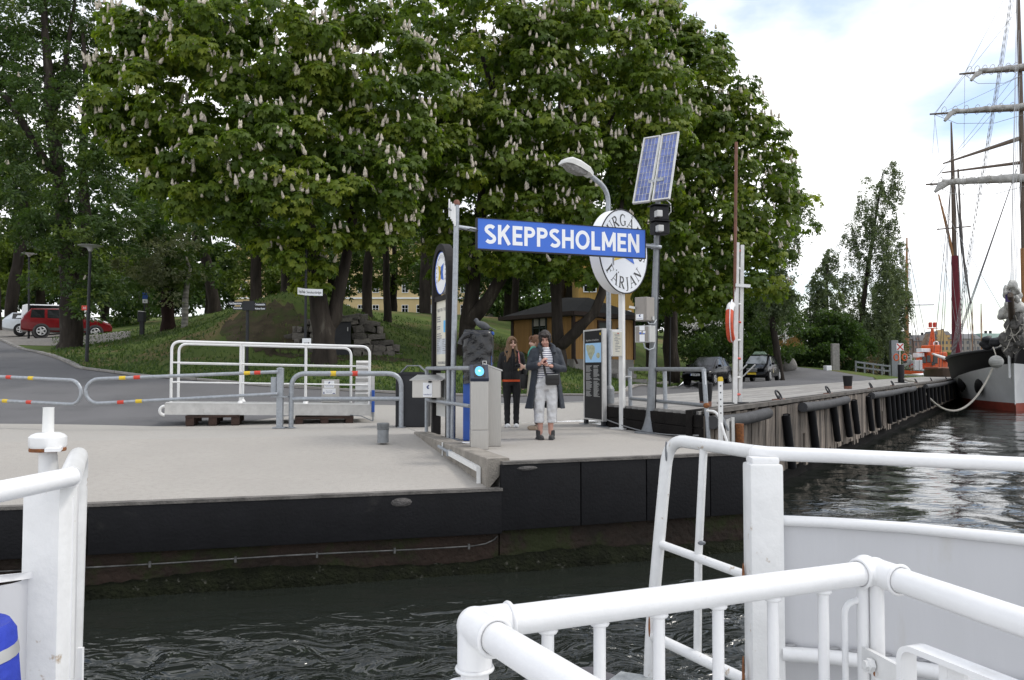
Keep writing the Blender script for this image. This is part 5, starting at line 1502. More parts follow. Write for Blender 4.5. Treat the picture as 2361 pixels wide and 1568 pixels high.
def gangway():
 dl, dr = 14.9, 15.85
 def g(X, Y, back=0.0):
  d = dl + (dr - dl) * (X - 380) / 476.0 + back; return P(X, Y, d)
 pl, pr = g(380, 927), g(856, 933)
 a = math.atan2(pr.y - pl.y, pr.x - pl.x); bk = V(-math.sin(a), math.cos(a), 0); ln = (pr - pl).length; ax = (pr - pl).normalized()
 ax = V(math.cos(a), math.sin(a), 0)
 zt, zb = .45, .225
 th = thing('gangway', 'white railed aluminium boarding gangway parked on two wooden pallets', 'gangway', V((pl.x + pr.x) / 2, (pl.y + pr.y) / 2 + .5, zb))
 o = V(pl.x, pl.y, 0)
 def at(u, w, z): p = o + ax * u + bk * w; return V(p.x, p.y, z - .02 * u)
 Wd = .9
 for w in (.035, Wd - .035):
  m = MB(); m.bar(at(0, w, (zt + zb) / 2), at(ln, w, (zt + zb) / 2), .07, zt - zb); m.build('side_beam', M_ALU, th)
 m = MB(); m.bar(at(.01, Wd / 2, zt - .06), at(ln - .01, Wd / 2, zt - .06), Wd - .15, .03); m.build('deck', M_DECKG, th)
 m = MB(); m.bar(at(.02, .034, zt + .004), at(ln - .02, .034, zt + .004), .085, .016); m.build('edge_lip', M_WHITE, th)
 m = MB(); m.tube(arc(at(0, .0, .3), .085, PI / 2, 3 * PI / 2, 8, ax, (0, 0, 1)), .03, 8); m.build('hinge_hook', M_WHITE, th, smooth=50)
 tr = .026
 def rail(w, ul, ur, zl, zr, posts, mids, nm):
  m = MB()
  m.tube(bend([at(ul, w, zt), at(ul, w, zl), at(ur, w, zr), at(ur, w, zt)], .17, 7), tr, 10); m.build('handrail', M_WHITE, th, smooth=60)
  for u in posts:
   f = (u - ul) / (ur - ul); m = MB(); m.tube([at(u, w, zt), at(u, w, zl + (zr - zl) * f)], tr * .92, 10); m.build('rail_post', M_WHITE, th, smooth=60)
   m = MB(); m.lathe(at(u, w, zt), [(.06, 0), (.05, .02), (.03, .05)], 12); m.build('post_foot', M_WHITE, th, smooth=50)
  for f in mids:
   m = MB(); m.tube([at(ul, w, zt + (zl - zt) * f), at(ur, w, zt + (zr - zt) * f)], tr * .62, 8); m.build('mid_rail', M_WHITE, th, smooth=60)
 uX = lambda X: (XD(X, dl + (dr - dl) * (X - 380) / 476.0) - pl.x) / math.cos(a)
 rail(.035, uX(396), uX(853), 1.62, 1.62, [uX(556), uX(706)], (.655, .335), 'near')
 rail(Wd - .035, uX(396) + .0, uX(853) - .33, 1.60, 1.60, [uX(556) - .02, uX(706) - .0], (.655,), 'far')
 # hinged end flap with ribs, blue damper, control box
 f0 = at(ln - .17, .52, 0)
 m = MB(); zf0, zf1 = zt - .02 * ln, P(842, 831, 15.85).z
 n = 22; vs = []; fs = []
 for i in range(n + 1):
  z = zf0 + (zf1 - zf0) * i / n; off = .018 * math.sin(i * PI * .75)
  for s in (-.13, .13):
   p = f0 + ax * (s + .02 * i / n) + bk * (off - .004 * i); vs.append((p.x, p.y, z))
 k = len(vs)
 vs += [(v[0] + bk.x * .05, v[1] + bk.y * .05, v[2]) for v in vs]
 for i in range(n):
  fs += [(2 * i, 2 * i + 1, 2 * i + 3, 2 * i + 2), (k + 2 * i, k + 2 * i + 2, k + 2 * i + 3, k + 2 * i + 1), (2 * i, 2 * i + 2, k + 2 * i + 2, k + 2 * i), (2 * i + 1, k + 2 * i + 1, k + 2 * i + 3, 2 * i + 3)]
 m.add(vs, fs); m.build('ribbed_flap', M_ALU, th, smooth=50)
 e = at(ln - .01, .03, 0)
 m = MB(); m.bbox(at(ln + .03, .06, .62), (.075, .05, .85), a, .008); m.build('flap_bracket', M_ALU, th)
 m = MB(); m.tube([at(ln + .035, -.0, .30), at(ln + .035, -.0, .74)], .032, 10); dmp = m.build('damper', M_BLUE2, th, smooth=50)
 m = MB(); m.tube([at(ln + .035, 0, .12), at(ln + .035, 0, .30)], .014, 8); m.tube([at(ln - .42, 0, .24), at(ln - .2, 0, .22), at(ln + .03, 0, .12)], .012, 6); m.build('damper_rod', M_GALVD, dmp, smooth=50)
 b0 = g(742, 918, .45); b1 = g(784, 876, .45)
 cx, cz = (b0.x + b1.x) / 2, (b0.z + b1.z) / 2; w, h = b1.x - b0.x, b1.z - b0.z
 m = MB(); m.bbox((cx, b0.y, cz - .04), (w, .22, h + .1), a, .01); bx = m.build('control_box', M_STEEL, th)
 M = SF((cx, b0.y - .113, cz), ax)
 m = MB(); m.rect(M, -.10, .03, .10, .17); m.rect(M, -.13, -.10, .13, .015); m.build('notice', M_SIGNW, th)
 m = MB(); m.text('WAXHOLMSBOLAGET', M, .03, 0, .055, 'C', .17, z=.004); m.text('Ring om rampen', M, .022, 0, -.04, 'C', .13, z=.004); m.text('08-679 58 30', M, .022, 0, -.07, 'C', .11, z=.004)
 m.prism([(-.025, .12), (.0, .15), (.022, .148), (.006, .12), (.028, .09), (-.004, .094)], M, .002, .003)
 m.prism([(-.118, -.09), (-.09, -.09), (-.098, -.05), (-.11, -.05)], M, .002, .003); m.prism([(.06, -.095), (.12, -.095), (.105, -.075), (.085, -.078)], M, .002, .003)
 m.build('notice_print', mat('notice_blue', (.05, .07, .22), .5), th)
 # pallets
 for X0, X1, lab in ((428, 553, 'dark wooden pallet under the left end of the gangway'), (680, 815, 'dark wooden pallet under the right end of the gangway')):
  c0, c1 = g(X0, 970), g(X1, 970); L = (c1 - c0).length; mid = (c0 + c1) / 2 + bk * .5
  pt = thing('pallet', lab, 'pallet', V(mid.x, mid.y, 0), a, 'pallets under the gangway')
  def q(u, w, z): p = V(mid.x, mid.y, 0) + ax * u + bk * w; return V(p.x, p.y, z)
  hk = 1.0 if X0 < 600 else .68
  for w in (-.50, -.25, 0, .25, .50):
   m = MB(); m.box(q(0, w, .180 * hk), (L, .13, .045), a); m.build('top_board', M_PALLET, pt)
  for u in (-L / 2 + .08, 0, L / 2 - .08):
   for w in (-.5, 0, .5):
    m = MB(); m.box(q(u, w, .089 * hk), (.15, .125, .13 * hk), a); m.build('block', M_PALLET, pt)
   m = MB(); m.box(q(u, 0, .012), (.13, 1.12, .022), a); m.build('runner', M_PALLET, pt)
gangway()

def left_group():
 # dark bin
 b0, b1 = G(914, 984, 0), G(989, 984, 0); w = b1.x - b0.x; c = V((b0.x + b1.x) / 2, 14.75 + .2, 0); zt = P(950, 864, 14.75).z
 th = thing('waste_bin', 'square dark grey waste bin with a raised bar over its lid', 'bin', c)
 m = MB(); m.bbox(c + V(0, 0, zt / 2), (w, .5, zt), None, .02); m.build('body', M_DGREY, th)
 m = MB(); m.prism([(-w / 2 - .02, 0), (w / 2 + .02, 0), (w / 2 + .02, .025), (w * .25, .05), (-w * .25, .05), (-w / 2 - .02, .025)], SF(c + V(0, -.26, zt), (1, 0, 0)), -.52); m.build('lid', M_DGREY, th)
 m = MB(); pts = [c + V(-w * .40, -.1, zt + .02), c + V(-w * .16, -.1, zt + .17), c + V(w * .2, -.1, zt + .17), c + V(w * .46, -.1, zt + .02)]
 for p, q in zip(pts, pts[1:]): m.bar(p, q, .16, .02)
 m.build('lid_bar', M_GALVD, th)
 # small bollard on the ramp
 s = V(XD(884.5, 12.15), 12.15, -.045)
 th = thing('low_bollard', 'short round grey bollard stub on the concrete ramp', 'bollard', s)
 m = MB(); m.lathe(s, [(.088, 0), (.088, .24), (.0, .24)], 18); m.build('post', M_GALVD, th, smooth=40)
 m = MB(); m.lathe(s + V(0, 0, .2), [(.094, 0), (.096, .02), (.088, .024), (.094, .05), (.096, .09), (.085, .10), (0, .102)], 18); m.build('collar', mat('bollard_grey', (.19, .20, .205), .6, var=.2, scale=12), th, smooth=40)
 # railing along the step
 rl = lambda X, d, z: V(XD(X, d), d, z)
 pA, pB, pC = rl(984, 13.2, 0), rl(1034, 12.05, 0), rl(1084, 10.95, 0)
 th = thing('step_railing', 'galvanised railing along the step with the steel box clamped on it', 'railing', pB)
 z1, z2 = 1.10, .57
 for p in (pA, pB):
  m = MB(); m.tube([p, p + V(0, 0, z1 - (.0 if p is pB else .05))], .03, 10); m.build('post', M_GALV, th, smooth=50)
 m = MB(); m.tube(bend([pA + V(0, 0, z1 - .12), pA + V(0, 0, z1), pC + V(0, 0, z1)], .08), .03, 10); m.build('handrail', M_GALV, th, smooth=50)
 m = MB(); m.tube([pA + V(0, 0, z2), pC + V(0, 0, z2)], .028, 10); m.build('mid_rail', M_GALV, th, smooth=50)
 m = MB(); m.lathe(pB + V(0, 0, z2 - .05), [(.042, 0), (.045, .02), (.045, .08), (.042, .1)], 12); m.build('clamp', M_GALVD, th, smooth=50)
 # steel box
 c = rl(993, 12.75, 0); zb, zt = P(980, 917, 12.6).z, P(980, 876, 12.6).z
 fw = (rl(1012, 12.45, 0) - rl(950, 12.6, 0)).length
 mid = (rl(1012, 12.45, 0) + rl(950, 12.62, 0)) / 2 + V(.05, .19, 0)
 th = thing('steel_box', 'stainless letterbox with sloping lid and white notice on the step railing', 'box', V(mid.x, mid.y, zb))
 m = MB(); m.bbox(V(mid.x, mid.y, (zb + zt) / 2), (fw, .38, zt - zb), -.16, .008); m.build('body', M_STEEL, th)
 R = rotz(-.16) @ Matrix.Rotation(math.radians(10), 3, 'X')
 m = MB(); m.box(V(mid.x, mid.y, zt + .035), (fw + .07, .46, .012), R); m.build('lid', M_ALU, th)
 M = SF(V(mid.x, mid.y, (zb + zt) / 2) + rotz(-.16) @ V(.02, -.192, 0), rotz(-.16) @ V(1, 0, 0))
 m = MB(); m.rect(M, -.075, -.13, .075, .10, 0, .003); nt_ = m.build('notice', M_SIGNW, th)
 m = MB(); m.prism([(-.02, .03), (.01, .065), (.03, .06), (.008, .03), (.03, 0), (-.0, .0)], M, .002, .004); m.text('WAXHOLMSBOLAGET', M, .03, 0, -.10, 'C', .135, z=.006); m.build('notice_print', MATS['notice_blue'], nt_)
 m = MB(); q = V(mid.x, mid.y, zt - .02) + rotz(-.16) @ V(.06, -.2, 0); m.bbox(q, (.05, .04, .05), -.16, .008); m.build('padlock', M_DGREY, th)

 # tall ticket information board: arched dark wooden frame
 pR, pL = rl(1041, 12.25, 0), rl(1004, 13.15, 0)
 ax = (pR - pL).normalized(); L = (pR - pL).length; mid = (pL + pR) / 2
 th = thing('information_board', 'tall arched dark timber board with a round ferry emblem above a cream ticket poster', 'notice board', V(mid.x, mid.y, 0))
 M = SF(V(mid.x, mid.y, 0), ax); hw = L / 2; zs = 2.62; top = 3.12; fr = .10
 Rr = hw
 outer = [(-hw, .0), (-hw, zs)] + [(-hw * math.cos(a), zs + (top - zs) * math.sin(a)) for a in np.linspace(0, PI, 18)[1:-1]] + [(hw, zs), (hw, 0)]
 # frame as posts plus arch
 m = MB(); m.rect(M, -hw, 0, -hw + fr, zs, -.07, .14); m.build('frame_post', M_DWOOD, th)
 m = MB(); m.rect(M, hw - fr, 0, hw, zs, -.07, .14); m.build('frame_post', M_DWOOD, th)
 m = MB(); n = 18
 for i in range(n):
  a0, a1 = PI * i / n, PI * (i + 1) / n
  q = [(-hw * math.cos(a0), zs + (top - zs) * math.sin(a0)), (-hw * math.cos(a1), zs + (top - zs) * math.sin(a1)),
    (-(hw - fr) * math.cos(a1), zs + (top - zs - fr) * math.sin(a1)), (-(hw - fr) * math.cos(a0), zs + (top - zs - fr) * math.sin(a0))]
  m.prism(q, M, .14, -.07)
 m.build('frame_arch', M_DWOOD, th, smooth=40)
 for z in (2.2, 1.06):
  m = MB(); m.rect(M, -hw + fr, z, hw - fr, z + .075, -.05, .10); m.build('frame_rail', M_DWOOD, th)
 m = MB(); m.disc(M, 0, 2.645, .345, -.02, .06, 40); em = m.build('emblem', M_SIGNW, th, smooth=30)
 m = MB(); pts = [M @ V(.342 * math.cos(a), 2.645 + .342 * math.sin(a), .042) for a in np.linspace(0, 2 * PI, 48, endpoint=False)]; m.tube(pts, .006, 5, closed=True); m.build('emblem_rim', M_BLUE, em)
 M2 = M @ Matrix.Translation((0, 2.645, .042))
 ring_text(em, 'DJURGÅRDSFÄRJAN', M2, .245, .055, 205, -25, M_INKG)
 m = MB(); m.prism([(-.16, -.13), (0, -.09), (0, .10), (-.16, .14), (-.11, .005)], M2, .004); m.build('yellow_flag', M_YEL, em)
 m = MB(); m.prism([(0, -.09), (.16, -.13), (.11, .005), (.16, .14), (0, .10)], M2, .004); m.build('blue_flag', M_BLUE, em)
 m = MB(); m.text('W', M2, .11, 0, -.035, 'C', .08, z=.006, bold=.02); m.build('emblem_letter', M_INK, em)
 m = MB(); m.rect(M, -hw + fr, 1.135, hw - fr, 2.2, -.01, .02); ps = m.build('poster', M_CREAM, th)
 m = MB(); m.text('BILJETTER / TICKETS', M, .07, 0, 2.03, 'C', .62, z=.012, bold=.01); yy = 1.93
 rn = random.Random(4)
 for gsz in (3, 2, 3):
  for k in range(gsz):
   m.rect(M, -.34, yy, -.34 + rn.uniform(.18, .30), yy + .018, .011, .001); yy -= .035
  yy -= .05
 yy = 1.56
 for k in range(7):
  for x in (-.34, .0):
   m.rect(M, x, yy, x + rn.uniform(.10, .22), yy + .012, .011, .001)
  yy -= .03
 m.text('WAXHOLMSBOLAGET', M, .06, 0, 1.17, 'C', .56, z=.012, bold=.01); pp_ = m.build('poster_print', M_INKG, ps); pp_['kind'] = 'stuff'
 m = MB(); m.rect(M, .06, 1.68, .16, 1.87, .011, .002); m.build('poster_picture', M_LBLUE, ps)
 m = MB(); m.rect(M, .17, 1.62, .26, 1.78, .011, .002); m.build('poster_picture', M_YEL, ps)
 m = MB(); m.rect(M, -.35, 1.33, .33, 1.58, .0105, .0005); m.build('poster_table', mat('pale_blue_print', (.60, .64, .68), .5), ps)
 m = MB(); m.rect(M, -hw + fr, .32, hw - fr, 1.02, -.01, .02); m.build('lower_panel', mat('plain_grey_board', (.60, .60, .58), .6, var=.04), th)
 # left pole with antenna
 b = G(1042, 1014.5, 0); t = P(1053, 470, 12.05)
 th = thing('sign_pole', 'slightly leaning galvanised pole carrying the left end of the blue station sign', 'pole', b)
 m = MB(); m.tube([b, t], .042, 12); m.build('pole', M_GALV, th, smooth=50)
 m = MB(); m.lathe(t + V(0, 0, -.02), [(.05, 0), (.05, .05), (.03, .08), (0, .08)], 12); m.build('cap', M_RUSTB, th, smooth=50)
 m = MB(); m.box(b + V(0, 0, .01), (.2, .2, .02), SANG); m.build('base_plate', M_GALV, th)
 bo0, bo1 = P(1036, 487, 12.0), P(1048, 500, 12.05)
 m = MB(); m.bar(P(1034, 480, 11.95), P(1053, 497, 12.1), .02, .02); boom = m.build('antenna_boom', M_GALVD, th)
 for X, Ya, Yb in ((1036, 459, 500), (1040, 466, 505), (1043, 470, 510), (1046, 470, 516), (1049, 476, 521)):
  m = MB(); m.tube([P(X, Ya, 12.0), P(X, Yb, 12.0)], .013, 7); m.build('antenna_rod', M_WHITE, boom, smooth=50)
left_group_deferred = left_group

# ------------------------------------------------------------------ serif lettering (drawn strokes) set on a circle
def serif_glyphs():
 T, t = .17, .065
 def A(c, rx, ry, a0, a1, n=9): return [(c[0] + rx * math.cos(math.radians(a0 + (a1 - a0) * i / n)), c[1] + ry * math.sin(math.radians(a0 + (a1 - a0) * i / n))) for i in range(n + 1)]
 def W(n, f): return [f(i / (n - 1)) for i in range(n)]
 sf = lambda x, y, w=.34: ([(x - w / 2, y), (x + w / 2, y)], .05)
 bow = lambda n: W(n, lambda u: t + (T - t) * math.sin(PI * u))
 g = {}
 g['D'] = (.86, [([(.2, 0), (.2, 1)], T), ([(.2, .97), (.42, .97)] + A((.42, .5), .36, .47, 90, -90, 10) + [(.2, .03)], W(14, lambda u: t + (T - t) * max(0, math.sin(PI * u)) ** .7)), sf(.16, .02, .26), sf(.16, .98, .26)])
 g['J'] = (.52, [([(.32, .99), (.32, .1), (.27, -.10), (.14, -.17), (.05, -.12)], [T, T, T * .85, t * 1.2, .09]), sf(.32, .98, .38)])
 g['U'] = (.92, [([(.2, 1), (.2, .34)] + A((.47, .32), .27, .30, 180, 360, 8) + [(.74, 1)], [T, T] + W(9, lambda u: T + (t - T) * u) + [t]), sf(.2, .98, .36), sf(.74, .98, .30)])
 R_ = [([(.2, 0), (.2, 1)], T), ([(.2, .97), (.42, .97)] + A((.42, .74), .25, .23, 90, -90, 8) + [(.2, .51)], W(12, lambda u: t + (T * .95 - t) * math.sin(PI * u))), ([(.40, .50), (.80, .02)], T), sf(.2, .02, .36), sf(.16, .98, .26), sf(.83, .02, .16)]
 g['R'] = (.90, R_)
 g['G'] = (.94, [(A((.50, .5), .40, .49, 48, 322, 16), W(17, lambda u: t + (T - t) * math.sin(PI * min(1, u * 1.1)))), ([(.80, .06), (.80, .42)], T), sf(.78, .42, .34), ([(.79, .72), (.79, .95)], .05)])
 A_ = [([(.08, 0), (.45, 1)], t), ([(.42, 1.0), (.84, 0)], T), ([(.22, .33), (.68, .33)], t), sf(.09, .02, .28), sf(.84, .02, .34)]
 g['A'] = (.92, A_)
 g['Å'] = (.92, A_ + [(A((.44, 1.21), .10, .10, 0, 360, 10), .045)])
 g['Ä'] = (.92, A_ + [([(.22, 1.16), (.34, 1.16)], .12), ([(.54, 1.16), (.66, 1.16)], .12)])
 g['S'] = (.72, [(A((.36, .74), .25, .24, 30, 250, 9) + A((.36, .26), .27, .24, 70, -150, 9), W(20, lambda u: t + (T - t) * math.sin(PI * u))), ([(.60, .72), (.60, .97)], .05), ([(.07, .05), (.07, .30)], .05)])
 g['F'] = (.74, [([(.2, 0), (.2, 1)], T), ([(.2, .97), (.68, .97)], t), ([(.2, .51), (.52, .51)], t), ([(.67, .76), (.67, .99)], .05), ([(.52, .40), (.52, .62)], .05), sf(.2, .02, .36), sf(.16, .98, .24)])
 g['N'] = (.98, [([(.18, 0), (.18, 1)], t), ([(.17, .98), (.78, .03)], T), ([(.78, 0), (.78, 1)], t), sf(.18, .02, .30), sf(.14, .98, .22), sf(.78, .98, .30)])
 return g
SERIF = serif_glyphs()
def stroke_glyph(mb, ch, M, size, z=0.0, depth=.003):
 w, st = SERIF[ch]
 for si, (pts, wd) in enumerate(st):
  n = len(pts); ws = wd if isinstance(wd, list) else [wd] * n
  Lf, Rt = [], []
  for i in range(n):
   a = pts[max(i - 1, 0)]; b = pts[min(i + 1, n - 1)]
   dx_, dy_ = b[0] - a[0], b[1] - a[1]; l = math.hypot(dx_, dy_) or 1
   nx, ny = -dy_ / l, dx_ / l; k = ws[min(i, len(ws) - 1)] / 2
   Lf.append(((pts[i][0] - w / 2 + nx * k) * size, (pts[i][1] + ny * k) * size)); Rt.append(((pts[i][0] - w / 2 - nx * k) * size, (pts[i][1] - ny * k) * size))
  zz = z + si * .0006
  vs = [M @ V(x, y, zz) for x, y in Lf] + [M @ V(x, y, zz) for x, y in Rt]
  mb.add(vs, [(i, i + 1, n + i + 1, n + i) for i in range(n - 1)])
def ring_text(parent, s, M, r, size, a0, a1, m, bottom=False, name='letter', angles=None):
 n = len(s)
 for i, ch in enumerate(s):
  if ch == ' ': continue
  a = angles[i] if angles else a0 + (a1 - a0) * i / max(1, n - 1)
  mb = MB()
  if not bottom:
   t = math.radians(a); x, y = r * math.cos(t), r * math.sin(t); rot = t - PI / 2
  else:
   t = math.radians(a); x, y = r * math.cos(t), r * math.sin(t); rot = t + PI / 2
  stroke_glyph(mb, ch, M @ Matrix.Translation((x, y, .002)) @ Matrix.Rotation(rot, 4, 'Z'), size)
  mb.build(name, m, parent)
left_group_deferred()

def station_sign():
 dL, dR = 12.2, 13.25
 lt, lb, rt, rb = P(1100, 498, dL), P(1100, 568, dL), P(1485, 537, dR), P(1485, 600, dR)
 zt, zb = (lt.z + rt.z) / 2, (lb.z + rb.z) / 2
 pl, pr = V(lt.x, lt.y, 0), V(rt.x, rt.y, 0); ax = (pr - pl).normalized(); L = (pr - pl).length; mid = (pl + pr) / 2
 th = thing('station_sign', 'long blue sign reading SKEPPSHOLMEN in white capitals between two poles', 'sign', V(mid.x, mid.y, zb))
 M = SF(V(mid.x, mid.y, (zt + zb) / 2), ax); h = zt - zb
 m = MB(); m.rect(M, -L / 2, -h / 2, L / 2, h / 2, -.03, .06); m.build('panel', M_BLUE, th)
 m = MB()
 for (x0, y0, x1, y1) in ((-L / 2 - .015, -h / 2 - .015, L / 2 + .015, -h / 2), (-L / 2 - .015, h / 2, L / 2 + .015, h / 2 + .012), (-L / 2 - .015, -h / 2, -L / 2, h / 2), (L / 2, -h / 2, L / 2 + .012, h / 2)):
  m.rect(M, x0, y0, x1, y1, -.045, .082)
 m.build('frame', M_DGREY, th)
 s = 'SKEPPSHOLMEN'; cap = h * .655; T = .19
 def A(c, rx, ry, a0, a1, n=10): return [(c[0] + rx * math.cos(math.radians(a0 + (a1 - a0) * i / n)), c[1] + ry * math.sin(math.radians(a0 + (a1 - a0) * i / n))) for i in range(n + 1)]
 e = T / 2
 pb = [([(e, 0), (e, 1)], T), ([(e, 1 - e), (.32, 1 - e)] + A((.32, .72), .21, .28 - e, 90, -90, 9) + [(e, .44 + e)], T)]
 SANS = {'S': (.64, [(A((.32, .735), .225, .265 - e, 28, 240, 9) + A((.32, .27), .235, .27 - e, 62, -150, 10), T)]),
   'K': (.72, [([(e, 0), (e, 1)], T), ([(e + .02, .40), (.60, 1.0)], T), ([(.28, .60), (.64, .0)], T)]),
   'E': (.56, [([(e, 0), (e, 1)], T), ([(e, 1 - e), (.56, 1 - e)], T), ([(e, .5), (.51, .5)], T), ([(e, e), (.56, e)], T)]), 'P': (.62, pb),
   'H': (.70, [([(e, 0), (e, 1)], T), ([(.70 - e, 0), (.70 - e, 1)], T), ([(e, .5), (.70 - e, .5)], T)]),
   'O': (.86, [(A((.43, .5), .43 - e, .5 - e + .01, 0, 360, 26), T)]), 'L': (.54, [([(e, 0), (e, 1)], T), ([(e, e), (.54, e)], T)]),
   'M': (.86, [([(e, 0), (e, 1)], T), ([(.86 - e, 0), (.86 - e, 1)], T), ([(e * .9, 1.0), (.43, .22)], T * .92), ([(.86 - e * .9, 1.0), (.43, .22)], T * .92)]),
   'N': (.72, [([(e, 0), (e, 1)], T), ([(.72 - e, 0), (.72 - e, 1)], T), ([(e, 1.0), (.72 - e, .0)], T * .95)])}
 SERIF.update({'~' + k: v for k, v in SANS.items()})
 ws = [SANS[c][0] * cap for c in s]
 f = .97; gap = (L * .925 - sum(ws) * f) / (len(s) - 1)
 x = -L * .925 / 2
 for c, w in zip(s, ws):
  m = MB(); stroke_glyph(m, '~' + c, M @ Matrix.Translation((x + w * f / 2, -cap / 2, .032)) @ Matrix.Scale(f, 4, (1, 0, 0)), cap)
  m.build('letter', M_SIGNW, th); x += w * f + gap
 for a, b in ((P(1050, 523, 12.08), P(1099, 530, dL)), (P(1486, 566, dR), P(1523, 570, 13.42))):
  m = MB(); m.tube([a, b], .035, 10); m.build('arm', M_GALV, th, smooth=50)
 m = MB(); m.tube([P(1062, 527, 12.05), P(1075, 532, 12.05), P(1085, 527, 12.05), P(1102, 531, 12.13)], .008, 5); m.build('cable', M_BLACK, th)
 m = MB(); m.lathe(P(1506, 568, 13.35), [(.05, -.03), (.05, .03)], 12, Matrix.Rotation(PI / 2, 3, 'Y')); m.build('clamp', M_GALV, th)
station_sign()

def machine_and_pedestals():
 b0, b1 = G(1067, 1017, 0), G(1135, 1017, 0); w = b1.x - b0.x; c = V((b0.x + b1.x) / 2, b0.y + .2, 0)
 zt = P(1100, 760, 11.8).z; zm = P(1100, 884, 11.8).z
 th = thing('ticket_machine', 'tall blue machine wrapped from the top in a black plastic bag', 'machine', c)
 m = MB(); m.bbox(c + V(-.0, 0, .5), (w * .96, .38, 1.0), -.05, .02); m.build('body', M_BLUE2, th)
 m = MB(); m.bbox(c + V(.03, 0, (zt - .1 + .9) / 2), (w * .85, .34, zt - .1 - .9), -.05, .01); m.build('head', M_BLUE2, th)
 m = MB(); m.bbox(c + V(w * .45, -.1, zt - .05), (.09, .12, .05), -.05, .012); m.build('lid_corner', M_BLUE2, th)
 rn = random.Random(12); m = MB(); vs = []; fs = []; ns, nz = 40, 34
 for i in range(nz + 1):
  u = i / nz; z = zm + (zt - zm) * u
  for k in range(ns):
   a = 2 * PI * k / ns; e = 5
   ca, sa = math.cos(a), math.sin(a); r = 1 / ((abs(ca) ** e + abs(sa) ** e) ** (1 / e))
   gx, gy = w * .52, .245
   fold = .006 * math.sin(7 * a + 5 * u + 2 * math.sin(3 * u + a)) + .0045 * math.sin(19 * u + 3.2 * ca + 2 * sa + 3 * u * ca) + .004 * math.sin(31 * u - 7 * ca) + rn.uniform(-.003, .003)
   sc = 1 - (.10 * max(0, u - .93) / .07) - .03 * (1 - u)
   p = c + rotz(-.05) @ V((gx * r * sc + fold) * ca, (gy * r * sc + fold) * sa, 0)
   vs.append((p.x, p.y, z + .015 * math.sin(3 * a) * (1 - u) + (.02 * math.sin(2 * a + 1) if u > .95 else 0)))
 for i in range(nz):
  for k in range(ns): l = (k + 1) % ns; fs.append((i * ns + k, i * ns + l, (i + 1) * ns + l, (i + 1) * ns + k))
 fs.append(tuple(nz * ns + k for k in range(ns)))
 m.add(vs, fs); m.build('plastic_bag', M_BAG, th, smooth=70)
 m = MB(); k0 = P(1066, 775, 11.6); m.tube([k0 + V(.10, .02, .03), k0 + V(.03, 0, .0), k0 + V(-.02, 0, -.05), k0 + V(-.035, 0, -.12)], [.05, .045, .03, .045], 8); m.build('bag_knot', M_BAG, th, smooth=60)
 # pigeon on top
 q = P(1108, 757, 11.85); q = V(q.x, c.y, zt + .003)
 m = MB(); R = Matrix.Rotation(math.radians(24), 3, 'Y')
 m.ell(q + V(.03, 0, .075), (.12, .055, .058), 12, 8, R); m.ell(q + V(-.075, 0, .155), (.036, .03, .036), 10, 7); m.tube([q + V(-.03, 0, .09), q + V(-.075, 0, .15)], [.045, .028], 8)
 m.tube([q + V(-.105, 0, .152), q + V(-.13, 0, .145)], [.009, .002], 6); m.box(q + V(.17, 0, .03), (.13, .05, .014), R)
 m.tube([q + V(.0, .015, .03), q + V(.0, .015, .0)], .006, 5); m.tube([q + V(.0, -.015, .03), q + V(.0, -.015, .0)], .006, 5)
 k = fuse(m, .009, 2); k.build('pigeon', M_PIGEON, smooth=80)
 tag(bpy.data.objects['pigeon'], 'grey pigeon sitting on the black plastic wrapped machine', 'bird')
 # card reader pedestals
 b = G(1103.5, 1037, 0); w = .235; zt = P(1103, 852, 10.55).z
 th = thing('card_reader', 'near stainless pedestal with dark slanted reader and glowing light blue disc', 'card reader', b + V(0, .12, 0))
 a = .12
 m = MB(); m.bbox(b + V(0, .12, .13), (w + .004, .244, .26), a, .006); m.build('foot', M_STEEL, th)
 m = MB(); m.bbox(b + V(0, .12, (zt - .16 + .262) / 2 + .0), (w, .24, zt - .16 - .262), a, .008); m.build('column', M_STEEL, th)
 # slanted head
 hz0, hz1 = zt - .16, P(1103, 844, 10.55).z
 M = SF(b + V(0, .12, 0), rotz(a) @ V(1, 0, 0))
 m = MB(); prof = [(.125, hz0), (.14, hz0 + .04), (-.02, hz1 + .02), (-.12, hz1 + .02), (-.12, hz0)]
 # profile in (toward reader, z): extrude along x
 vs = []; fs = []
 for x in (-w / 2 - .006, w / 2 + .006):
  for o, z in prof: vs.append(M @ V(x, z, o))
 n = len(prof); fs = [tuple(reversed(range(n))), tuple(range(n, 2 * n))] + [(i, (i + 1) % n, n + (i + 1) % n, n + i) for i in range(n)]
 m.add(vs, fs); m.build('reader_head', mat('dark_blue_plastic', (.022, .030, .055), .4, var=.05), th)
 s0, s1 = M @ V(0, hz0 + .04, .14), M @ V(0, hz1 + .02, -.02); up = (s1 - s0).normalized(); ctr = s0.lerp(s1, .52)
 M3 = SF(ctr, rotz(a) @ V(1, 0, 0), up)
 m = MB(); m.rect(M3, -.075, -.105, .075, .10, 0, .004); m.build('screen_glass', M_GLASSD, th)
 m = MB(); m.disc(M3, .0, -.005, .062, .004, .004, 28, ry=.085); m.build('light_disc', mat('lit_blue_disc', (.16, .55, .92), .3, emit=(.10, .50, .95, .45)), th)
 m = MB(); m.disc(M3, 0, .0, .018, .008, .002, 12); m.build('card_symbol', M_SIGNW, th)
 b = G(1136, 1029.5, 0); w = .235
 th = thing('card_reader', 'far stainless pedestal with a sloping white topped lid behind the near reader', 'card reader', b + V(0, .15, 0))
 zl, zr = P(1117, 841, 11).z, P(1157, 856, 11).z
 M = SF(b, rotz(.05) @ V(1, 0, 0))
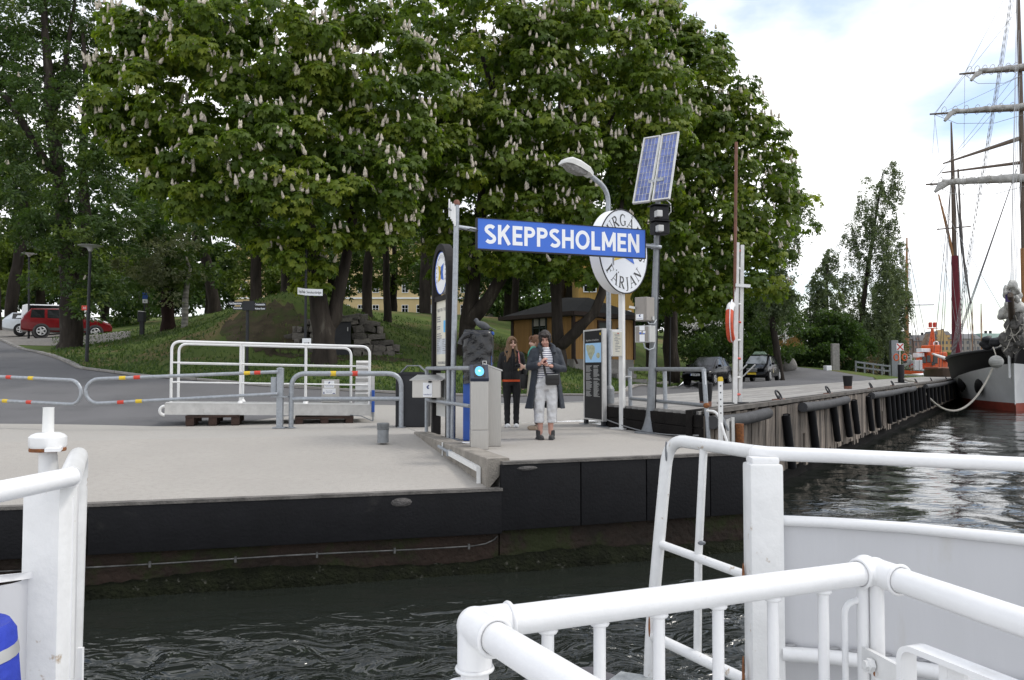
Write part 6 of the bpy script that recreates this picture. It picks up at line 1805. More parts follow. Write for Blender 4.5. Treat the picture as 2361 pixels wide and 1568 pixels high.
 m = MB(); m.prism([(-w / 2, .005), (w / 2, .005), (w / 2, zr), (-w / 2, zl)], M, -.3); m.build('column', M_STEEL, th)
 m = MB(); m.prism([(-w / 2 - .01, zl + .005), (w / 2 + .02, zr), (w / 2 + .02, zr + .02), (-w / 2 - .01, zl + .025)], M, -.33, .012); m.build('lid', M_ALU, th)
 m = MB(); t = P(1118, 836, 11.1); m.tube([t + V(-.03, 0, -.03), t + V(-.03, 0, .02), t + V(.02, 0, .02), t + V(.02, 0, -.03)], .007, 6); m.build('lid_handle', M_ALU, th)
 m = MB(); g = G(1075, 1021, 0.0); m.box((g.x + .02, g.y, .004), (.17, .12, .007), .1); tag(m.build('floor_plate', M_SIGNW), 'small white plate lying on the platform left of the near card reader', 'plate')
machine_and_pedestals()

def right_group():
 # info board
 pL, pR = V(XD(1349, 15.6), 15.6, 0), V(XD(1394, 14.8), 14.8, 0)
 ax = (pR - pL).normalized(); L = (pR - pL).length; mid = (pL + pR) / 2; zt = 1.86; zb = .10
 th = thing('map_board', 'black standing map board in an aluminium frame with a pale blue island map', 'notice board', V(mid.x, mid.y, 0))
 M = SF(V(mid.x, mid.y, 0), ax); hw = L / 2
 m = MB(); m.rect(M, -hw + .04, zb + .03, hw - .05, zt - .03, -.03, .06); pn = m.build('panel', M_BLACK, th)
 m = MB(); m.rect(M, -hw, zb, -hw + .04, zt, -.04, .08); m.rect(M, hw - .05, zb, hw, zt, -.04, .08); m.rect(M, -hw + .04, zt - .03, hw - .05, zt, -.04, .08); m.rect(M, -hw + .04, zb, hw - .05, zb + .03, -.04, .08); m.build('frame', M_ALU, th)
 for x in (-hw + .04, hw - .06):
  m = MB(); m.rect(M, x - .05, 0, x + .05, zb, -.03, .06); m.build('leg', M_DGREY, th)
  m = MB(); m.rect(M, x - .14, 0, x + .10, .012, -.09, .18); m.build('base_plate', M_GALVD, th)
 def wx(u): return -hw + .04 + (L - .09) * u
 def wz(v): return zt - .03 - (zt - zb - .06) * v
 m = MB(); m.text('Skeppsholmen och Kastellholmen', M, .05, wx(.08), wz(.115), 'L', (L - .09) * .74, z=.032, bold=.012)
 rn = random.Random(8)
 for x in (.08, .52):
  for k in range(38):
   v = .40 + k * .0094
   if rn.random() < .08: continue
   m.rect(M, wx(x), wz(v), wx(x + rn.uniform(.2, .36)), wz(v - .0045), .0305, .001)
 m.build('board_text', M_LGREY, pn)
 m = MB(); m.rect(M, wx(.05), wz(.36), wx(.95), wz(.14), .0305, .002); m.build('map_water', mat('map_blue', (.36, .60, .86), .5, var=.02), pn)
 isl = [(.10, .165), (.18, .155), (.30, .165), (.45, .158), (.58, .175), (.62, .205), (.60, .245), (.52, .275), (.46, .30), (.42, .325), (.38, .332), (.30, .31), (.24, .285), (.19, .26), (.17, .235), (.12, .215)]
 m = MB(); m.prism([(wx(a), wz(b)) for a, b in isl], M, .002, .0325)
 m.prism([(wx(.79 + .10 * math.cos(a)), wz(.283 + .032 * math.sin(a))) for a in np.linspace(0, 2 * PI, 14, endpoint=False)], M, .002, .0325); m.build('map_land', mat('map_land', (.50, .52, .36), .6, var=.2, scale=20), pn)
 m = MB(); m.prism([(wx(.88), wz(.055)), (wx(.93), wz(.055)), (wx(.93), wz(.035)), (wx(.905), wz(.022)), (wx(.88), wz(.035))], M, .002, .031); m.build('yellow_crest', M_YEL, pn)
 # street lamp with long head
 b = V(XD(1403.5, 15.3), 15.3, 0)
 th = thing('street_lamp', 'tall grey street lamp with a cranked arm and long white head', 'street lamp', b)
 z1 = P(1403, 897, 15.3).z
 m = MB(); m.tube([b, b + V(0, 0, z1)], .105, 14); m.lathe(b + V(0, 0, z1), [(.105, 0), (.08, .05), (.06, .07)], 14); m.build('lower_pole', M_GALVD, th, smooth=40)
 zt = P(1403, 450, 15.3).z; e = P(1358, 402, 15.0)
 m = MB(); m.tube(bend([b + V(0, 0, z1), b + V(0, 0, zt + .1), P(1362, 405, 15.0)], .34, 8), .048, 12); m.build('upper_pole', M_GALV, th, smooth=60)
 m = MB(); m.box(b + V(.02, 0, .01), (.3, .26, .02)); m.build('base_plate', M_GALVD, th)
 h0, h1 = P(1362, 404, 15.0), P(1286, 365, 14.6)
 d = (h1 - h0).normalized(); side = d.cross(V(0, 0, 1)).normalized(); up = side.cross(d).normalized()
 st = [(0, .09, .10, .0), (.10, .125, .13, .02), (.36, .16, .15, .02), (.56, .165, .14, .01), (.66, .14, .10, -.01), (.70, .10, .05, -.03)]
 vs = []; fs = []
 for x, wv, hv, dz in st:
  for sx, sy in ((-1, 0), (-1, .7), (-.7, 1), (.7, 1), (1, .7), (1, 0)):
   vs.append(h0 + d * x + side * (sx * wv) + up * (sy * hv + dz - .04))
 for i in range(len(st) - 1):
  for k in range(6): l = (k + 1) % 6; fs.append((i * 6 + k, i * 6 + l, i * 6 + 6 + l, i * 6 + 6 + k))
 fs += [tuple(range(6)), tuple(reversed(range((len(st) - 1) * 6, len(st) * 6)))]
 m = MB(); m.add(vs, fs); m.build('lamp_head', mat('weathered_lamp_white', (.66, .66, .63), .55, var=.1, scale=6), th, smooth=35)
 m = MB(); vs = []
 for x, wv, dp in ((.14, .10, .03), (.26, .135, .075), (.48, .14, .08), (.62, .11, .04)):
  for sx, sy in ((-1, 0), (-.7, -1), (.7, -1), (1, 0)):
   vs.append(h0 + d * x + side * (sx * wv) + up * (sy * dp - .032))
 fs = [(i * 4 + k, i * 4 + k + 1, i * 4 + 5 + k, i * 4 + 4 + k) for i in range(3) for k in range(3)] + [(0, 1, 2, 3), (15, 14, 13, 12)] + [(i * 4, i * 4 + 4, i * 4 + 7, i * 4 + 3) for i in range(3)]
 m.add(vs, fs); m.build('lamp_glass', mat('dusty_lamp_glass', (.36, .35, .33), .35, var=.3, scale=20), th, smooth=50)
 # round ferry sign on its white post
 b = G(1435, 989, 0)
 th = thing('ferry_sign', 'big round white sign lettered DJURGÅRDS FÄRJAN on a white post', 'sign', b)
 los = math.atan2(XD(1437, 1), 1); yaw = los + math.radians(39)
 xd = V(math.cos(yaw), math.sin(yaw), 0)      # along the face
 c = P(1439, 580, b.y - .1)
 M = SF(c, xd)
 Rd = .762
 m = MB(); m.disc(M, 0, 0, Rd, -.22, .215, 56); m.build('drum', M_SIGNW, th, smooth=30)
 m = MB(); m.disc(M, 0, 0, Rd * .985, -.005, .006, 56); fc = m.build('face', mat('face_white', (.80, .83, .88), .4, var=.01), th)
 m = MB(); m.tube([M @ V(Rd * math.cos(a), Rd * math.sin(a), .0) for a in np.linspace(0, 2 * PI, 60, endpoint=False)], .012, 6, closed=True); m.build('rim', M_DGREY, th, smooth=60)
 ring_text(fc, 'DJURGÅRDS', M, Rd * .615, Rd * .27, 0, 0, M_INK, angles=[90 + q for q in (95, 71, 47, 28, 4, -22, -47, -73, -97)])
 ring_text(fc, 'FÄRJAN', M, Rd * .895, Rd * .275, 0, 0, M_INK, bottom=True, angles=[-90 + q for q in (-50, -29, -8, 8.5, 26, 48)])
 m = MB(); m.prism([(-.32, -.20), (0, -.11), (0, .15), (-.32, .2), (-.22, .0)], M, .003, .003); m.build('yellow_flag', M_YEL, fc)
 m = MB(); m.prism([(0, -.11), (.32, -.20), (.22, 0), (.32, .2), (0, .15)], M, .003, .003); m.build('blue_flag', M_BLUE, fc)
 m = MB(); m.rect(M, -.36, -.28, -.348, .25, .003, .003); m.rect(M, -.335, -.28, -.323, .25, .003, .003); m.build('flag_halyard', M_INKG, fc)
 bp = b - V(0, 0, 0)
 m = MB(); m.bbox(b + V(0, 0, (c.z - Rd) / 2 + .02), (.088, .088, c.z - Rd + .08), yaw, .006); m.build('post', M_WPOST, th)
 m = MB(); m.box(b + V(0, 0, .012), (.36, .3, .022), yaw); m.build('base_plate', M_WPOST, th)
 m = MB(); q = P(1421.5, 792, 14.2); m.bbox(V(q.x, q.y, q.z), (.19, .09, .47), .18, .02); cs = m.build('notice_case', M_WHITE, th)
 m = MB(); Mq = SF(V(q.x, q.y, q.z) + rotz(.18) @ V(0, -.046, 0), rotz(.18) @ V(1, 0, 0))
 rn = random.Random(3)
 for k in range(12): m.rect(Mq, -.06 + rn.uniform(0, .03), .16 - k * .028, rn.uniform(.0, .07), .165 - k * .028 + .006, 0, .002)
 m.build('timetable_print', M_INKG, cs)
 m = MB(); m.rect(Mq, .0, .175, .03, .19, 0, .002); m.build('red_mark', M_RED, cs)
 m = MB(); m.rect(Mq, -.085, -.225, .085, .205, -.002, .003); m.build('timetable', M_CREAM, cs)
 m = MB(); m.tube([P(1420, 762, 14.2) + V(-.1, 0, 0), P(1433, 762, 14.2)], .02, 8); m.build('case_roll', M_ALU, th, smooth=50)
 m = MB(); q = P(1440, 868, 14.3); m.bar(q, q + V(.12, 0, 0), .02, .02); m.bar(q + V(.12, 0, .0), q + V(.12, 0, -.05), .02, .02); m.build('hook', M_WPOST, th)
 # mast with solar panels
 b = G(1499, 998, 0); t = P(1517, 466, 13.5)
 th = thing('solar_mast', 'tapering steel mast with two tilted solar panels and two grey cabinets', 'mast', b)
 q1 = b.lerp(t, .115)
 m = MB(); m.tube([b + V(0, 0, .02), b.lerp(t, .03), b.lerp(t, .07), q1, b.lerp(t, .45), t], [.155, .12, .085, .073, .058, .045], 14); m.build('pole', M_GALVD, th, smooth=60)
 m = MB(); m.lathe(b, [(.27, 0), (.27, .022), (0, .022)], 24); m.build('base_plate', M_GALVD, th, smooth=40)
 m = MB(); m.tube([b.lerp(t, f) + V(.075 - .03 * f, -.03, 0) for f in np.linspace(.1, .85, 12)], .009, 6); m.build('cable', M_DGREY, th)
 dB, dT, sh = 13.35, 13.85, .0
 for k, (TL, TR, BR, BL) in enumerate((((1497, 316.6), (1535, 310.8), (1498, 464.7), (1458.5, 469.4)), ((1541, 308), (1581, 301), (1544, 458.4), (1503, 463.6)))):
  base = 13.62 if k == 0 else 13.42
  o = P(*BL, base); xr = P(*BR, base - .16); up = P(*TL, base + .46)
  X_ = (xr - o); w = X_.length; Y_ = (up - o); h = Y_.length; X_.normalize(); Y_ = (Y_ - X_ * Y_.dot(X_)); h = Y_.length; Y_.normalize(); Z_ = X_.cross(Y_)
  M = Matrix.Identity(4)
  for i in range(3): M[i][0], M[i][1], M[i][2], M[i][3] = X_[i], Y_[i], Z_[i], o[i]
  fr = .025
  m = MB(); m.rect(M, 0, 0, fr, h, -.03, .045); m.rect(M, w - fr, 0, w, h, -.03, .045); m.rect(M, fr, 0, w - fr, fr, -.03, .045); m.rect(M, fr, h - fr, w - fr, h, -.03, .045); m.rect(M, fr, fr, w - fr, h - fr, -.028, .02)
  pn = m.build('solar_panel', M_ALU, th)
  nx, ny = 4, 9; cw, chh = (w - 2 * fr - .01) / nx, (h - 2 * fr - .01) / ny
  mm = mat('solar_cell', (.13, .17, .40), .18, var=.2, scale=7, rnd=.3, spec=.7)
  me = None
  for i in range(nx):
   for j in range(ny):
    mb = MB(); mb.rect(M, fr + .005 + i * cw + .006, fr + .005 + j * chh + .006, fr + .005 + (i + 1) * cw - .006, fr + .005 + (j + 1) * chh - .006, -.008, .006); mb.build('solar_cell', mm, pn)
 m = MB(); m.bar(P(1497, 420, 13.66), P(1530, 413, 13.5), .05, .05); m.bar(P(1500, 460, 13.62), P(1535, 455, 13.5), .05, .05); m.bar(t, P(1518, 440, 13.62), .07, .07); m.build('panel_bracket', M_GALV, th)
 m = MB(); m.tube([P(1537, 462, 13.4), P(1546, 470, 13.3), P(1547, 488, 13.25), P(1537, 502, 13.25), P(1524, 504, 13.3)], .009, 6); m.build('loose_cable', M_LGREY, th, smooth=60)
 for X0, X1, Y0, Y1, lx in ((1502, 1538, 477, 509, 1518), (1502, 1540, 513, 541, 1521)):
  p0, p1 = P(X0, Y1, 13.3), P(X1, Y0, 13.3); c = (p0 + p1) / 2
  m = MB(); m.bbox(c, (p1.x - p0.x, .2, p1.z - p0.z), .3, .02); hs = m.build('signal_housing', M_BLACK, th)
  m = MB(); q = P(lx, (Y0 + Y1) / 2, 13.12); m.bbox(q, (.10, .12, .11), .3, .012); m.build('signal_lens', M_LGREY, hs)
  m = MB(); m.box(c + V(0, -.02, (p1.z - p0.z) / 2 + .012), (p1.x - p0.x + .06, .26, .015), .3); m.build('visor', M_BLACK, hs)
 for nm, (Xl, Xm, Xr, Y0, Y1), mt in (('upper', (1467, 1491.5, 1514, 684, 739), 0), ('lower', (1468, 1498.5, 1515, 750, 789), 1)):
  c = P(Xm, (Y0 + Y1) / 2, 13.1); h = (Y1 - Y0) / F * 13.2
  wl = (Xm - Xl) / F * 13.2 / math.cos(math.radians(40)); wr = (Xr - Xm) / F * 13.2 / math.cos(math.radians(50))
  a = math.radians(-40)        # left face direction
  xl = V(-math.cos(math.radians(40)), math.sin(math.radians(40)), 0); xr = V(math.cos(math.radians(50)), math.sin(math.radians(50)), 0)
  m = MB(); cc = c + xl * wl / 2 + xr * wr / 2
  R = Matrix((-xl, xr, V(0, 0, 1))).transposed()
  m.bbox(cc, (wl, wr, h), R, .01); cb = m.build('cabinet', M_STEEL2 if not mt else M_LGREY, th)
  Mf = SF(c + xl * wl / 2, -xl)
  if not mt:
   m = MB(); m.rect(Mf, -wl / 2 + .02, -h / 2 + .02, wl / 2 - .035, h / 2 - .02, 0, .006); m.build('cabinet_door', M_STEEL2, cb)
   m = MB(); m.rect(Mf, -wl * .38, -h * .46, wl * .22, -h * .22, .007, .002); lb = m.build('label', M_SIGNW, cb)
   m = MB(); m.prism([(-.035, -.115), (-.012, -.09), (.004, -.093), (-.012, -.115), (.004, -.135), (-.02, -.134)], Mf, .001, .0095)
   m.text('WAXHOLMSBOLAGET', Mf, .022, -wl * .08, -h * .43, 'C', wl * .5, z=.0105); m.build('label_print', MATS['notice_blue'], cb)
   m = MB(); q = Mf @ V(-wl * .38, .02, .03); m.bar(q, q + (Mf.to_3x3() @ V(-.10, .02, .02)), .05, .04); m.build('door_lock', M_ALU, cb)
   Mr = SF(c + xr * wr / 2, xr); m = MB(); m.rect(Mr, .03, -h * .46, .09, -h * .3, 0, .02); m.build('vent_cowl', M_LGREY, cb)
  else:
   m = MB(); m.rect(Mf, -wl / 2 + .02, -h / 2 + .02, wl / 2 - .03, h / 2 - .02, 0, .006); m.build('cabinet_door', M_STEEL2, cb)  # darker grey paints in the shade of the left face
   m = MB(); m.rect(Mf, -.05, .06, .05, .14, .007, .002); m.rect(Mf, -.05, -.13, .05, -.01, .007, .002); m.rect(Mf, -.055, .03, -.01, .05, .007, .002); m.rect(Mf, .015, .01, .065, .05, .007, .002); m.build('label', M_SIGNW, cb)
   m = MB(); m.rect(Mf, -.05, .0, -.015, .026, .0075, .002); m.rect(Mf, .015, -.004, .05, .012, .0095, .002); m.build('label_print', M_BLUE, cb)
 m = MB(); m.tube([P(1484, 790, 13.2), P(1487, 802, 13.15), P(1497, 807, 13.15), P(1507, 803, 13.2), P(1510, 790, 13.25)], .013, 7); m.build('cable_loop', M_GALV, th, smooth=60)
 m = MB(); m.tube([P(1493, 740, 13.2), P(1497, 747, 13.15), P(1508, 747, 13.15), P(1513, 738, 13.25)], .012, 7); m.build('cable_loop', M_GALV, th, smooth=60)
 # grey railing at the platform's right side
 p0, p1, p2 = V(XD(1454, 14.35), 14.35, 0), V(XD(1534.5, 13.25), 13.25, 0), V(XD(1631, 12.05), 12.05, 0)
 th = thing('side_railing', 'dull grey tube railing along the right side of the platform', 'railing', p1)
 z1, z2 = 1.09, .55
 dr = (p2 - p0).normalized()
 for p in (p0, p1, p2):
  m = MB(); q = p + V(-.06 if p is p2 else -.02, 0, z1); m.tube([p, q], .036, 12); m.build('post', M_GALV, th, smooth=50)
 m = MB(); m.tube([p0 + V(-.02, 0, z1), p2 + V(-.06, 0, z1 - .01)], .034, 12); m.build('handrail', M_GALVD, th, smooth=50)
 m = MB(); m.tube([p0 + V(-.01, 0, z2), p2 + V(-.03, 0, z2 - .02)], .030, 12); m.build('mid_rail', M_GALVD, th, smooth=50)
 m = MB(); m.ell(p2 + V(-.03, -.02, z2 - .02), (.05, .045, .045), 10, 7); m.build('rusty_joint', M_RUST, th, smooth=60)
 m = MB(); q = p2 + V(-.045, -.04, .85); m.bar(q, q + V(-.012, 0, .2), .055, .01); m.build('white_sticker', M_SIGNW, th)
 # marker post with white curved hose rail, aluminium brackets and rusty pile
 p = P(1661, 960, 11.6); tp = P(1661, 876, 11.6)
 th = thing('marker_post', 'narrow white post with a yellow tip and curved white tube at the platform corner', 'post', V(p.x, p.y, -.35))
 m = MB(); m.bar(V(p.x, p.y, -.35), V(tp.x, tp.y, tp.z), .062, .05, (0, 1, 0)); m.build('post', M_WHITE, th)
 m = MB(); m.prism([(-.034, 0), (.034, 0), (.034, .045), (.02, .066), (-.02, .066), (-.034, .045)], SF(V(tp.x, tp.y - .028, tp.z - .02), (1, 0, 0)), -.056); m.build('yellow_tip', M_YEL, th)
 for k in range(5):
  m = MB(); m.disc(SF(V(p.x, p.y - .026, p.z + .05 + k * .10), (1, 0, 0)), 0, 0, .011, 0, .002, 10); m.build('bolt_hole', M_DGREY, th)
 m = MB(); m.tube(bend([P(1630, 947, 11.9), P(1648, 948, 11.8), P(1660, 962, 11.65), P(1665, 985, 11.55), P(1676, 1018, 11.5)], .15, 4), .019, 10); m.build('curved_tube', M_WHITE, th, smooth=60)
 m = MB(); m.tube([P(1665, 962, 11.6), P(1680, 993, 11.6)], .02, 8); m.build('strut', M_GALVD, th)
 q = P(1685, 990, 11.75)
 th = thing('steel_bracket', 'pair of upright aluminium channels standing beside the rusty pile', 'bracket', V(q.x, q.y, -.9))
 for X, Y0 in ((1677, 968), (1689, 962)):
  q = P(X, Y0, 11.75); m = MB(); m.bar(V(q.x, q.y, -.9), q, .045, .05, (0, 1, 0)); m.build('channel', M_ALU, th)
 m = MB(); a_ = P(1677, 968, 11.75); b_ = P(1689, 963, 11.75); m.bar(a_ + V(0, .03, -.02), b_ + V(0, .03, -.02), .03, .04); m.build('cross_tie', M_ALU, th)
 q = P(1705, 977, 12.2); m = MB(); m.tube([V(q.x, q.y, -1.6), q], .065, 14); tag(m.build('rusty_pile', M_RUST, smooth=50), 'rust orange pipe pile beside the aluminium channels at the quay corner', 'pile')
 # lifebuoy ladder
 dl = 15.7
 bl, br = G(1693.5, 931, DZ), G(1706, 929.5, DZ)
 th = thing('rescue_ladder', 'upright grey ladder with red and white rungs on the timber quay', 'ladder', (bl + br) / 2)
 tl, tr = P(1699, 560, 15.65), P(1711, 565.5, 15.65)
 m = MB(); m.bar(bl, tl, .085, .07, (0, 1, 0)); m.build('rail', M_ALU, th)
 m = MB(); m.bar(br, tr, .07, .07, (0, 1, 0)); m.build('rail', M_ALU, th)
 for i, Y in enumerate((576, 618, 702, 744, 786, 828.5, 872, 911)):
  f = (931 - Y) / (931 - 560.); a_ = bl.lerp(tl, f); b_ = br.lerp(tr, f)
  m = MB(); m.tube([a_, b_], .024, 8); m.build('rung', (M_RED if i in (0, 3, 5, 7) else M_WHITE), th, smooth=50)
 f = (931 - 661) / 371.; a_ = bl.lerp(tl, f); m = MB(); m.bar(a_ + V(-.03, -.05, 0), a_ + V(.26, -.05, -.02), .05, .06); m.build('hook_bar', M_WHITE, th)
 for dx_ in (0, .16):
  a_ = P(1694, 868, 15.3) + V(dx_, 0, 0); m = MB(); m.bar(a_, a_ + V(.21, -.1, .23), .06, .02); m.build('brace', M_LGREY, th)
 m = MB(); m.box((bl + br) / 2 + V(-.1, -.05, .012), (.62, .22, .022), .5); m.build('base_plate', M_DGREY, th)
 b = V(bl.x + .02, bl.y + .12, DZ); t = P(1697.5, 328, 15.8)
 m = MB(); m.tube([b, V(t.x, t.y, t.z)], .032, 8); tag(m.build('rust_brown_pole', M_RUSTB, smooth=50), 'thin rust brown pole rising straight behind the rescue ladder', 'pole')
 # lifebuoy
 c = P(1687, 743, 15.4); yaw = math.radians(66)
 th = thing('lifebuoy', 'orange red and white lifebuoy hanging on the rescue ladder', 'lifebuoy', V(c.x, c.y, c.z - .4))
 ex = V(math.cos(yaw), math.sin(yaw), 0); ez = V(0, 0, 1); R_, r_ = .30, .075
 for q in range(8):
  a0 = math.radians(q * 45 + 8); red = q in (0, 4, 5, 3)
  m = MB(); m.tube([c + ex * (R_ * math.cos(a)) + ez * (R_ * 1.1 * math.sin(a)) for a in np.linspace(a0, a0 + PI / 4, 8)], r_, 12, caps=True)
  m.build('ring_segment', M_ORANGE if False else (mat('buoy_red', (.66, .09, .035), .6, var=.1) if red else M_WHITE), th, smooth=60)
 m = MB(); nrm = ex.cross(ez)
 m.tube([c + ex * ((R_ + .085) * math.cos(a)) + ez * ((R_ * 1.1 + .085 + .03 * math.sin(8 * a)) * math.sin(a)) + nrm * .02 for a in np.linspace(0, 2 * PI, 40, endpoint=False)], .010, 6, closed=True); m.build('grab_line', M_SIGNW, th, smooth=60)
right_group()

def park_furniture():
 # dish lamp posts
 def dish(X, d, Ytop, lab, base=None):
  b = on(X, d); t = P(X + 8 if d < 30 else X + 1, Ytop, d); t = V(b.x + (t.x - b.x) * .9, b.y, t.z)
  th = thing('dish_lamp', lab, 'street lamp', b, 0, 'dish lamps along the park road')
  m = MB(); m.tube([b, b.lerp(t, .4), t + V(0, 0, -.2)], [.062, .055, .045], 12); m.build('pole', M_DGREY, th, smooth=50)
  m = MB(); m.lathe(t + V(0, 0, -.22), [(.05, 0), (.085, .06), (.12, .13), (.28, .175), (.41, .20), (.415, .212), (0, .205)], 24); m.build('dish', M_LGREY, th, smooth=50)
  return th, b, t
 th, b, t = dish(201, 28, 566, 'tall dark lamp post with a dish top in front of the big dark tree')
 q = P(199, 710, 27.95); m = MB(); m.bbox(V(q.x - .06, q.y, q.z), (.2, .02, .17), .2, .004); m.build('red_plate', M_RED, th)
 m = MB(); Mq = SF(V(q.x - .06, q.y - .012, q.z), rotz(.2) @ V(1, 0, 0)); m.text('A2', Mq, .10, 0, -.035, 'C', .11, z=.002); m.rect(Mq, .10, -.06, .15, .06, -.005, .004); m.build('plate_print', M_SIGNW, th)
 dish(66, 46, 584, 'slim lamp post with a dish top further back above the white van')
 # hanging lamp
 c = P(676, 497, 25.5)
 th = thing('hanging_lamp', 'white bell lamp with a wide disc hanging under the chestnut crown', 'lamp', c)
 m = MB(); m.lathe(c + V(0, 0, .0), [(.0, .03), (.05, .028), (.29, .0), (.29, -.012), (.06, -.012)], 26); m.build('disc', M_SIGNW, th, smooth=50)
 m = MB(); m.lathe(c + V(0, 0, -.23), [(.19, 0), (.185, .02), (.15, .11), (.11, .17), (.10, .21), (0, .212)], 22); m.build('shade', M_SIGNW, th, smooth=50)
 m = MB(); m.tube([c, c + V(0, 0, .28)], .035, 8); m.build('stem', M_LGREY, th, smooth=50)
 m = MB(); m.tube([c + V(0, 0, .28), c + V(-.1, .2, 3.2)], .012, 5); m.build('wire', M_WIRE, th)
 # street name post
 d = 25.3; b = on(704, d); t = P(705, 528, d)
 th = thing('street_sign', 'thin dark post with two white street name plates in front of the forked chestnut', 'sign', b)
 m = MB(); m.tube([b, V(b.x, b.y, t.z)], [.045, .034], 10); m.build('post', M_DGREY, th, smooth=50)
 k = P(703, 674, d); zc = k.z; h = .215
 for X1, dd_, tx in ((743, 0.1, 'Svensksundsvägen'), (685, -.45, 'Långa Raden')):
  q = V(XD(X1, d + dd_), d + dd_, 0); o = V(b.x, b.y - .05, 0)
  a, e = (o, q) if q.x > o.x else (q, o)
  ax = (e - a).normalized(); L = (e - a).length; M = SF(V((a.x + e.x) / 2, (a.y + e.y) / 2, zc), ax)
  m = MB(); m.rect(M, -L / 2, -h / 2, L / 2, h / 2, 0, .02); pl = m.build('name_plate', M_SIGNW, th)
  m = MB(); m.text(tx, M, .12, 0, -.04, 'C', L * .86, z=.022, bold=.01); m.build('name', M_INK, pl)
 q = P(707, 787, d - .05); m = MB(); m.bbox(q, (.28, .02, .19), .08, .004); pl = m.build('arrow_plate', M_SIGNW, th)
 m = MB(); Mq = SF(q + V(0, -.012, 0), rotz(.08) @ V(1, 0, 0)); m.rect(Mq, -.09, -.06, .06, -.045, 0, .002); m.prism([(.05, -.08), (.10, -.052), (.05, -.025)], Mq, .002); m.build('arrow', M_INK, pl)
 # direction sign
 d = 25.2; b = on(570, d)
 th = thing('direction_sign', 'dark finger post with four narrow direction blades in front of the mound', 'sign', b)
 t = P(571, 694, d); m = MB(); m.tube([b, V(b.x, b.y, t.z)], .048, 10); m.build('post', M_DGREY, th, smooth=50)
 c0, c1 = P(561, 716, d - .05), P(587, 694, d - .05); m = MB(); m.bbox((c0 + c1) / 2, (c1.x - c0.x, .09, c1.z - c0.z), .1, .006); m.build('hub', M_DGREY, th)
 for X0, X1, Y0, Y1, tx in ((527, 561, 695.5, 704, 'Hotel Skeppsholmen'), (538, 561, 707, 714.5, 'Konstnärshuset'), (587, 614, 698.5, 706, 'Östasiatiska'), (587, 614, 708, 715.5, 'Moderna Museet')):
  p0, p1 = P(X0, Y1, d), P(X1, Y0, d); M = SF(V((p0.x + p1.x) / 2, d - .03, (p0.z + p1.z) / 2), (1, 0, 0)); L = p1.x - p0.x; h = p1.z - p0.z
  m = MB(); m.rect(M, -L / 2, -h / 2, L / 2, h / 2, 0, .02); bl = m.build('blade', M_DGREY, th)
  m = MB(); m.text(tx, M, h * .75, 0, -h * .25, 'C', L * .86, z=.022, bold=.02); m.build('blade_text', M_SIGNW, bl)
 # parking sign and meter
 d = 40; b = on(331, d); t = P(335, 662, d)
 th = thing('parking_sign', 'thin post with stacked blue parking plates at the edge of the lawn', 'sign', b)
 m = MB(); m.tube([b, t], .032, 8); m.build('post', M_DGREY, th, smooth=50)
 for Y0, Y1, mt in ((664, 679, M_BLUE2), (680.5, 689, M_BLUE2), (690, 699, M_SIGNW)):
  q = P(334.5, (Y0 + Y1) / 2, d - .05); m = MB(); h = (Y1 - Y0) / F * d; m.bbox(q, (.24, .02, h), .25, .004); pl = m.build('plate', mt, th)
  Mq = SF(q + V(0, -.014, 0), rotz(.25) @ V(1, 0, 0)); m = MB()
  if Y0 == 664: m.text('P', Mq, .24, 0, -.08, 'C', .12, z=.002, bold=.02); m.build('plate_print', M_SIGNW, pl)
  elif Y0 == 690: m.prism([(-.06, 0), (-.01, .04), (-.01, .012), (.06, .012), (.06, -.012), (-.01, -.012), (-.01, -.04)], Mq, .002, .002); m.build('plate_print', M_INK, pl)
 b = on(327, 39.8)
 th = thing('parking_meter', 'dark parking ticket machine on a stalk beside the parking sign', 'parking meter', b)
 m = MB(); m.bbox(b + V(0, 0, .35), (.2, .16, .7), None, .01); m.build('stalk', M_DGREY, th)
 m = MB(); m.bbox(b + V(-.02, 0, .95), (.34, .26, .52), None, .03); m.build('head', M_DGREY, th)
 m = MB(); m.bar(b + V(-.16, 0, 1.25), b + V(.14, 0, 1.22), .26, .03); m.build('cap', M_ALU, th)
 # thin dark lamp pole by the stone path and a lamp pole by the bushes
 b = on(1543, 41.5); t = P(1546, 638, 41.5); m = MB(); m.tube([b, t], [.06, .035], 8)
 tag(m.build('thin_lamp_pole', M_DGREY, smooth=50), 'thin dark pole standing in the grass left of the black parked car', 'pole')
 # crossed red sign near the boats
 d = 66; b = V(XD(2074, d), d, .40)
 th = thing('crossed_sign', 'white sign with a big red cross on a post by the harbour boats', 'sign', b)
 z = P(2074, 800, d).z
 m = MB(); m.tube([b, V(b.x, b.y, z + .3)], .05, 8); m.build('post', M_WHITE, th)
 m = MB(); m.bbox(V(b.x, b.y - .06, z), (.60, .03, .62), None, .005); pl = m.build('plate', M_SIGNW, th)
 for s in (-1, 1):
  m = MB(); m.bar(V(b.x - .25, b.y - .08 - .004 * s, z - .26 * s), V(b.x + .25, b.y - .08 - .004 * s, z + .26 * s), .012, .10); m.build('cross_bar', M_RED, pl)
 for s in (-.35, .35):
  c = V(b.x + s, b.y - .1, P(2074, 824, d).z); m = MB(); m.tube([c + V(.20 * math.cos(a), 0, .27 * math.sin(a)) for a in np.linspace(0, 2 * PI, 18, endpoint=False)], .055, 8, closed=True)
  m.build('lifebuoy', M_ORANGE, th, smooth=60)
park_furniture()
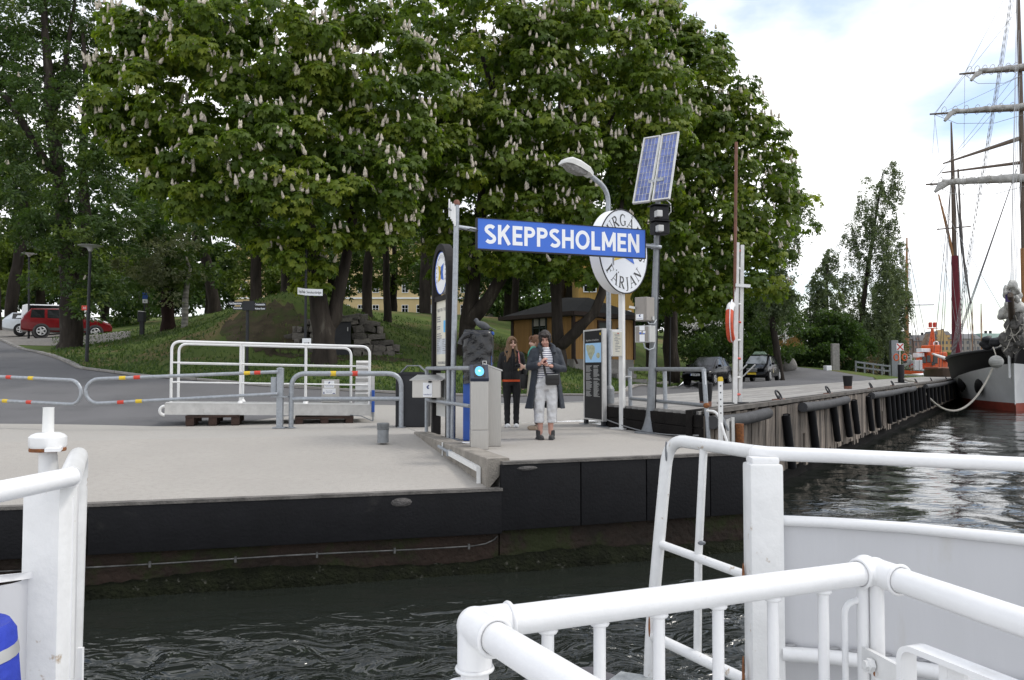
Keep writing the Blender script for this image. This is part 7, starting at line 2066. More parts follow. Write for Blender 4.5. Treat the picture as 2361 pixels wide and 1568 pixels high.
# ------------------------------------------------------------------ people
def put(mb, name, m, root, Mx, smooth=75, kind=None):
 mb.v = [Mx @ a for a in mb.v]
 return mb.build(name, m, root, smooth=smooth)
def hand(mb, w, d, n, k, curl=.35, size=1.0):
 "palm plus four unequal fingers and a thumb; d fingers' direction, n palm normal, k=+1/-1 thumb side"
 d = Vector(d).normalized(); n = Vector(n); n = (n - d * n.dot(d)).normalized(); l = d.cross(n) * k
 s = size
 R = Matrix((l, d, n)).transposed()
 mb.ell(Vector(w) + d * .048 * s, (.040 * s, .056 * s, .018 * s), 10, 7, R)
 for i, (o, L) in enumerate(((.030, .070), (.010, .080), (-.010, .075), (-.029, .058))):
  b = Vector(w) + d * .085 * s + l * o * s; p = [b - d * .03 * s]; q = b; a = 0
  for j, f in enumerate((.42, .33, .25)):
   a += curl * (1 + .15 * i) * (1 if j else .6)
   q = q + (d * math.cos(a) + n * math.sin(a)) * L * f * s; p.append(q)
  mb.tube(p, [.0095 * s, .0095 * s, .009 * s, .0075 * s], 7)
 b = Vector(w) + d * .025 * s + l * .034 * s
 mb.tube([b - l * .02 * s, b + (l * .8 + d * .6 + n * .2) * .03 * s, b + (l * .7 + d * .9 + n * .5) * .055 * s, b + (l * .5 + d * 1.1 + n * .9) * .070 * s], [.012 * s, .0115 * s, .0095 * s, .008 * s], 7)
def head_parts(root, Mx, hc, yaw, pitch, body, mats, closed=False):
 R = rotz(yaw) @ Matrix.Rotation(pitch, 3, 'X')
 hc = Vector(hc)
 def h(*a): return hc + R @ Vector(a)
 body.ell(h(0, .012, .025), (.074, .094, .098), 16, 11, R); body.ell(h(0, -.022, -.050), (.057, .066, .068), 14, 9, R)
 body.ell(h(0, -.062, -.088), (.027, .025, .022), 10, 7, R)
 body.tube([h(0, -.082, .02), h(0, -.098, -.012), h(0, -.106, -.030)], [.010, .013, .015], 8); body.ell(h(0, -.098, -.032), (.018, .012, .010), 8, 6, R)
 for s in (-1, 1):
  body.ell(h(.076 * s, .014, -.012), (.012, .022, .032), 8, 7, R); body.ell(h(.036 * s, -.066, -.036), (.024, .02, .022), 8, 6, R)
  body.ell(h(.030 * s, -.080, .034), (.026, .013, .010), 8, 6, R)
 for s in (-1, 1):
  m = MB(); m.ell(h(.031 * s, -.0835, .010), (.0145, .008, .0065 if not closed else .003), 10, 7, R); put(m, 'eye', mats['eye'], root, Mx)
  m = MB(); m.tube([h(.014 * s, -.094, .034), h(.032 * s, -.094, .040), (h(.050 * s, -.082, .034))], .005, 6); put(m, 'eyebrow', mats['brow'], root, Mx)
 m = MB(); m.tube([h(-.024, -.080, -.066), h(-.010, -.089, -.062), h(.010, -.089, -.062), h(.024, -.080, -.066)], [.003, .007, .007, .003], 7); put(m, 'mouth', mats['mouth'], root, Mx)
 return h, R
M_EYE = mat('dark_eye', (.035, .028, .025), .3); M_MOUTH = mat('lips', (.42, .16, .14), .5); M_BROW = mat('brow_hair', (.07, .045, .03), .8)
def legs(mb, hip, knee, ank, r, z0=.0):
 for s in (-1, 1):
  mb.tube([(hip[0] * s, hip[1], hip[2]), ((hip[0] * .6 + knee[0] * .4) * s, (hip[1] + knee[1]) / 2, (hip[2] + knee[2]) / 2), (knee[0] * s, knee[1], knee[2]), ((knee[0] + ank[0]) / 2 * s, (knee[1] + ank[1]) / 2 + .012, (knee[2] * .62 + ank[2] * .38)), (ank[0] * s, ank[1], ank[2])], r, 14)
def shoe(root, Mx, c, yaw, m, L=.25, h=.085, sole=None, laces=False):
 R = rotz(yaw); c = Vector(c)
 k = MB(); k.ell(c + R @ V(0, -.055, .035), (.047, .085, .040), 12, 8, R); k.ell(c + R @ V(0, .045, .045), (.039, .062, .052), 12, 8, R); k.box(c + R @ V(0, -.01, .012), (.085, L * .92, .022), R)
 if h > .09: k.tube([c + R @ V(0, .045, .05), c + R @ V(0, .045, h + .03)], [.043, .046], 12)
 o = fuse(k, .008, 3)
 for v in o.v:
  v.z = max(v.z, c.z)
 s = put(o, 'shoe', m, root, Mx)
 return s
def body_base(b, lean=0.0, waist=.115):
 b.rings([(0, 0, .80, .125, .09), (0, 0, .90, .15, .105), (0, .0, 1.02, .125, .09), (0, lean, 1.10, .125, .09), (0, lean, 1.26, .15, .10), (0, lean + .005, 1.36, .155, .085), (0, lean + .01, 1.42, .09, .06)], 16)
 b.tube([(0, lean + .012, 1.38), (0, lean, 1.45), (0, lean - .012, 1.52)], [.058, .050, .050], 12)
 legs(b, (.08, 0, .86), (.083, -.01, .48), (.08, .02, .08), [.075, .066, .050, .050, .034])
 for s in (-1, 1):
  b.ell((.08 * s, -.035, .035), (.036, .10, .032), 10, 7)
def frame_of(p, rz, sc=1.0):
 return Matrix.Translation(p) @ Matrix.Rotation(rz, 4, 'Z') @ Matrix.Scale(sc, 4)

def girl():
 p = G(1180, 985, 0.0); rz = .08
 Mx = frame_of(p, rz, 1.0)
 root = thing('person', 'person with long light brown hair in black jacket and trousers with white shoes', 'person', p, rz)
 b = MB(); body_base(b)
 for s in (-1, 1):
  b.tube([(.155 * s, 0, 1.36), (.19 * s, .01, 1.2), (.215 * s, .015, 1.08), (.228 * s, -.005, .95), (.235 * s, -.03, .845)], [.048, .042, .038, .034, .025], 10)
  hand(b, (.236 * s, -.035, .842), (.0, -.12, -1), (-s, -.1, 0), s * -1 if s > 0 else 1, .4)
 h, R = head_parts(root, Mx, (0, -.025, 1.575), .22, .02, b, dict(eye=M_EYE, brow=M_BROW, mouth=M_MOUTH))
 put(fuse(b, .0085, 3), 'body', M_SKIN, root, Mx)
 # jacket
 k = MB()
 k.rings([(0, 0, .885, .182, .130), (0, 0, .93, .180, .130), (0, 0, 1.04, .168, .120), (0, 0, 1.18, .185, .130), (0, 0, 1.30, .195, .125), (0, 0, 1.375, .175, .105), (0, .0, 1.425, .10, .085), (0, -.002, 1.475, .075, .075)], 22)
 for s in (-1, 1):
  k.ell((.155 * s, 0, 1.355), (.07, .068, .065), 12, 8)
  k.tube([(.165 * s, 0, 1.36), (.205 * s, .01, 1.21), (.232 * s, .02, 1.09), (.243 * s, 0, .96), (.246 * s, -.03, .865)], [.068, .060, .056, .052, .047], 12)
  k.tube([(.055 * s, -.08, 1.44), (.10 * s, -.11, 1.40), (.11 * s, -.03, 1.43)], .022, 8)
 k.ell((0, .075, 1.44), (.10, .05, .06), 12, 8)
 put(fuse(k, .011, 3), 'jacket', M_CLBLK, root, Mx)
 m = MB(); m.tube([(0, -.134, .90), (0, -.133, 1.05), (0, -.137, 1.2), (0, -.13, 1.34)], .004, 5); put(m, 'zip', M_DGREY, root, Mx)
 k = MB(); k.rings([(0, 0, .852, .183, .132), (0, 0, .892, .184, .133)], 22); put(k, 'orange_hem', M_ORHEM, root, Mx, 60)
 k = MB(); k.rings([(0, 0, .99, .15, .11), (0, 0, .90, .172, .124), (0, .0, .84, .172, .122), (0, 0, .78, .14, .10)], 18); legs(k, (.088, 0, .84), (.088, -.012, .48), (.083, .015, .055), [.096, .083, .063, .060, .053])
 o = fuse(k, .011, 3)
 for v in o.v: v.x += .003 * math.sin(v.z * 60 + v.x * 30) * (1 if v.z < .3 else .4)
 put(o, 'trousers', M_JEANS, root, Mx)
 for s in (-1, 1): shoe(root, Mx, (.085 * s, -.02, 0), -.12 * s, M_SHOEW)
 # hair
 k = MB(); k.ell(h(0, .025, .038), (.086, .100, .098), 16, 10, R)
 rn = random.Random(2)
 for i in range(34):
  a = math.radians(rn.uniform(25, 335)) if i > 7 else math.radians((30 if i % 2 else 330) + rn.uniform(-8, 8))
  # angle measured from the face direction
  st = h(-math.sin(a) * .075, -math.cos(a) * .08 + .02, .05)
  sx = -math.sin(a)
  dn = Vector((sx * rn.uniform(.03, .07) - .01, -math.cos(a) * .03 - (.035 if abs(sx) > .5 else 0), -rn.uniform(.30, .46)))
  mid = h(-math.sin(a) * .088, -math.cos(a) * .085 + .02, -.06)
  k.tube([st, mid, mid + dn * .45 + V(sx * .015, 0, 0), st + dn], [.022, .024, .020, .007], 7)
 k.tube([h(-.01, -.062, .105), h(.04, -.082, .07), h(.072, -.06, .01)], [.03, .024, .02], 8); k.tube([h(.0, -.062, .105), h(-.045, -.080, .065), h(-.076, -.055, .0)], [.03, .024, .02], 8)
 put(fuse(k, .009, 2), 'hair', M_HAIRB, root, Mx)
 m = MB(); m.tube([(.10, .06, 1.45), (.105, -.06, 1.435), (.118, -.125, 1.36), (.130, -.14, 1.24), (.14, -.13, 1.12)], .014, 6)
 tag(put(m, 'pink_strap', M_PINK, root, Mx))
 m = MB(); m.ell((.115, -.135, 1.075), (.017, .010, .024), 8, 6); put(m, 'badge', mat('yellow_badge', (.75, .5, .16), .5), root, Mx)
girl()

def coat_shell(k, lv, thick=.03, n=30):
 "open-fronted coat: levels (z, cx, cy, rx, ry, left opening angle, right opening angle) from the front (-y)"
 vs = []; fs = []
 for z, cx, cy, rx, ry, al, ar in lv:
  for t in (0, thick):
   for i in range(n + 1):
    a = math.radians(al) + (2 * PI - math.radians(al) - math.radians(ar)) * i / n   # clockwise from the front over -x
    w = 1 + .03 * math.sin(9 * a + 4 * z)
    vs.append((cx - math.sin(a) * (rx * w - t), cy - math.cos(a) * (ry * w - t), z))
 m = 2 * (n + 1); L = len(lv)
 for j in range(L - 1):
  for i in range(n):
   a = j * m + i; fs.append((a, a + 1, a + m + 1, a + m)); b = j * m + n + 1 + i; fs.append((b + 1, b, b + m, b + m + 1))
  for i in (0, n):
   a = j * m + i; b = a + n + 1; fs.append((a, a + m, b + m, b))
 for j in (0, L - 1):
  for i in range(n):
   a = j * m + i; b = a + n + 1; fs.append((a, b, b + 1, a + 1))
 k.add(vs, fs)

def woman_front():
 p = G(1258, 1013, 0.0); rz = .06
 Mx = frame_of(p, rz, 1.0)
 root = thing('person', 'person in open navy coat and white trousers looking down at a phone', 'person', p, rz)
 b = MB(); body_base(b)
 wl, wr = Vector((-.105, -.285, 1.165)), Vector((.045, -.27, 1.135))
 el, er = Vector((-.245, -.045, 1.115)), Vector((.255, -.05, 1.085))
 for s, e, w in ((-1, el, wl), (1, er, wr)):
  b.tube([(.155 * s, 0, 1.36), (.2 * s, -.01, 1.24), e, e.lerp(w, .5), w], [.05, .045, .04, .036, .027], 10)
 hand(b, wl, (.35, -.35, .55), (.75, .1, -.2), -1, .55); hand(b, wr, (-.85, -.25, .12), (0, -.2, 1), -1, .35)
 h, R = head_parts(root, Mx, (-.015, -.055, 1.555), -.10, .42, b, dict(eye=M_EYE, brow=M_BROW, mouth=M_MOUTH), closed=True)
 put(fuse(b, .0085, 3), 'body', M_SKIN2, root, Mx)
 k = MB(); k.rings([(0, 0, .945, .165, .125), (0, 0, 1.02, .158, .122), (0, -.005, 1.14, .162, .128), (0, -.01, 1.26, .175, .135), (0, 0, 1.35, .165, .11), (0, 0, 1.41, .105, .08), (0, -.005, 1.425, .085, .07)], 24)
 put(k, 'striped_top', M_STRIPE, root, Mx, 70)
 k = MB(); k.rings([(0, 0, .98, .165, .125), (0, 0, .90, .182, .135), (0, 0, .83, .180, .132), (0, 0, .77, .15, .11)], 18); legs(k, (.098, 0, .84), (.10, -.018, .50), (.098, .0, .255), [.110, .100, .084, .080, .074])
 o = fuse(k, .011, 2)
 rn = random.Random(1)
 for v in o.v:
  f = .006 * math.sin(v.z * 34 + 6 * math.sin(v.x * 14)) + .004 * math.sin(v.z * 71 + v.y * 30)
  v.y += f * .8; v.x += f * .4
 put(o, 'white_trousers', M_WTROU, root, Mx)
 for z in (.27, .30, .33, .36, .39):
  m = MB(); m.ell((.168, -.03, z), (.006, .006, .006), 6, 5); put(m, 'button', M_INK, root, Mx)
 for s in (-1, 1): shoe(root, Mx, (.095 * s, -.02, 0), -.22 * s, M_SHOEG, .26, .11)
 # open navy coat with sleeves, collar and epaulettes
 k = MB()
 coat_shell(k, [(.475, -.01, .02, .315, .19, 40, 52), (.60, -.005, .02, .29, .18, 42, 50), (.80, 0, .01, .255, .17, 44, 46), (1.0, 0, .0, .225, .165, 44, 40), (1.15, 0, 0, .215, .165, 40, 34), (1.28, 0, 0, .22, .16, 34, 28), (1.37, 0, 0, .195, .125, 30, 24), (1.42, 0, .01, .12, .10, 30, 26)])
 for s, e, w in ((-1, el, wl), (1, er, wr)):
  k.ell((.165 * s, 0, 1.355), (.078, .075, .072), 12, 8)
  k.tube([(.17 * s, 0, 1.36), (.215 * s, -.005, 1.24), e + V(.01 * s, .0, 0), e.lerp(w, .45), e.lerp(w, .86)], [.078, .072, .066, .06, .056], 14)
 k.tube([(-.06, -.115, 1.35), (-.10, -.10, 1.43), (-.085, .06, 1.475), (.085, .06, 1.475), (.115, -.09, 1.43), (.12, -.135, 1.33)], [.03, .036, .034, .034, .036, .034], 10)
 put(fuse(k, .012, 2), 'navy_coat', M_NAVY, root, Mx)
 for s in (-1, 1):
  m = MB(); m.bar((.11 * s, -.01, 1.432), (.20 * s, -.01, 1.402), .035, .012); put(m, 'epaulette', M_NAVY, root, Mx, None)
 k = MB(); k.ell(h(0, .02, .043), (.089, .104, .095), 16, 10, R)
 for i in range(26):
  a = rn.uniform(.55, 2 * PI - .55); q = h(-math.sin(a) * .083, -math.cos(a) * .09 + .02, rn.uniform(-.03, .07)); k.ell(q, (.022, .022, .034), 7, 6, R)
 for i in range(9): k.ell(h(-.055 + i * .014, -.078 + abs(i - 4) * .004, .086 + rn.uniform(-.012, .008)), (.018, .018, .022), 7, 6, R)
 put(fuse(k, .009, 1), 'hair', M_HAIRD, root, Mx)
 # phone and bag
 Rp = rotz(.25) @ Matrix.Rotation(math.radians(50), 3, 'X')
 m = MB(); m.bbox((-.035, -.325, 1.195), (.052, .012, .105), rotz(.3) @ Matrix.Rotation(math.radians(-48), 3, 'X'), .004); m.v = [Mx @ a for a in m.v]
 tag(m.build('phone', M_PHONE), 'dark red mobile phone held in both hands by the person in the navy coat', 'phone')
 c = Mx @ V(.085, -.205, .93)
 bg = thing('shoulder_bag', 'small black shoulder bag hanging in front of the white trousers', 'bag', c - V(0, 0, .1), rz)
 m = MB(); m.bbox((.085, -.205, .93), (.215, .085, .18), None, .028); put(m, 'pouch', M_LEATH, bg, Mx, 40)
 m = MB(); m.bbox((.085, -.243, .965), (.20, .02, .10), None, .008); put(m, 'flap', M_LEATH, bg, Mx, 40)
 m = MB(); m.bar((.0, -.252, 1.0), (.17, -.252, 1.005), .006, .006); put(m, 'zip', M_LGREY, bg, Mx, None)
 m = MB()
 pts = [(-.02, -.20, 1.00), (-.035, -.17, 1.10), (-.055, -.165, 1.22), (-.085, -.15, 1.34), (-.115, -.08, 1.435), (-.11, .03, 1.45)]
 for q, w in zip(pts, pts[1:]): m.bar(q, w, .034, .008, (0, 1, 0))
 put(m, 'strap', M_LEATH, bg, Mx, None)
woman_front()

def woman_back():
 p = G(1238, 991, 0.0); rz = -PI / 2 + .12
 Mx = frame_of(p, rz, 1.0)
 root = thing('person', 'person seen from the side with an auburn bob, turquoise scarf and long cream jacket', 'person', p, rz)
 b = MB(); body_base(b)
 el, er = Vector((-.225, -.02, 1.11)), Vector((.225, -.02, 1.11)); wl, wr = Vector((-.075, -.235, 1.13)), Vector((.07, -.235, 1.12))
 for s, e, w in ((-1, el, wl), (1, er, wr)):
  b.tube([(.155 * s, 0, 1.36), (.195 * s, 0, 1.24), e, e.lerp(w, .5), w], [.05, .045, .04, .035, .026], 10)
 hand(b, wl, (.35, -.6, .25), (.7, .2, 0), -1, .5); hand(b, wr, (-.35, -.6, .2), (-.7, .2, 0), 1, .5)
 h, R = head_parts(root, Mx, (0, -.03, 1.57), -.05, .02, b, dict(eye=M_EYE, brow=M_BROW, mouth=M_MOUTH))
 put(fuse(b, .0085, 3), 'body', M_SKIN, root, Mx)
 k = MB()
 coat_shell(k, [(.60, 0, .0, .235, .19, 14, 14), (.80, 0, 0, .215, .175, 14, 14), (1.0, 0, 0, .19, .15, 14, 14), (1.15, 0, 0, .19, .145, 14, 14), (1.28, 0, 0, .20, .145, 14, 14), (1.37, 0, 0, .18, .115, 14, 14), (1.42, 0, .01, .11, .09, 16, 16)])
 for s, e, w in ((-1, el, wl), (1, er, wr)):
  k.ell((.16 * s, 0, 1.355), (.072, .07, .066), 12, 8); k.tube([(.165 * s, 0, 1.36), (.205 * s, 0, 1.24), e, e.lerp(w, .45), e.lerp(w, .88)], [.07, .064, .058, .052, .047], 12)
 put(fuse(k, .012, 2), 'cream_jacket', M_CREAMC, root, Mx)
 k = MB(); k.rings([(0, 0, .98, .15, .11), (0, 0, .88, .168, .122), (0, 0, .79, .14, .10)], 18); legs(k, (.085, 0, .84), (.086, -.012, .48), (.08, .015, .10), [.09, .078, .06, .058, .048])
 put(fuse(k, .011, 3), 'trousers', M_JEANS, root, Mx)
 for s in (-1, 1): shoe(root, Mx, (.08 * s, -.03, 0), -.1 * s, M_SHOEB, .25, .05)
 k = MB(); k.tube([(.0 + .075 * math.sin(a), -.005 - .08 * math.cos(a), 1.455 + .015 * math.sin(3 * a)) for a in np.linspace(0, 2 * PI, 16, endpoint=False)], .036, 10, closed=True)
 k.tube([(.0, -.09, 1.44), (-.03, -.125, 1.37), (-.04, -.14, 1.27)], [.04, .038, .022], 9); k.tube([(.02, -.09, 1.44), (.04, -.13, 1.36), (.05, -.14, 1.29)], [.035, .034, .02], 9)
 put(fuse(k, .010, 2), 'scarf', M_TEAL, root, Mx)
 rn = random.Random(6)
 k = MB(); k.ell(h(0, .02, .04), (.090, .108, .098), 16, 10, R)
 for i in range(22):
  a = rn.uniform(.95, 2 * PI - .95); st = h(-math.sin(a) * .08, -math.cos(a) * .09 + .02, .04)
  k.tube([st, h(-math.sin(a) * .092, -math.cos(a) * .10 + .02, -.05), h(-math.sin(a) * .085, -math.cos(a) * .09 + .02, -.125)], [.026, .028, .014], 7)
 for x in (-.05, -.025, 0, .025, .05): k.tube([h(x, -.06, .115), h(x, -.10, .08), h(x * 1.1, -.105, .035)], [.02, .016, .009], 7)
 put(fuse(k, .009, 2), 'hair', M_HAIRR, root, Mx)
 m = MB(); m.bbox((0, -.33, 1.15), (.11, .05, .07), None, .01); m.tube([(0, -.35, 1.15), (0, -.39, 1.15)], .026, 12); m.v = [Mx @ a for a in m.v]
 tag(m.build('camera', M_BLACK, smooth=40), 'small black camera held by the person with the turquoise scarf', 'camera')
 c = Mx @ V(-.03, -.20, .86)
 bg = thing('handbag', 'black handbag hanging in front of the cream jacket', 'bag', c - V(0, 0, .16), rz)
 m = MB(); m.bbox((-.12, -.21, .86), (.10, .16, .26), None, .03); put(m, 'pouch', M_LEATH, bg, Mx, 40)
 m = MB(); m.tube([(-.12, -.16, .98), (-.15, -.13, 1.2), (-.14, -.06, 1.43), (-.12, .0, 1.44)], .012, 6); put(m, 'strap', M_LEATH, bg, Mx)
woman_back()

# ------------------------------------------------------------------ vehicles
def plateM(p, xd): return SF(p, xd)
def make_car(name, label, pos, head, paint, st, cowl, wtop, rroof, tail, wheels, wr=.31, group=None, cladding=None, side_splits=(), grille=None, plate=None, extra=None, ptext=None):
 "stations (x from the front, zbot, zbelt, ztop, hw low, hw belt, hw top); local +x is forward"
 L = st[-1][0]
 h = Vector((head[0], head[1], 0)).normalized(); ang = math.atan2(h.y, h.x)
 Mx = Matrix.Translation(pos) @ Matrix.Rotation(ang, 4, 'Z') @ Matrix.Translation((L / 2, 0, 0)) @ Matrix.Scale(-1, 4, (1, 0, 0))
 # the mirrored x makes station x run backwards from the nose
 root = thing(name, label, 'car' if 'van' not in name else 'van', pos, ang, group)
 def sect(s):
  x, zb, zl, zt, a, b, c = s
  zm = zb + (zl - zb) * .62
  half = [(a * .90, zb), (a, zb + .10), (a * 1.0, zm), (b, zl), (c, zt - min(.05, (zt - zl) * .4)), (c * .84, zt)]
  return [(x, y, z) for y, z in half] + [(x, -y, z) for y, z in reversed(half)]
 vs = []; fs = []; n = 12
 for s in st: vs += sect(s)
 for i in range(len(st) - 1):
  for k in range(n):
   l = (k + 1) % n; fs.append((i * n + k, i * n + l, i * n + n + l, i * n + n + k))
 fs += [tuple(range(n)), tuple(reversed(range((len(st) - 1) * n, len(st) * n)))]
 m = MB(); m.add(vs, fs); bd = put(m, 'body', paint, root, Mx, 35)
 def P_(i, k): return Vector(vs[i * n + k])
 def glass(nm, q, mt, ins=.06, off=.012, par=bd):
  q = [Vector(a) for a in q]; c = sum(q, Vector()) / 4
  nn = (q[1] - q[0]).cross(q[3] - q[0]).normalized()
  cen = Vector((L / 2, 0, .7))
  if nn.dot(c - cen) < 0: nn = -nn
  w = [c + (a - c) * (1 - ins) + nn * off for a in q]; b = [a - nn * (off + .02) for a in w]
  m = MB(); m.add(w + b, [(0, 1, 2, 3), (7, 6, 5, 4), (0, 4, 5, 1), (1, 5, 6, 2), (2, 6, 7, 3), (3, 7, 4, 0)]); return put(m, nm, mt, par, Mx, None)
 glass('windscreen', (P_(cowl, 5), P_(cowl, 6), P_(wtop, 6), P_(wtop, 5)), M_GLASSL if extra == 'taxi' else M_GLASSD, .05)
 glass('rear_window', (P_(rroof, 5), P_(rroof, 6), P_(tail, 6), P_(tail, 5)), M_GLASSD, .10)
 # side windows between the belt and roof edge
 xs = [st[cowl][0] + .30] + list(side_splits) + [st[rroof][0] + .10]
 def edge(k, x):
  for i in range(len(st) - 1):
   if st[i][0] <= x <= st[i + 1][0]:
    f = (x - st[i][0]) / (st[i + 1][0] - st[i][0]); return P_(i, k).lerp(P_(i + 1, k), f)
  return P_(len(st) - 1, k)
 for kb, kt in ((3, 4), (8, 7)):
  for a, b in zip(xs, xs[1:]):
   glass('side_window', (edge(kb, a + .04), edge(kb, b - .04), edge(kt, min(b - .04, st[rroof][0])), edge(kt, max(a + .04, st[wtop][0] - .1))), M_GLASSD, .08, .010)
 for x in wheels:
  for sd in (-1, 1):
   y = max(edge(1, x).y, .6) * sd
   if cladding or True:
    m = MB(); m.lathe((x, y - .10 * sd, wr), [(wr * 1.20, -.11), (wr * 1.20, .108)], 24, Matrix.Rotation(PI / 2, 3, 'X')); put(m, 'wheel_arch', cladding or M_BLACK, bd, Mx, 40)
   m = MB(); m.lathe((x, y - .09 * sd, wr), [(wr * .6, -.105), (wr * .93, -.10), (wr, -.07), (wr, .07), (wr * .93, .112), (wr * .66, .116)], 24, Matrix.Rotation(PI / 2, 3, 'X') if sd < 0 else Matrix.Rotation(-PI / 2, 3, 'X'))
   w = put(m, 'wheel', M_TYRE, root, Mx, 40)
   m = MB(); c = Vector((x, y + .028 * sd, wr))
   for q in range(5):
    a = 2 * PI * q / 5; m.bar(c, c + V(math.cos(a), 0, math.sin(a)) * wr * .62, .035, wr * .24, (math.sin(a), 0, -math.cos(a)))
   m.tube([c + V(math.cos(a), 0, math.sin(a)) * wr * .64 for a in np.linspace(0, 2 * PI, 22, endpoint=False)], wr * .055, 6, closed=True); m.ell(c, (wr * .16, .03, wr * .16), 10, 6)
   put(m, 'rim', M_RIM, w, Mx, 40)
 hwf = st[1][4]
 for sd in (-1, 1):
  m = MB(); m.ell((st[1][0] + .12, sd * hwf * .78, st[1][2] - .05), (.17, .15, .085), 12, 8, rotz(.5 * sd)); put(m, 'headlight', M_LAMP, root, Mx)
  m = MB(); m.bbox((L - .06, sd * st[-1][5] * .88, st[-1][2] - .08), (.12, .14, .26), None, .02); put(m, 'tail_light', M_TAIL, root, Mx, 40)
  q = edge(3, st[cowl][0] + .36); m = MB(); m.bbox((q.x - .02, sd * (abs(q.y) + .10), q.z + .09), (.11, .18, .13), None, .03); put(m, 'mirror', paint, root, Mx, 40)
  for x in list(side_splits) + [st[cowl][0] + .12]:
   q0, q1 = edge(3, x), edge(1, x); m = MB(); m.bar((q0.x, sd * (abs(q0.y) + .003), q0.z), (q1.x, sd * (abs(q1.y) + .003), q1.z), .012, .006); put(m, 'door_seam', M_BLACK, bd, Mx, None)
  for x in list(side_splits):
   q = edge(3, x - .22); m = MB(); m.bbox((q.x, sd * (abs(q.y) + .012), q.z - .10), (.18, .03, .03), None, .008); put(m, 'door_handle', paint, bd, Mx, None)
  if cladding:
   m = MB(); m.box((L / 2, sd * (st[len(st) // 2][4] + .012), st[len(st) // 2][1] + .16), (wheels[1] - wheels[0] - 2 * wr * 1.2, .03, .16)); put(m, 'sill_trim', cladding, bd, Mx, None)
 if grille:
  for z in grille:
   m = MB(); m.bbox((-.012 + .03, 0, z), (.04, .62, .035), None, .006); put(m, 'grille_bar', M_RIM, root, Mx, None)
 if plate:
  z, mt = plate; m = MB(); m.box((-.025, 0, z), (.03, .52, .115)); pl = put(m, 'number_plate', mt, root, Mx, None)
  if ptext:
   Mp = Mx @ SF(V(-.043, 0, z), (0, 1, 0)) if False else None
   w0, w1 = Mx @ V(-.043, .24, z), Mx @ V(-.043, -.24, z)
   # the reader in front of the car sees the car's left side on the right
   ax = (w0 - w1).normalized(); nrm = ax.cross(V(0, 0, 1))
   if nrm.dot(h) < 0: ax = -ax
   Mp = SF((w0 + w1) / 2, ax); m = MB(); m.text(ptext, Mp, .11, .025, -.038, 'C', .38, z=.002, bold=.01); m.build('plate_text', M_INK, pl)
   if mt is M_SIGNW:
    m = MB(); m.rect(Mp, -.26, -.057, -.215, .057, .0005, .002); m.build('plate_band', M_BLUE2, pl)
 return root, Mx, bd
HATCH = [(0, .30, .50, .56, .70, .68, .62), (.10, .22, .62, .70, .78, .75, .66), (.45, .20, .74, .84, .82, .80, .70), (.95, .20, .90, .98, .83, .81, .72), (1.80, .20, .95, 1.47, .83, .82, .60), (2.45, .20, .97, 1.55, .83, .82, .60), (3.25, .22, .98, 1.48, .82, .80, .56), (3.70, .26, .96, 1.06, .78, .75, .62), (3.83, .34, .80, .88, .72, .70, .60)]
BCLS = [(0, .30, .52, .60, .74, .72, .66), (.10, .22, .66, .76, .82, .79, .70), (.55, .20, .82, .92, .87, .85, .74), (1.05, .20, .94, 1.03, .88, .86, .76), (1.95, .20, .98, 1.53, .88, .87, .64), (2.75, .20, 1.0, 1.60, .88, .87, .64), (3.75, .22, 1.02, 1.53, .87, .85, .60), (4.15, .26, 1.0, 1.12, .83, .80, .66), (4.27, .36, .84, .92, .78, .75, .64)]
SUVS = [(0, .42, .70, .78, .78, .76, .70), (.10, .36, .80, .92, .88, .86, .76), (.6, .34, .98, 1.06, .92, .90, .80), (1.25, .34, 1.06, 1.12, .93, .91, .82), (2.0, .34, 1.10, 1.68, .93, .91, .68), (2.8, .34, 1.12, 1.75, .93, .91, .68), (4.25, .36, 1.12, 1.70, .92, .90, .66), (4.62, .40, 1.10, 1.25, .90, .87, .74), (4.75, .46, .92, 1.05, .86, .83, .72)]
ESTS = [(0, .32, .52, .60, .72, .70, .64), (.12, .24, .64, .72, .80, .78, .68), (.7, .22, .80, .88, .86, .84, .74), (1.35, .22, .92, .98, .87, .85, .76), (2.15, .22, .96, 1.42, .87, .85, .62), (3.0, .22, .97, 1.48, .87, .85, .62), (4.2, .24, .98, 1.42, .86, .84, .60), (4.6, .30, .96, 1.08, .82, .80, .66), (4.75, .36, .82, .92, .78, .76, .64)]
VANS = [(0, .35, .62, .72, .80, .78, .72), (.15, .28, .86, .98, .88, .86, .78), (.75, .26, 1.10, 1.18, .92, .90, .82), (1.05, .26, 1.15, 1.30, .93, .91, .82), (1.65, .26, 1.16, 1.90, .93, .92, .80), (2.4, .26, 1.18, 1.98, .93, .92, .80), (4.6, .28, 1.18, 1.95, .93, .92, .80), (4.82, .30, 1.16, 1.88, .92, .90, .78), (4.86, .36, 1.0, 1.5, .90, .88, .78)]
hd = (-.56, -.83)
def gxy(x, y): return V(x, y, H(x, y))
make_car('parked_car', 'black parked compact car with white number plate beside the lawn kerb', on(1631, 43.6, .0), hd, M_CBLACK, HATCH, 3, 4, 6, 7, (.72, 3.13), .30, 'cars parked along the quay road', side_splits=(2.1, 2.95), plate=(.52, M_SIGNW), ptext='STA BM 304')
tx, TM, tb = make_car('taxi', 'black taxi with a roof sign and yellow number plate behind the black parked car', on(1751, 48.5, .0), (-.50, -.87), M_CBLACK, BCLS, 3, 4, 6, 7, (.82, 3.55), .32, 'cars parked along the quay road', side_splits=(2.3, 3.2), grille=(.60, .67, .74), plate=(.45, M_YEL), extra='taxi')
m = MB(); m.bbox((2.15, 0, 1.605), (.28, 1.02, .05), None, .015); sb = put(m, 'sign_base', M_BLACK, tx, TM, 40)
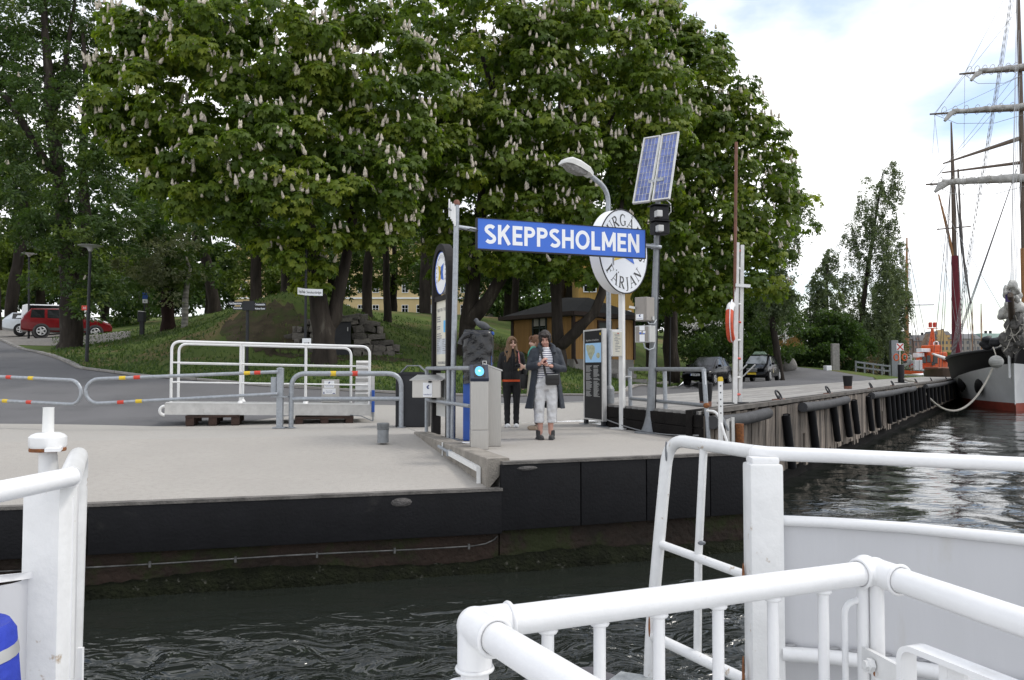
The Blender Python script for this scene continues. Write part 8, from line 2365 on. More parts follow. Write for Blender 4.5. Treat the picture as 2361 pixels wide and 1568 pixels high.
m = MB(); m.add([(2.02, -.42, 1.625), (2.30, -.42, 1.625), (2.30, .42, 1.625), (2.02, .42, 1.625), (2.10, -.28, 1.80), (2.22, -.28, 1.80), (2.22, .28, 1.80), (2.10, .28, 1.80)], [(0, 1, 2, 3), (4, 7, 6, 5), (0, 4, 5, 1), (1, 5, 6, 2), (2, 6, 7, 3), (3, 7, 4, 0)]); put(m, 'roof_sign', mat('taxi_sign_green', (.30, .42, .30), .4, var=.3, scale=8), tx, TM, None)
m = MB(); m.disc(TM @ SF(V(1.75, .89, .62), (1, 0, 0)), 0, 0, .14, -.006, .012, 16); m.build('door_emblem', mat('gold_emblem', (.45, .40, .25), .5, var=.4, scale=30), tb)
make_car('estate_car', 'silver grey estate car parked at the far left behind the white van', gxy(-31.3, 52.4), (.84, .54), M_CSILV, ESTS, 3, 4, 6, 7, (.85, 3.75), .32, 'cars parked under the trees', side_splits=(2.5, 3.4), cladding=M_BLACK)
rb = gxy(-31.5, 52.2); m = MB(); m.bbox(rb + V(0, 0, 1.74), (1.9, .75, .22), math.atan2(.54, .84), .08); m.bar(rb + V(-.4, 0, 1.45), rb + V(-.4, 0, 1.65), .7, .06); m.bar(rb + V(.5, 0, 1.45), rb + V(.5, 0, 1.65), .7, .06); tag(m.build('roof_box', M_CWHITE, smooth=40), 'white roof box on the silver grey estate car', 'roof box')
make_car('white_van', 'white van standing between the silver estate and the maroon car', gxy(-28.3, 49.7), (.84, .54), M_CWHITE, VANS, 3, 4, 6, 7, (.95, 3.9), .33, 'cars parked under the trees', side_splits=(2.35,))
make_car('off_road_car', 'maroon off road car parked behind the big dark tree', gxy(-26.9, 47.3), (.84, .54), M_CRED, SUVS, 3, 4, 6, 7, (.92, 3.72), .37, 'cars parked under the trees', side_splits=(2.55, 3.5), cladding=mat('grey_cladding', (.06, .055, .055), .7))
# ------------------------------------------------------------------ ships and the far shore
def lumpy(path, r, rn, seg=12, amp=.25, step=.35):
 pts = []; rr = []
 for i in range(len(path) - 1):
  a, b = Vector(path[i]), Vector(path[i + 1]); n = max(2, int((b - a).length / step))
  for j in range(n):
   pts.append(a.lerp(b, j / n) + Vector((0, 0, rn.uniform(-.05, .05)))); rr.append((r[i] + (r[i + 1] - r[i]) * j / n) * rn.uniform(1 - amp, 1 + amp))
 pts.append(Vector(path[-1])); rr.append(r[-1])
 return pts, rr
def wires(parent, name, segs, r, m):
 for a, b in segs:
  k = MB(); a, b = Vector(a), Vector(b); k.tube([a, a.lerp(b, .5) - Vector((0, 0, (a - b).length * .004)), b], r, 4); k.build(name, m, parent)

M_JIB = mat('pale_jib_canvas', (.66, .645, .61), .85, col2=(.36, .35, .33), scale=3, bump=.8, bscale=7)
def tall_ship():
 S = V(28.2, 44.0, 0)
 def c(s, o, z): p = S + Q * s + N * o; return V(p.x, p.y, z)
 th = thing('tall_ship', 'big white hulled square rigger with black topsides and furled sails at the right edge', 'ship', c(10, 0, -1.4))
 ss = [-1.5, -.9, -.3, .3, 1, 2, 3.5, 5.5, 8, 11, 15, 20, 27]
 def hb(s, k):     # half breadth for station s at level k (0 keel .. 1 rail)
  e = 1.5 * (k - .62) if k > .62 else 0
  x = max(0, (s + e * 1.6 - (.2 if k > .8 else .55 * (1 - k)))) / (10 + 4 * (1 - k))
  return 4.0 * (1 - (1 - min(1, x)) ** 2.1) * (.80 + .2 * k)
 zs = lambda s: 2.25 - .05 * max(0, s) + (.15 if s < 0 else 0)
 def lev(s):
  zb = max(.15, 1.42 - .13 * max(0, s)); return [(-1.9, 0), (-1.28, .25), (-.82, .38), (.1, .62), (zb, .80), ((zs(s)), 1.0)]
 for side in (1, -1):
  pass
 parts = [('bottom_paint', M_HULLR, 0, 2), ('hull', M_HULLW, 2, 4), ('bulwark', M_HULLB, 4, 5)]
 for nm, mt, k0, k1 in parts:
  vs = []; fs = []; nl = k1 - k0 + 1
  for s in ss:
   lv = lev(s)
   for side in (1, -1):
    for k in range(k0, k1 + 1):
     z, kk = lv[k]; vs.append(c(s if kk > .3 else max(s, -.2), side * max(.02, hb(s, kk)), z))
  w = 2 * nl
  for i in range(len(ss) - 1):
   for h in (0, nl):
    for k in range(nl - 1):
     a = i * w + h + k; fs.append((a, a + w, a + w + 1, a + 1))
  for k in range(nl - 1): fs.append((k, k + 1, nl + k + 1, nl + k))
  m = MB(); m.add(vs, fs); m.build(nm, mt, th, smooth=50)
 # deck
 m = MB(); vs = []
 for s in ss: vs += [c(s, hb(s, .95) * .98, zs(s) - .35), c(s, -hb(s, .95) * .98, zs(s) - .35)]
 m.add(vs, [(2 * i, 2 * i + 1, 2 * i + 3, 2 * i + 2) for i in range(len(ss) - 1)]); m.build('deck', M_PLANK, th)
 m = MB(); m.tube([c(s, hb(s, 1) , zs(s)) for s in ss], .09, 8); m.tube([c(s, -hb(s, 1), zs(s)) for s in ss], .09, 8); m.build('rail_cap', M_DGREY, th, smooth=50)
 # black hawse patches, anchor, white stave
 for s, z, rr in ((3.3, .05, (.55, .5, .62)), (6.0, .2, (.5, .35, .7))):
  o = hb(s, .66) ; m = MB(); m.ell(c(s, o + .02, z), (.5, .22, rr[2] * .8), 10, 8, rotz(math.atan2(Q.y, Q.x) + .35)); m.build('hawse_patch', M_HULLB, th, smooth=60)
 m = MB(); m.tube([P(2328, 872, 43), P(2327, 808, 43.2)], .075, 8); m.build('white_stave', M_WHITE, th, smooth=50)
 rn = random.Random(5)
 b0 = c(.5, 0, 2.3); b1 = c(-9.2, 0, 4.55)
 m = MB(); m.tube([c(3, 0, 1.9), b0, b1], [.24, .24, .12], 12); bs = m.build('bowsprit', M_MASTD, th, smooth=50)
 # furled jibs and netting heaped on the bowsprit
 for i, (f0, f1, dz, rr, mt, nm) in enumerate(((.34, .62, .55, .34, M_JIB, 'furled_jib'), (.62, .86, .35, .28, M_JIB, 'furled_jib'), (.86, .98, .35, .20, M_JIB, 'furled_jib'), (.02, .45, -.25, .42, M_NET, 'bowsprit_net'), (.30, .70, -.15, .32, M_NET, 'bowsprit_net'))):
  a, b = b0.lerp(b1, f0), b0.lerp(b1, f1); m = MB()
  for q in range(15):
   p = a.lerp(b, rn.random()) + V(rn.uniform(-.35, .45), rn.uniform(-.2, .2), dz + rn.uniform(-.25, .35))
   m.ell(p, (rr * rn.uniform(.5, .9), rr * rn.uniform(.5, .9), rr * rn.uniform(.7, 1.3)), 9, 7, rotz(rn.uniform(0, 3)) @ Matrix.Rotation(rn.uniform(-.6, .6), 3, 'X'))
  o = fuse(m, .06, 5)
  for v in o.v: v += Vector((math.sin(v.z * 17 + v.x * 9), math.sin(v.x * 13 + v.z * 7), math.sin(v.x * 21 + v.y * 5))) * .014
  o.build(nm, mt, th, smooth=80)
 net = MB()
 for q in range(46):
  p = b0.lerp(b1, rn.uniform(.0, .72)) + V(rn.uniform(-.75, .8), rn.uniform(-.7, -.1), rn.uniform(-.7, .6)); e = p + V(rn.uniform(-.5, .5), rn.uniform(-.2, .2), rn.uniform(-.7, .1))
  net.tube([p, p.lerp(e, .5) - V(0, 0, .12), e], .022, 4)
 o = net.build('net_ropes', M_ROPE, th); o['kind'] = 'stuff'
 m = MB(); m.bbox(b0.lerp(b1, .93) + V(-.1, 0, .1), (.22, .2, .45), .3, .04); m.build('sail_tie', mat('violet_tie', (.10, .07, .22), .8), th)
 m = MB()
 for q in range(10): m.ell(b0 + V(rn.uniform(-1.5, -.2), rn.uniform(-.5, .6), rn.uniform(-.1, .6)), (.3, .3, .2), 8, 6)
 fuse(m, .06, 1).build('anchor_gear', M_DGREY, th, smooth=80)
 # masts and yards
 fb = V(35.62, 54.2, 1.6)
 m = MB(); m.tube([fb, V(fb.x, fb.y, 9.5)], [.27, .25], 12); fm = m.build('foremast', M_MAST, th, smooth=50)
 m = MB(); m.tube([V(fb.x, fb.y, 9.5), V(fb.x, fb.y, 16), V(fb.x, fb.y, 31)], [.20, .17, .10], 12); m.build('topmast', M_MASTD, fm, smooth=50)
 for z, tipz, L, fx, sr in ((14.2, 14.75, 6.0, 5.0, 1.0), (19.2, 19.95, 5.65, 4.3, .66), (22.0, 22.55, 3.7, 2.6, .60)):
  tip = fb + N * L; tip.z = tipz; bk = fb - N * L; bk.z = z - .4; ctr = V(fb.x, fb.y - .35, z)
  m = MB(); m.tube([tip, ctr, bk], [.06, .16, .06], 10); yd = m.build('yard', M_MASTD, th, smooth=50)
  pts, rr = lumpy([tip.lerp(ctr, 1 - fx / L) + V(0, -.1, .1), ctr + V(0, -.15, .16), ctr.lerp(bk, fx / L) + V(0, -.1, .1)], [.20 * sr, .30 * sr, .22 * sr], rn, 12, .12, .3)
  m = MB(); m.tube(pts, rr, 12); m.build('furled_sail', M_SAIL, yd, smooth=70)
  m = MB(); e = tip.lerp(ctr, 1 - fx / L)
  pts, rr = lumpy([e + V(.5, -.12, .1), e + V(-.1, -.12, -.1), e + V(-.55, -.1, -.62)], [.24 * sr, .30 * sr, .10], rn, 10, .12, .25); m.tube(pts, rr, 10); m.build('sail_corner', M_SAIL, yd, smooth=70)
  for k in np.arange(.15, .95, .12):
   p = tip.lerp(ctr, k) ; m = MB(); m.tube([p + V(0, -.1 + .34 * math.cos(a), .12 + .34 * math.sin(a)) for a in np.linspace(0, 2 * PI, 10, endpoint=False)], .02, 4, closed=True); m.build('gasket', M_ROPE, yd)
  # footrope
  m = MB(); m.tube([tip + V(.3, 0, 0), tip.lerp(ctr, .3) + V(0, 0, -.8), tip.lerp(ctr, .7) + V(0, 0, -.9), ctr + V(0, 0, -.4)], .018, 4); m.build('footrope', M_WIREL, yd)
 m = MB(); m.tube([fb + V(-5.2, .6, 14.0), fb + V(-.2, 0, 15.6)], [.05, .16], 8); m.tube([fb + V(-5.4, .4, 13.3), fb + V(-.2, 0, 13.9)], [.05, .12], 8); m.build('stowed_spar', M_MASTD, th, smooth=50)
 top = [V(fb.x, fb.y, z) for z in (15.5, 22, 25, 30)]
 segs = []
 for z, f in ((30, 1.0), (28, .98), (25, .8), (22, .62), (17, .45), (15.6, .3)):
  segs.append((V(fb.x, fb.y, z), b0.lerp(b1, f)))
 for L, z in ((5.85, 14.75), (5.5, 19.95), (3.5, 22.55)):
  tp = fb + N * (L - .15); tp.z = z
  segs.append((tp, V(fb.x, fb.y, z + 6.5)))
  segs.append((tp, c(14, 3.4, 2.0)))
 tp1 = fb + N * 3.4; tp1.z = 22.5; tp2 = fb + N * 5.3; tp2.z = 19.9; tp3 = fb + N * 5.7; tp3.z = 14.7
 segs += [(tp1, tp2), (tp2, tp3), (tp2 + V(.3, 0, 0), fb + V(0, 0, 20)), (tp3, b0.lerp(b1, .4)), (tp3, fb + V(0, 0, 20.5))]
 wires(th, 'stay', segs, .014, M_WIREL)
 # shrouds with ratlines on the port side
 sh = []
 for k in range(4):
  a = V(fb.x - .25, fb.y, 29 - k * .5); b = c(13.5 + k * 1.0, hb(14, 1) + .02, 2.2); sh.append((a, b))
 wires(th, 'shroud', sh, .016, M_WIREL)
 for i in range(0, 46):
  f = .06 + i * .0195; a = sh[0][0].lerp(sh[0][1], f); b = sh[2][0].lerp(sh[2][1], f); m = MB(); m.tube([a, b], .016, 4); m.build('ratline', M_WIREL, th)
 sh2 = []
 for k in range(4): sh2.append((V(fb.x - .2, fb.y, 15.6), c(13 + k * .8, hb(14, 1) + .02, 2.2)))
 wires(th, 'shroud', sh2, .018, M_WIRE)
 # fender ball and mooring rope: things of their own
 bl = P(2297, 834, 42.2)
 f = thing('fender_ball', 'big round grey fender ball hanging at the ship bow', 'fender', bl - V(0, 0, .35))
 m = MB(); m.ell(bl, (.36, .36, .34), 18, 12); m.build('ball', M_BUOYG, f, smooth=70)
 m = MB(); m.tube([bl + V(0, 0, .3), bl + V(.35, .8, .8)], .03, 6); m.build('lanyard', M_ROPE, f)
 a, b = TO(t_at(2112, .3), .3, DZ + .08), P(2288, 850, 42.6)
 lo = P(2200, 924, 44)
 pts = []
 pm = G(2078, 883, DZ) + V(0, 0, .25)
 pts.append(pm); pts.append(pm.lerp(a, .5) + V(0, 0, -.06))
 for i in range(21):
  t = i / 20; p = a.lerp(b, t); sag = 4 * t * (1 - t) * 1.83; p.z -= sag; pts.append(p)
 m = MB(); m.tube(pts, .055, 8); tag(m.build('mooring_rope', M_ROPE, smooth=60), 'thick pale mooring rope sagging from the quay to the ship bow', 'rope')
tall_ship()

def boat_hull(mb, c, ax, L, B, z0, z1, rake=.6, n=12):
 ax = Vector(ax).normalized(); pr = Vector((-ax.y, ax.x, 0)); vs = []; fs = []
 for i in range(n + 1):
  u = i / n; x = (u - .5) * L; b = B / 2 * (1 - abs(2 * u - 1) ** 2.6) ** .7 + .02
  sh = z1 + .35 * (2 * u - 1) ** 2
  for s in (1, -1):
   for k, z in ((.55, z0), (.9, (z0 + sh) / 2), (1, sh)):
    p = c + ax * (x * (1 if k == 1 else .96 if k == .9 else .9)) + pr * (b * k * s); vs.append((p.x, p.y, z))
 for i in range(n):
  for h in (0, 3):
   for k in range(2): a = i * 6 + h + k; fs.append((a, a + 6, a + 7, a + 1))
  fs.append((i * 6 + 2, i * 6 + 8, i * 6 + 11, i * 6 + 5))
 fs += [(0, 1, 2, 5, 4, 3), tuple(n * 6 + k for k in (2, 1, 0, 3, 4, 5))]
 return mb.add(vs, fs)

def other_boats():
 # ketch with the maroon sail cover
 d = 76; x = XD(2205, d)
 c = V(x, d, -1.28)
 th = thing('sailing_ship', 'old wooden sailing ship with a thick maroon cover wrapped around its mast', 'ship', c)
 ax = Q
 m = MB(); boat_hull(m, V(x - 1.0, d - .5, 0), ax, 15, 4.2, -1.6, .85); m.build('hull', mat('brown_hull', (.095, .06, .04), .6, var=.25, scale=2), th, smooth=50)
 m = MB(); q = V(x - 2.6, d - 2, 1.05); m.bbox(q, (3.2, 1.4, .5), .5, .08); m.build('deckhouse', mat('red_brown_house', (.25, .10, .06), .6), th)
 z = lambda Y: P(2205, Y, d).z
 m = MB(); m.tube([V(x, d, .4), V(x, d, z(850)), V(x + .05, d, z(700)), V(x + .02, d, z(590))], [.5, .46, .40, .30], 14); m.build('sail_cover', M_MAROON, th, smooth=60)
 m = MB(); m.tube([V(x, d, z(600)), V(x, d, z(390)), V(x - .05, d, z(282))], [.22, .17, .07], 10); m.build('mast', M_MASTD, th, smooth=50)
 m = MB(); m.tube([P(2200, 600, d), P(2182, 520, d), P(2164, 448, d)], [.14, .13, .07], 8); m.build('gaff', M_MAST, th, smooth=50)
 m = MB(); m.tube([P(2160, 529, d), P(2238, 522, d)], [.06, .06], 8); m.build('crosstree', M_MASTD, th, smooth=50)
 rn = random.Random(9); pts, rr = lumpy([P(2209, 390, d - .2), P(2217, 560, d - .2), P(2228, 640, d - .2), P(2238, 700, d - .2)], [.08, .13, .12, .06], rn, 8, .25, .6); m = MB(); m.tube(pts, rr, 8); m.build('furled_sail', mat('grey_brown_sail', (.16, .14, .125), .9, var=.2), th, smooth=60)
 m = MB(); m.tube([P(2205, 838, d - .3), P(2178, 826, d - 1)], [.30, .24], 8); m.build('boom_cover', M_MAROON, th, smooth=50)
 m = MB(); m.tube([P(2180, 827, d - 1), P(2150, 816, d - 1.5)], [.2, .1], 8); m.build('boom', M_WHITE, th, smooth=50)
 tp = V(x, d, z(300)); seg = []
 for X, Y in ((2165, 850), (2172, 852), (2150, 845), (2240, 850), (2255, 850), (2247, 846), (2225, 850)):
  seg.append((V(x, d, z(300 + abs(X - 2205) * 1.5)), P(X, Y, d - 1)))
 wires(th, 'shroud', seg, .028, M_WIRE)
 m = MB(); k = P(2240, 832, d - 4); m.bbox(k, (1.1, .8, .55), .4, .15); m.build('folded_cover', M_MAROON, th, smooth=50)
 # orange workboat
 d = 88; x = XD(2143, d); c = V(x, d, -1.28)
 th = thing('orange_boat', 'bright orange workboat with a lattice mast and red lantern head', 'boat', c)
 m = MB(); boat_hull(m, V(x, d, 0), (.9, .43, 0), 12, 3.8, -1.6, .75); m.build('hull', M_ORANGE, th, smooth=50)
 a = P(2128, 850, d - 2); b = P(2168, 812, d - 2); m = MB(); m.bbox((a + b) / 2, (b.x - a.x, 2.6, b.z - a.z), .15, .15); cb = m.build('cabin', M_ORANGE, th)
 a = P(2136, 812, d - 2); b = P(2158, 796, d - 2); m = MB(); m.bbox((a + b) / 2, (b.x - a.x, 2.0, b.z - a.z), .15, .12); m.build('wheelhouse', M_ORANGE, th)
 for X, Y, w, h in ((2131, 830, .45, .7), (2141, 828, .45, .8), (2157, 829, .5, .9), (2152, 838, .4, .4)):
  m = MB(); m.bbox(P(X, Y, d - 3.45), (w, .08, h), .15, .05); m.build('window', M_GLASSD, th)
 m = MB(); m.bbox(P(2118, 819, d - 2.3), (.85, .8, .45), .1, .06); m.build('liferaft', M_SIGNW, th)
 m = MB(); m.bbox(P(2129, 808, d - 2.4), (1.1, .9, .4), .1, .06); m.build('white_hatch', M_SIGNW, th)
 for X0, X1 in ((2140, 2149), (2156, 2151), (2149, 2150)):
  m = MB(); m.tube([P(X0, 812, d - 2), P(X1, 757, d - 2)], [.11, .08], 8); m.build('mast_leg', M_ORANGE, th, smooth=50)
 for Y in (770, 783, 796):
  m = MB(); m.tube([P(2144, Y, d - 2), P(2155, Y, d - 2)], .05, 6); m.build('mast_rung', M_ORANGE, th)
 for X in (2145, 2155):
  m = MB(); m.bbox(P(X, 749, d - 2), (.28, .3, .55), .2, .06); m.build('lantern', M_RED, th)
 m = MB(); m.tube([P(2138, 757, d - 2), P(2162, 757, d - 2)], .05, 6); m.build('lantern_bar', M_ORANGE, th)
 m = MB(); m.tube([P(2158, 793, d - 2.2) + V(.26 * math.cos(q), 0, .26 * math.sin(q)) for q in np.linspace(0, 2 * PI, 14, endpoint=False)], .07, 6, closed=True); m.build('life_ring', M_SIGNW, th, smooth=50)
 m = MB(); m.tube([P(2160, 820, d - 3), P(2190, 836, d - 3.5)], [.14, .10], 8); m.build('boom', M_WHITE, th, smooth=50)
 # white motor boat
 d = 80; x = XD(2094, d); c = V(x, d, -1.28)
 th = thing('white_boat', 'white motor boat with a red and white lifebuoy moored behind the crossed sign', 'boat', c)
 m = MB(); boat_hull(m, V(x, d, 0), (.95, .3, 0), 9, 3.2, -1.6, .55); m.build('hull', M_SIGNW, th, smooth=50)
 a = P(2064, 850, d - 1); b = P(2092, 818, d - 1); m = MB(); m.bbox((a + b) / 2, (b.x - a.x, 1.8, b.z - a.z), .1, .12); m.build('cabin', mat('pale_grey_cabin', (.50, .51, .50), .5), th)
 for X in (2068, 2077, 2087):
  m = MB(); m.bbox(P(X, 830, d - 2.0), (.32, .06, .55), .1, .04); m.build('window', M_GLASSD, th)
 m = MB(); q = P(2104, 846, d - 2.2); m.tube([q + V(.26 * math.cos(t), 0, .26 * math.sin(t)) for t in np.linspace(0, 2 * PI, 14, endpoint=False)], .08, 6, closed=True); m.build('life_ring', M_RED, th, smooth=50)
 m = MB(); m.bbox(P(2113, 842, d - 2), (.95, .5, 1.0), .1, .03); m.build('locker', M_SIGNW, th)
 for X in (2062, 2100, 2108, 2120):
  m = MB(); m.tube([P(X, 856, d - 2.3), P(X, 828, d - 2.3)], .025, 5); m.build('stanchion', M_LGREY, th)
 m = MB(); m.tube([P(2062, 829, d - 2.3), P(2120, 824, d - 2.3)], .02, 5); m.build('guard_rail', M_LGREY, th)
 # sailing ship behind the birches: varnished mast with yard
 d = 100; x = XD(2090, d); c = V(x, d, -1.28)
 th = thing('sailing_ship', 'varnished mast with a long yard rising behind the white motor boat', 'ship', c)
 m = MB(); boat_hull(m, V(x, d, 0), Q, 16, 4.6, -1.6, .9); m.build('hull', mat('dark_green_hull', (.03, .045, .035), .5), th, smooth=50)
 m = MB(); m.tube([V(x, d, .5), P(2090, 700, d), P(2091, 548, d)], [.30, .24, .09], 10); m.build('mast', M_MAST, th, smooth=50)
 m = MB(); m.tube([P(2060, 704, d - .3), P(2153, 702, d - .3)], [.10, .10], 8); m.build('yard', M_SIGNW, th, smooth=50)
 m = MB(); m.tube([P(2139, 770, d - 4), P(2120, 815, d - 4), P(2112, 838, d - 4)], [.22, .36, .30], 8); m.build('stowed_spar', mat('grey_brown_spar', (.28, .20, .14), .8, var=.3), th, smooth=50)
 seg = []
 for X, Y0 in ((2112, 600), (2120, 590), (2130, 700), (2073, 600), (2140, 560), (2104, 640)):
  seg.append((P(2091, Y0, d), P(X + 8, 845, d - 1)))
 wires(th, 'shroud', seg, .032, M_WIRE)
 for X, Y, d, lab, h in ((2241, 695, 170, 'distant slim mast of a boat right of the maroon covered mast', 10), (2156, 770, 190, 'distant short mast of a boat between orange boat and maroon mast', 8), (2262, 700, 150, 'distant brown mast of a boat left of the ship bow', 9)):
  x = XD(X, d); c = V(x, d, -1.28)
  th = thing('sailing_boat', lab, 'boat', c)
  m = MB(); boat_hull(m, V(x, d, 0), Q, h, h * .3, -1.6, .2); m.build('hull', M_SIGNW, th, smooth=50)
  m = MB(); m.tube([V(x, d, .2), P(X, Y, d)], [.16, .06], 8); m.build('mast', M_MAST, th, smooth=50)
  wires(th, 'stay', [(P(X, Y, d), V(x - h * .3, d - h * .4, .3)), (P(X, Y, d), V(x + h * .3, d + h * .4, .3))], .03, M_WIRE)
other_boats()

def far_shore():
 d = 430
 x0, x1 = XD(1700, d), XD(2950, d)
 m = MB(); m.box(((x0 + x1) / 2, d + 40, -.6), (x1 - x0, 90, 3.0)); tag(m.build('far_quay', M_GRANITE, origin=(0, 0, 0)), kind='structure')
 specs = [(1990, 2105, 782, 768, (.20, .15, .12), 'brown brick apartment block behind the birch on the far shore', 'hip', (.10, .095, .095)),
    (2105, 2152, 786, 772, (.30, .20, .16), 'reddish brown apartment block behind the orange boat on the far shore', 'hip', (.13, .125, .125)),
    (2152, 2200, 782, 763, (.52, .36, .17), 'ochre yellow apartment house with a pointed gable on the far shore', 'gable', (.13, .125, .13)),
    (2200, 2262, 781, 769, (.34, .31, .27), 'grey beige apartment block right of the maroon mast on the far shore', 'hip', (.20, .20, .205)),
    (2262, 2345, 781, 768, (.32, .30, .27), 'long grey apartment block with a green copper roof on the far shore', 'hip', (.22, .32, .28)),
    (2345, 2460, 783, 770, (.36, .28, .2), 'brownish apartment block behind the tall ship on the far shore', 'hip', (.18, .17, .17))]
 for i, (Xa, Xb, Ye, Yr, col, lab, kind, rc) in enumerate(specs):
  xa, xb = XD(Xa, d) + .3, XD(Xb, d) - .3; ze = P(Xa, Ye, d).z; zr = P(Xa, Yr, d).z; zb = .9; c = ((xa + xb) / 2, d + 7, zb)
  th = thing('apartment_block', lab, 'building', c, 0, 'apartment blocks along the far shore')
  wm = mat('facade_%s' % lab.split()[0] + str(i), col, .9, var=.08, scale=.2); rm = mat('roofing_' + str(i), rc, .8, var=.15, scale=.3)
  m = MB(); m.box(((xa + xb) / 2, d + 7, (zb + ze) / 2), (xb - xa, 14, ze - zb)); m.build('wall', wm, th)
  m = MB(); a, b = xa - .3, xb + .3
  m.add([(a, d - .5, ze), (b, d - .5, ze), (b, d + 14.5, ze), (a, d + 14.5, ze), (a + 1.2, d + 3.5, zr), (b - 1.2, d + 3.5, zr), (b - 1.2, d + 10, zr), (a + 1.2, d + 10, zr)], [(0, 1, 5, 4), (1, 2, 6, 5), (2, 3, 7, 6), (3, 0, 4, 7), (4, 5, 6, 7), (3, 2, 1, 0)]); rf = m.build('roof', rm, th)
  m = MB(); nfl = 5; n = int((xb - xa) / 2.5)
  for k in range(n):
   x = xa + (k + .5) * (xb - xa) / n
   for f in range(nfl):
    z = zb + 1.6 + (ze - zb - 1.0) * f / nfl; m.box((x, d - .03, z + .6), (1.1, .1, 1.7))
  w = m.build('windows', mat('far_window_glass', (.10, .11, .12), .3), th); w['kind'] = 'stuff'
  rn = random.Random(i)
  for k in range(max(2, n // 4)):
   m = MB(); x = rn.uniform(xa + 1, xb - 1); m.box((x, d + rn.uniform(4, 9), zr + .6), (1.1, .9, 1.8)); m.build('chimney', M_ROOFD, rf)
  for k in range(max(2, n // 3)):
   m = MB(); x = xa + (k + .5) * (xb - xa) / max(2, n // 3); m.box((x, d + 1.2, ze + (zr - ze) * .35), (1.5, 2.4, 1.4)); m.build('dormer', wm, rf)
  if kind == 'gable':
   m = MB(); g0, g1 = XD(2160, d), XD(2184, d); zp = P(2172, 760, d).z
   m.add([(g0, d - .9, zb), (g1, d - .9, zb), (g1, d - .9, ze), ((g0 + g1) / 2, d - .9, zp), (g0, d - .9, ze), (g0, d + 6, zb), (g1, d + 6, zb), (g1, d + 6, ze), ((g0 + g1) / 2, d + 6, zp), (g0, d + 6, ze)],
     [(0, 1, 2, 3, 4), (9, 8, 7, 6, 5), (0, 5, 6, 1), (1, 6, 7, 2), (2, 7, 8, 3), (3, 8, 9, 4), (4, 9, 5, 0)]); gb = m.build('gable', wm, th)
   m = MB()
   for x in np.linspace(g0 + .8, g1 - .8, 3):
    for f in range(5): m.box((x, d - .95, zb + 2.2 + (ze - zb - 1.0) * f / 5), (1.0, .1, 1.7))
   w = m.build('gable_windows', MATS['far_window_glass'], gb); w['kind'] = 'stuff'
 rg = np.random.default_rng(4)
 bl = [(X, 826, 30, 9, 415) for X in range(2060, 2460, 42)]
 v, f, t, *_ = crown(bl, 'far', M_LEAF2, rg, dens=.05, rc=2.2, per=40, leaf=3.2)
 o = bpy.data.objects.new('shore_trees', np_mesh('shore_trees', v, f, M_LEAF4, tint=t)); COL.objects.link(o); tag(o, 'low green line of trees along the far shore quay', 'trees', kind='stuff')
far_shore()
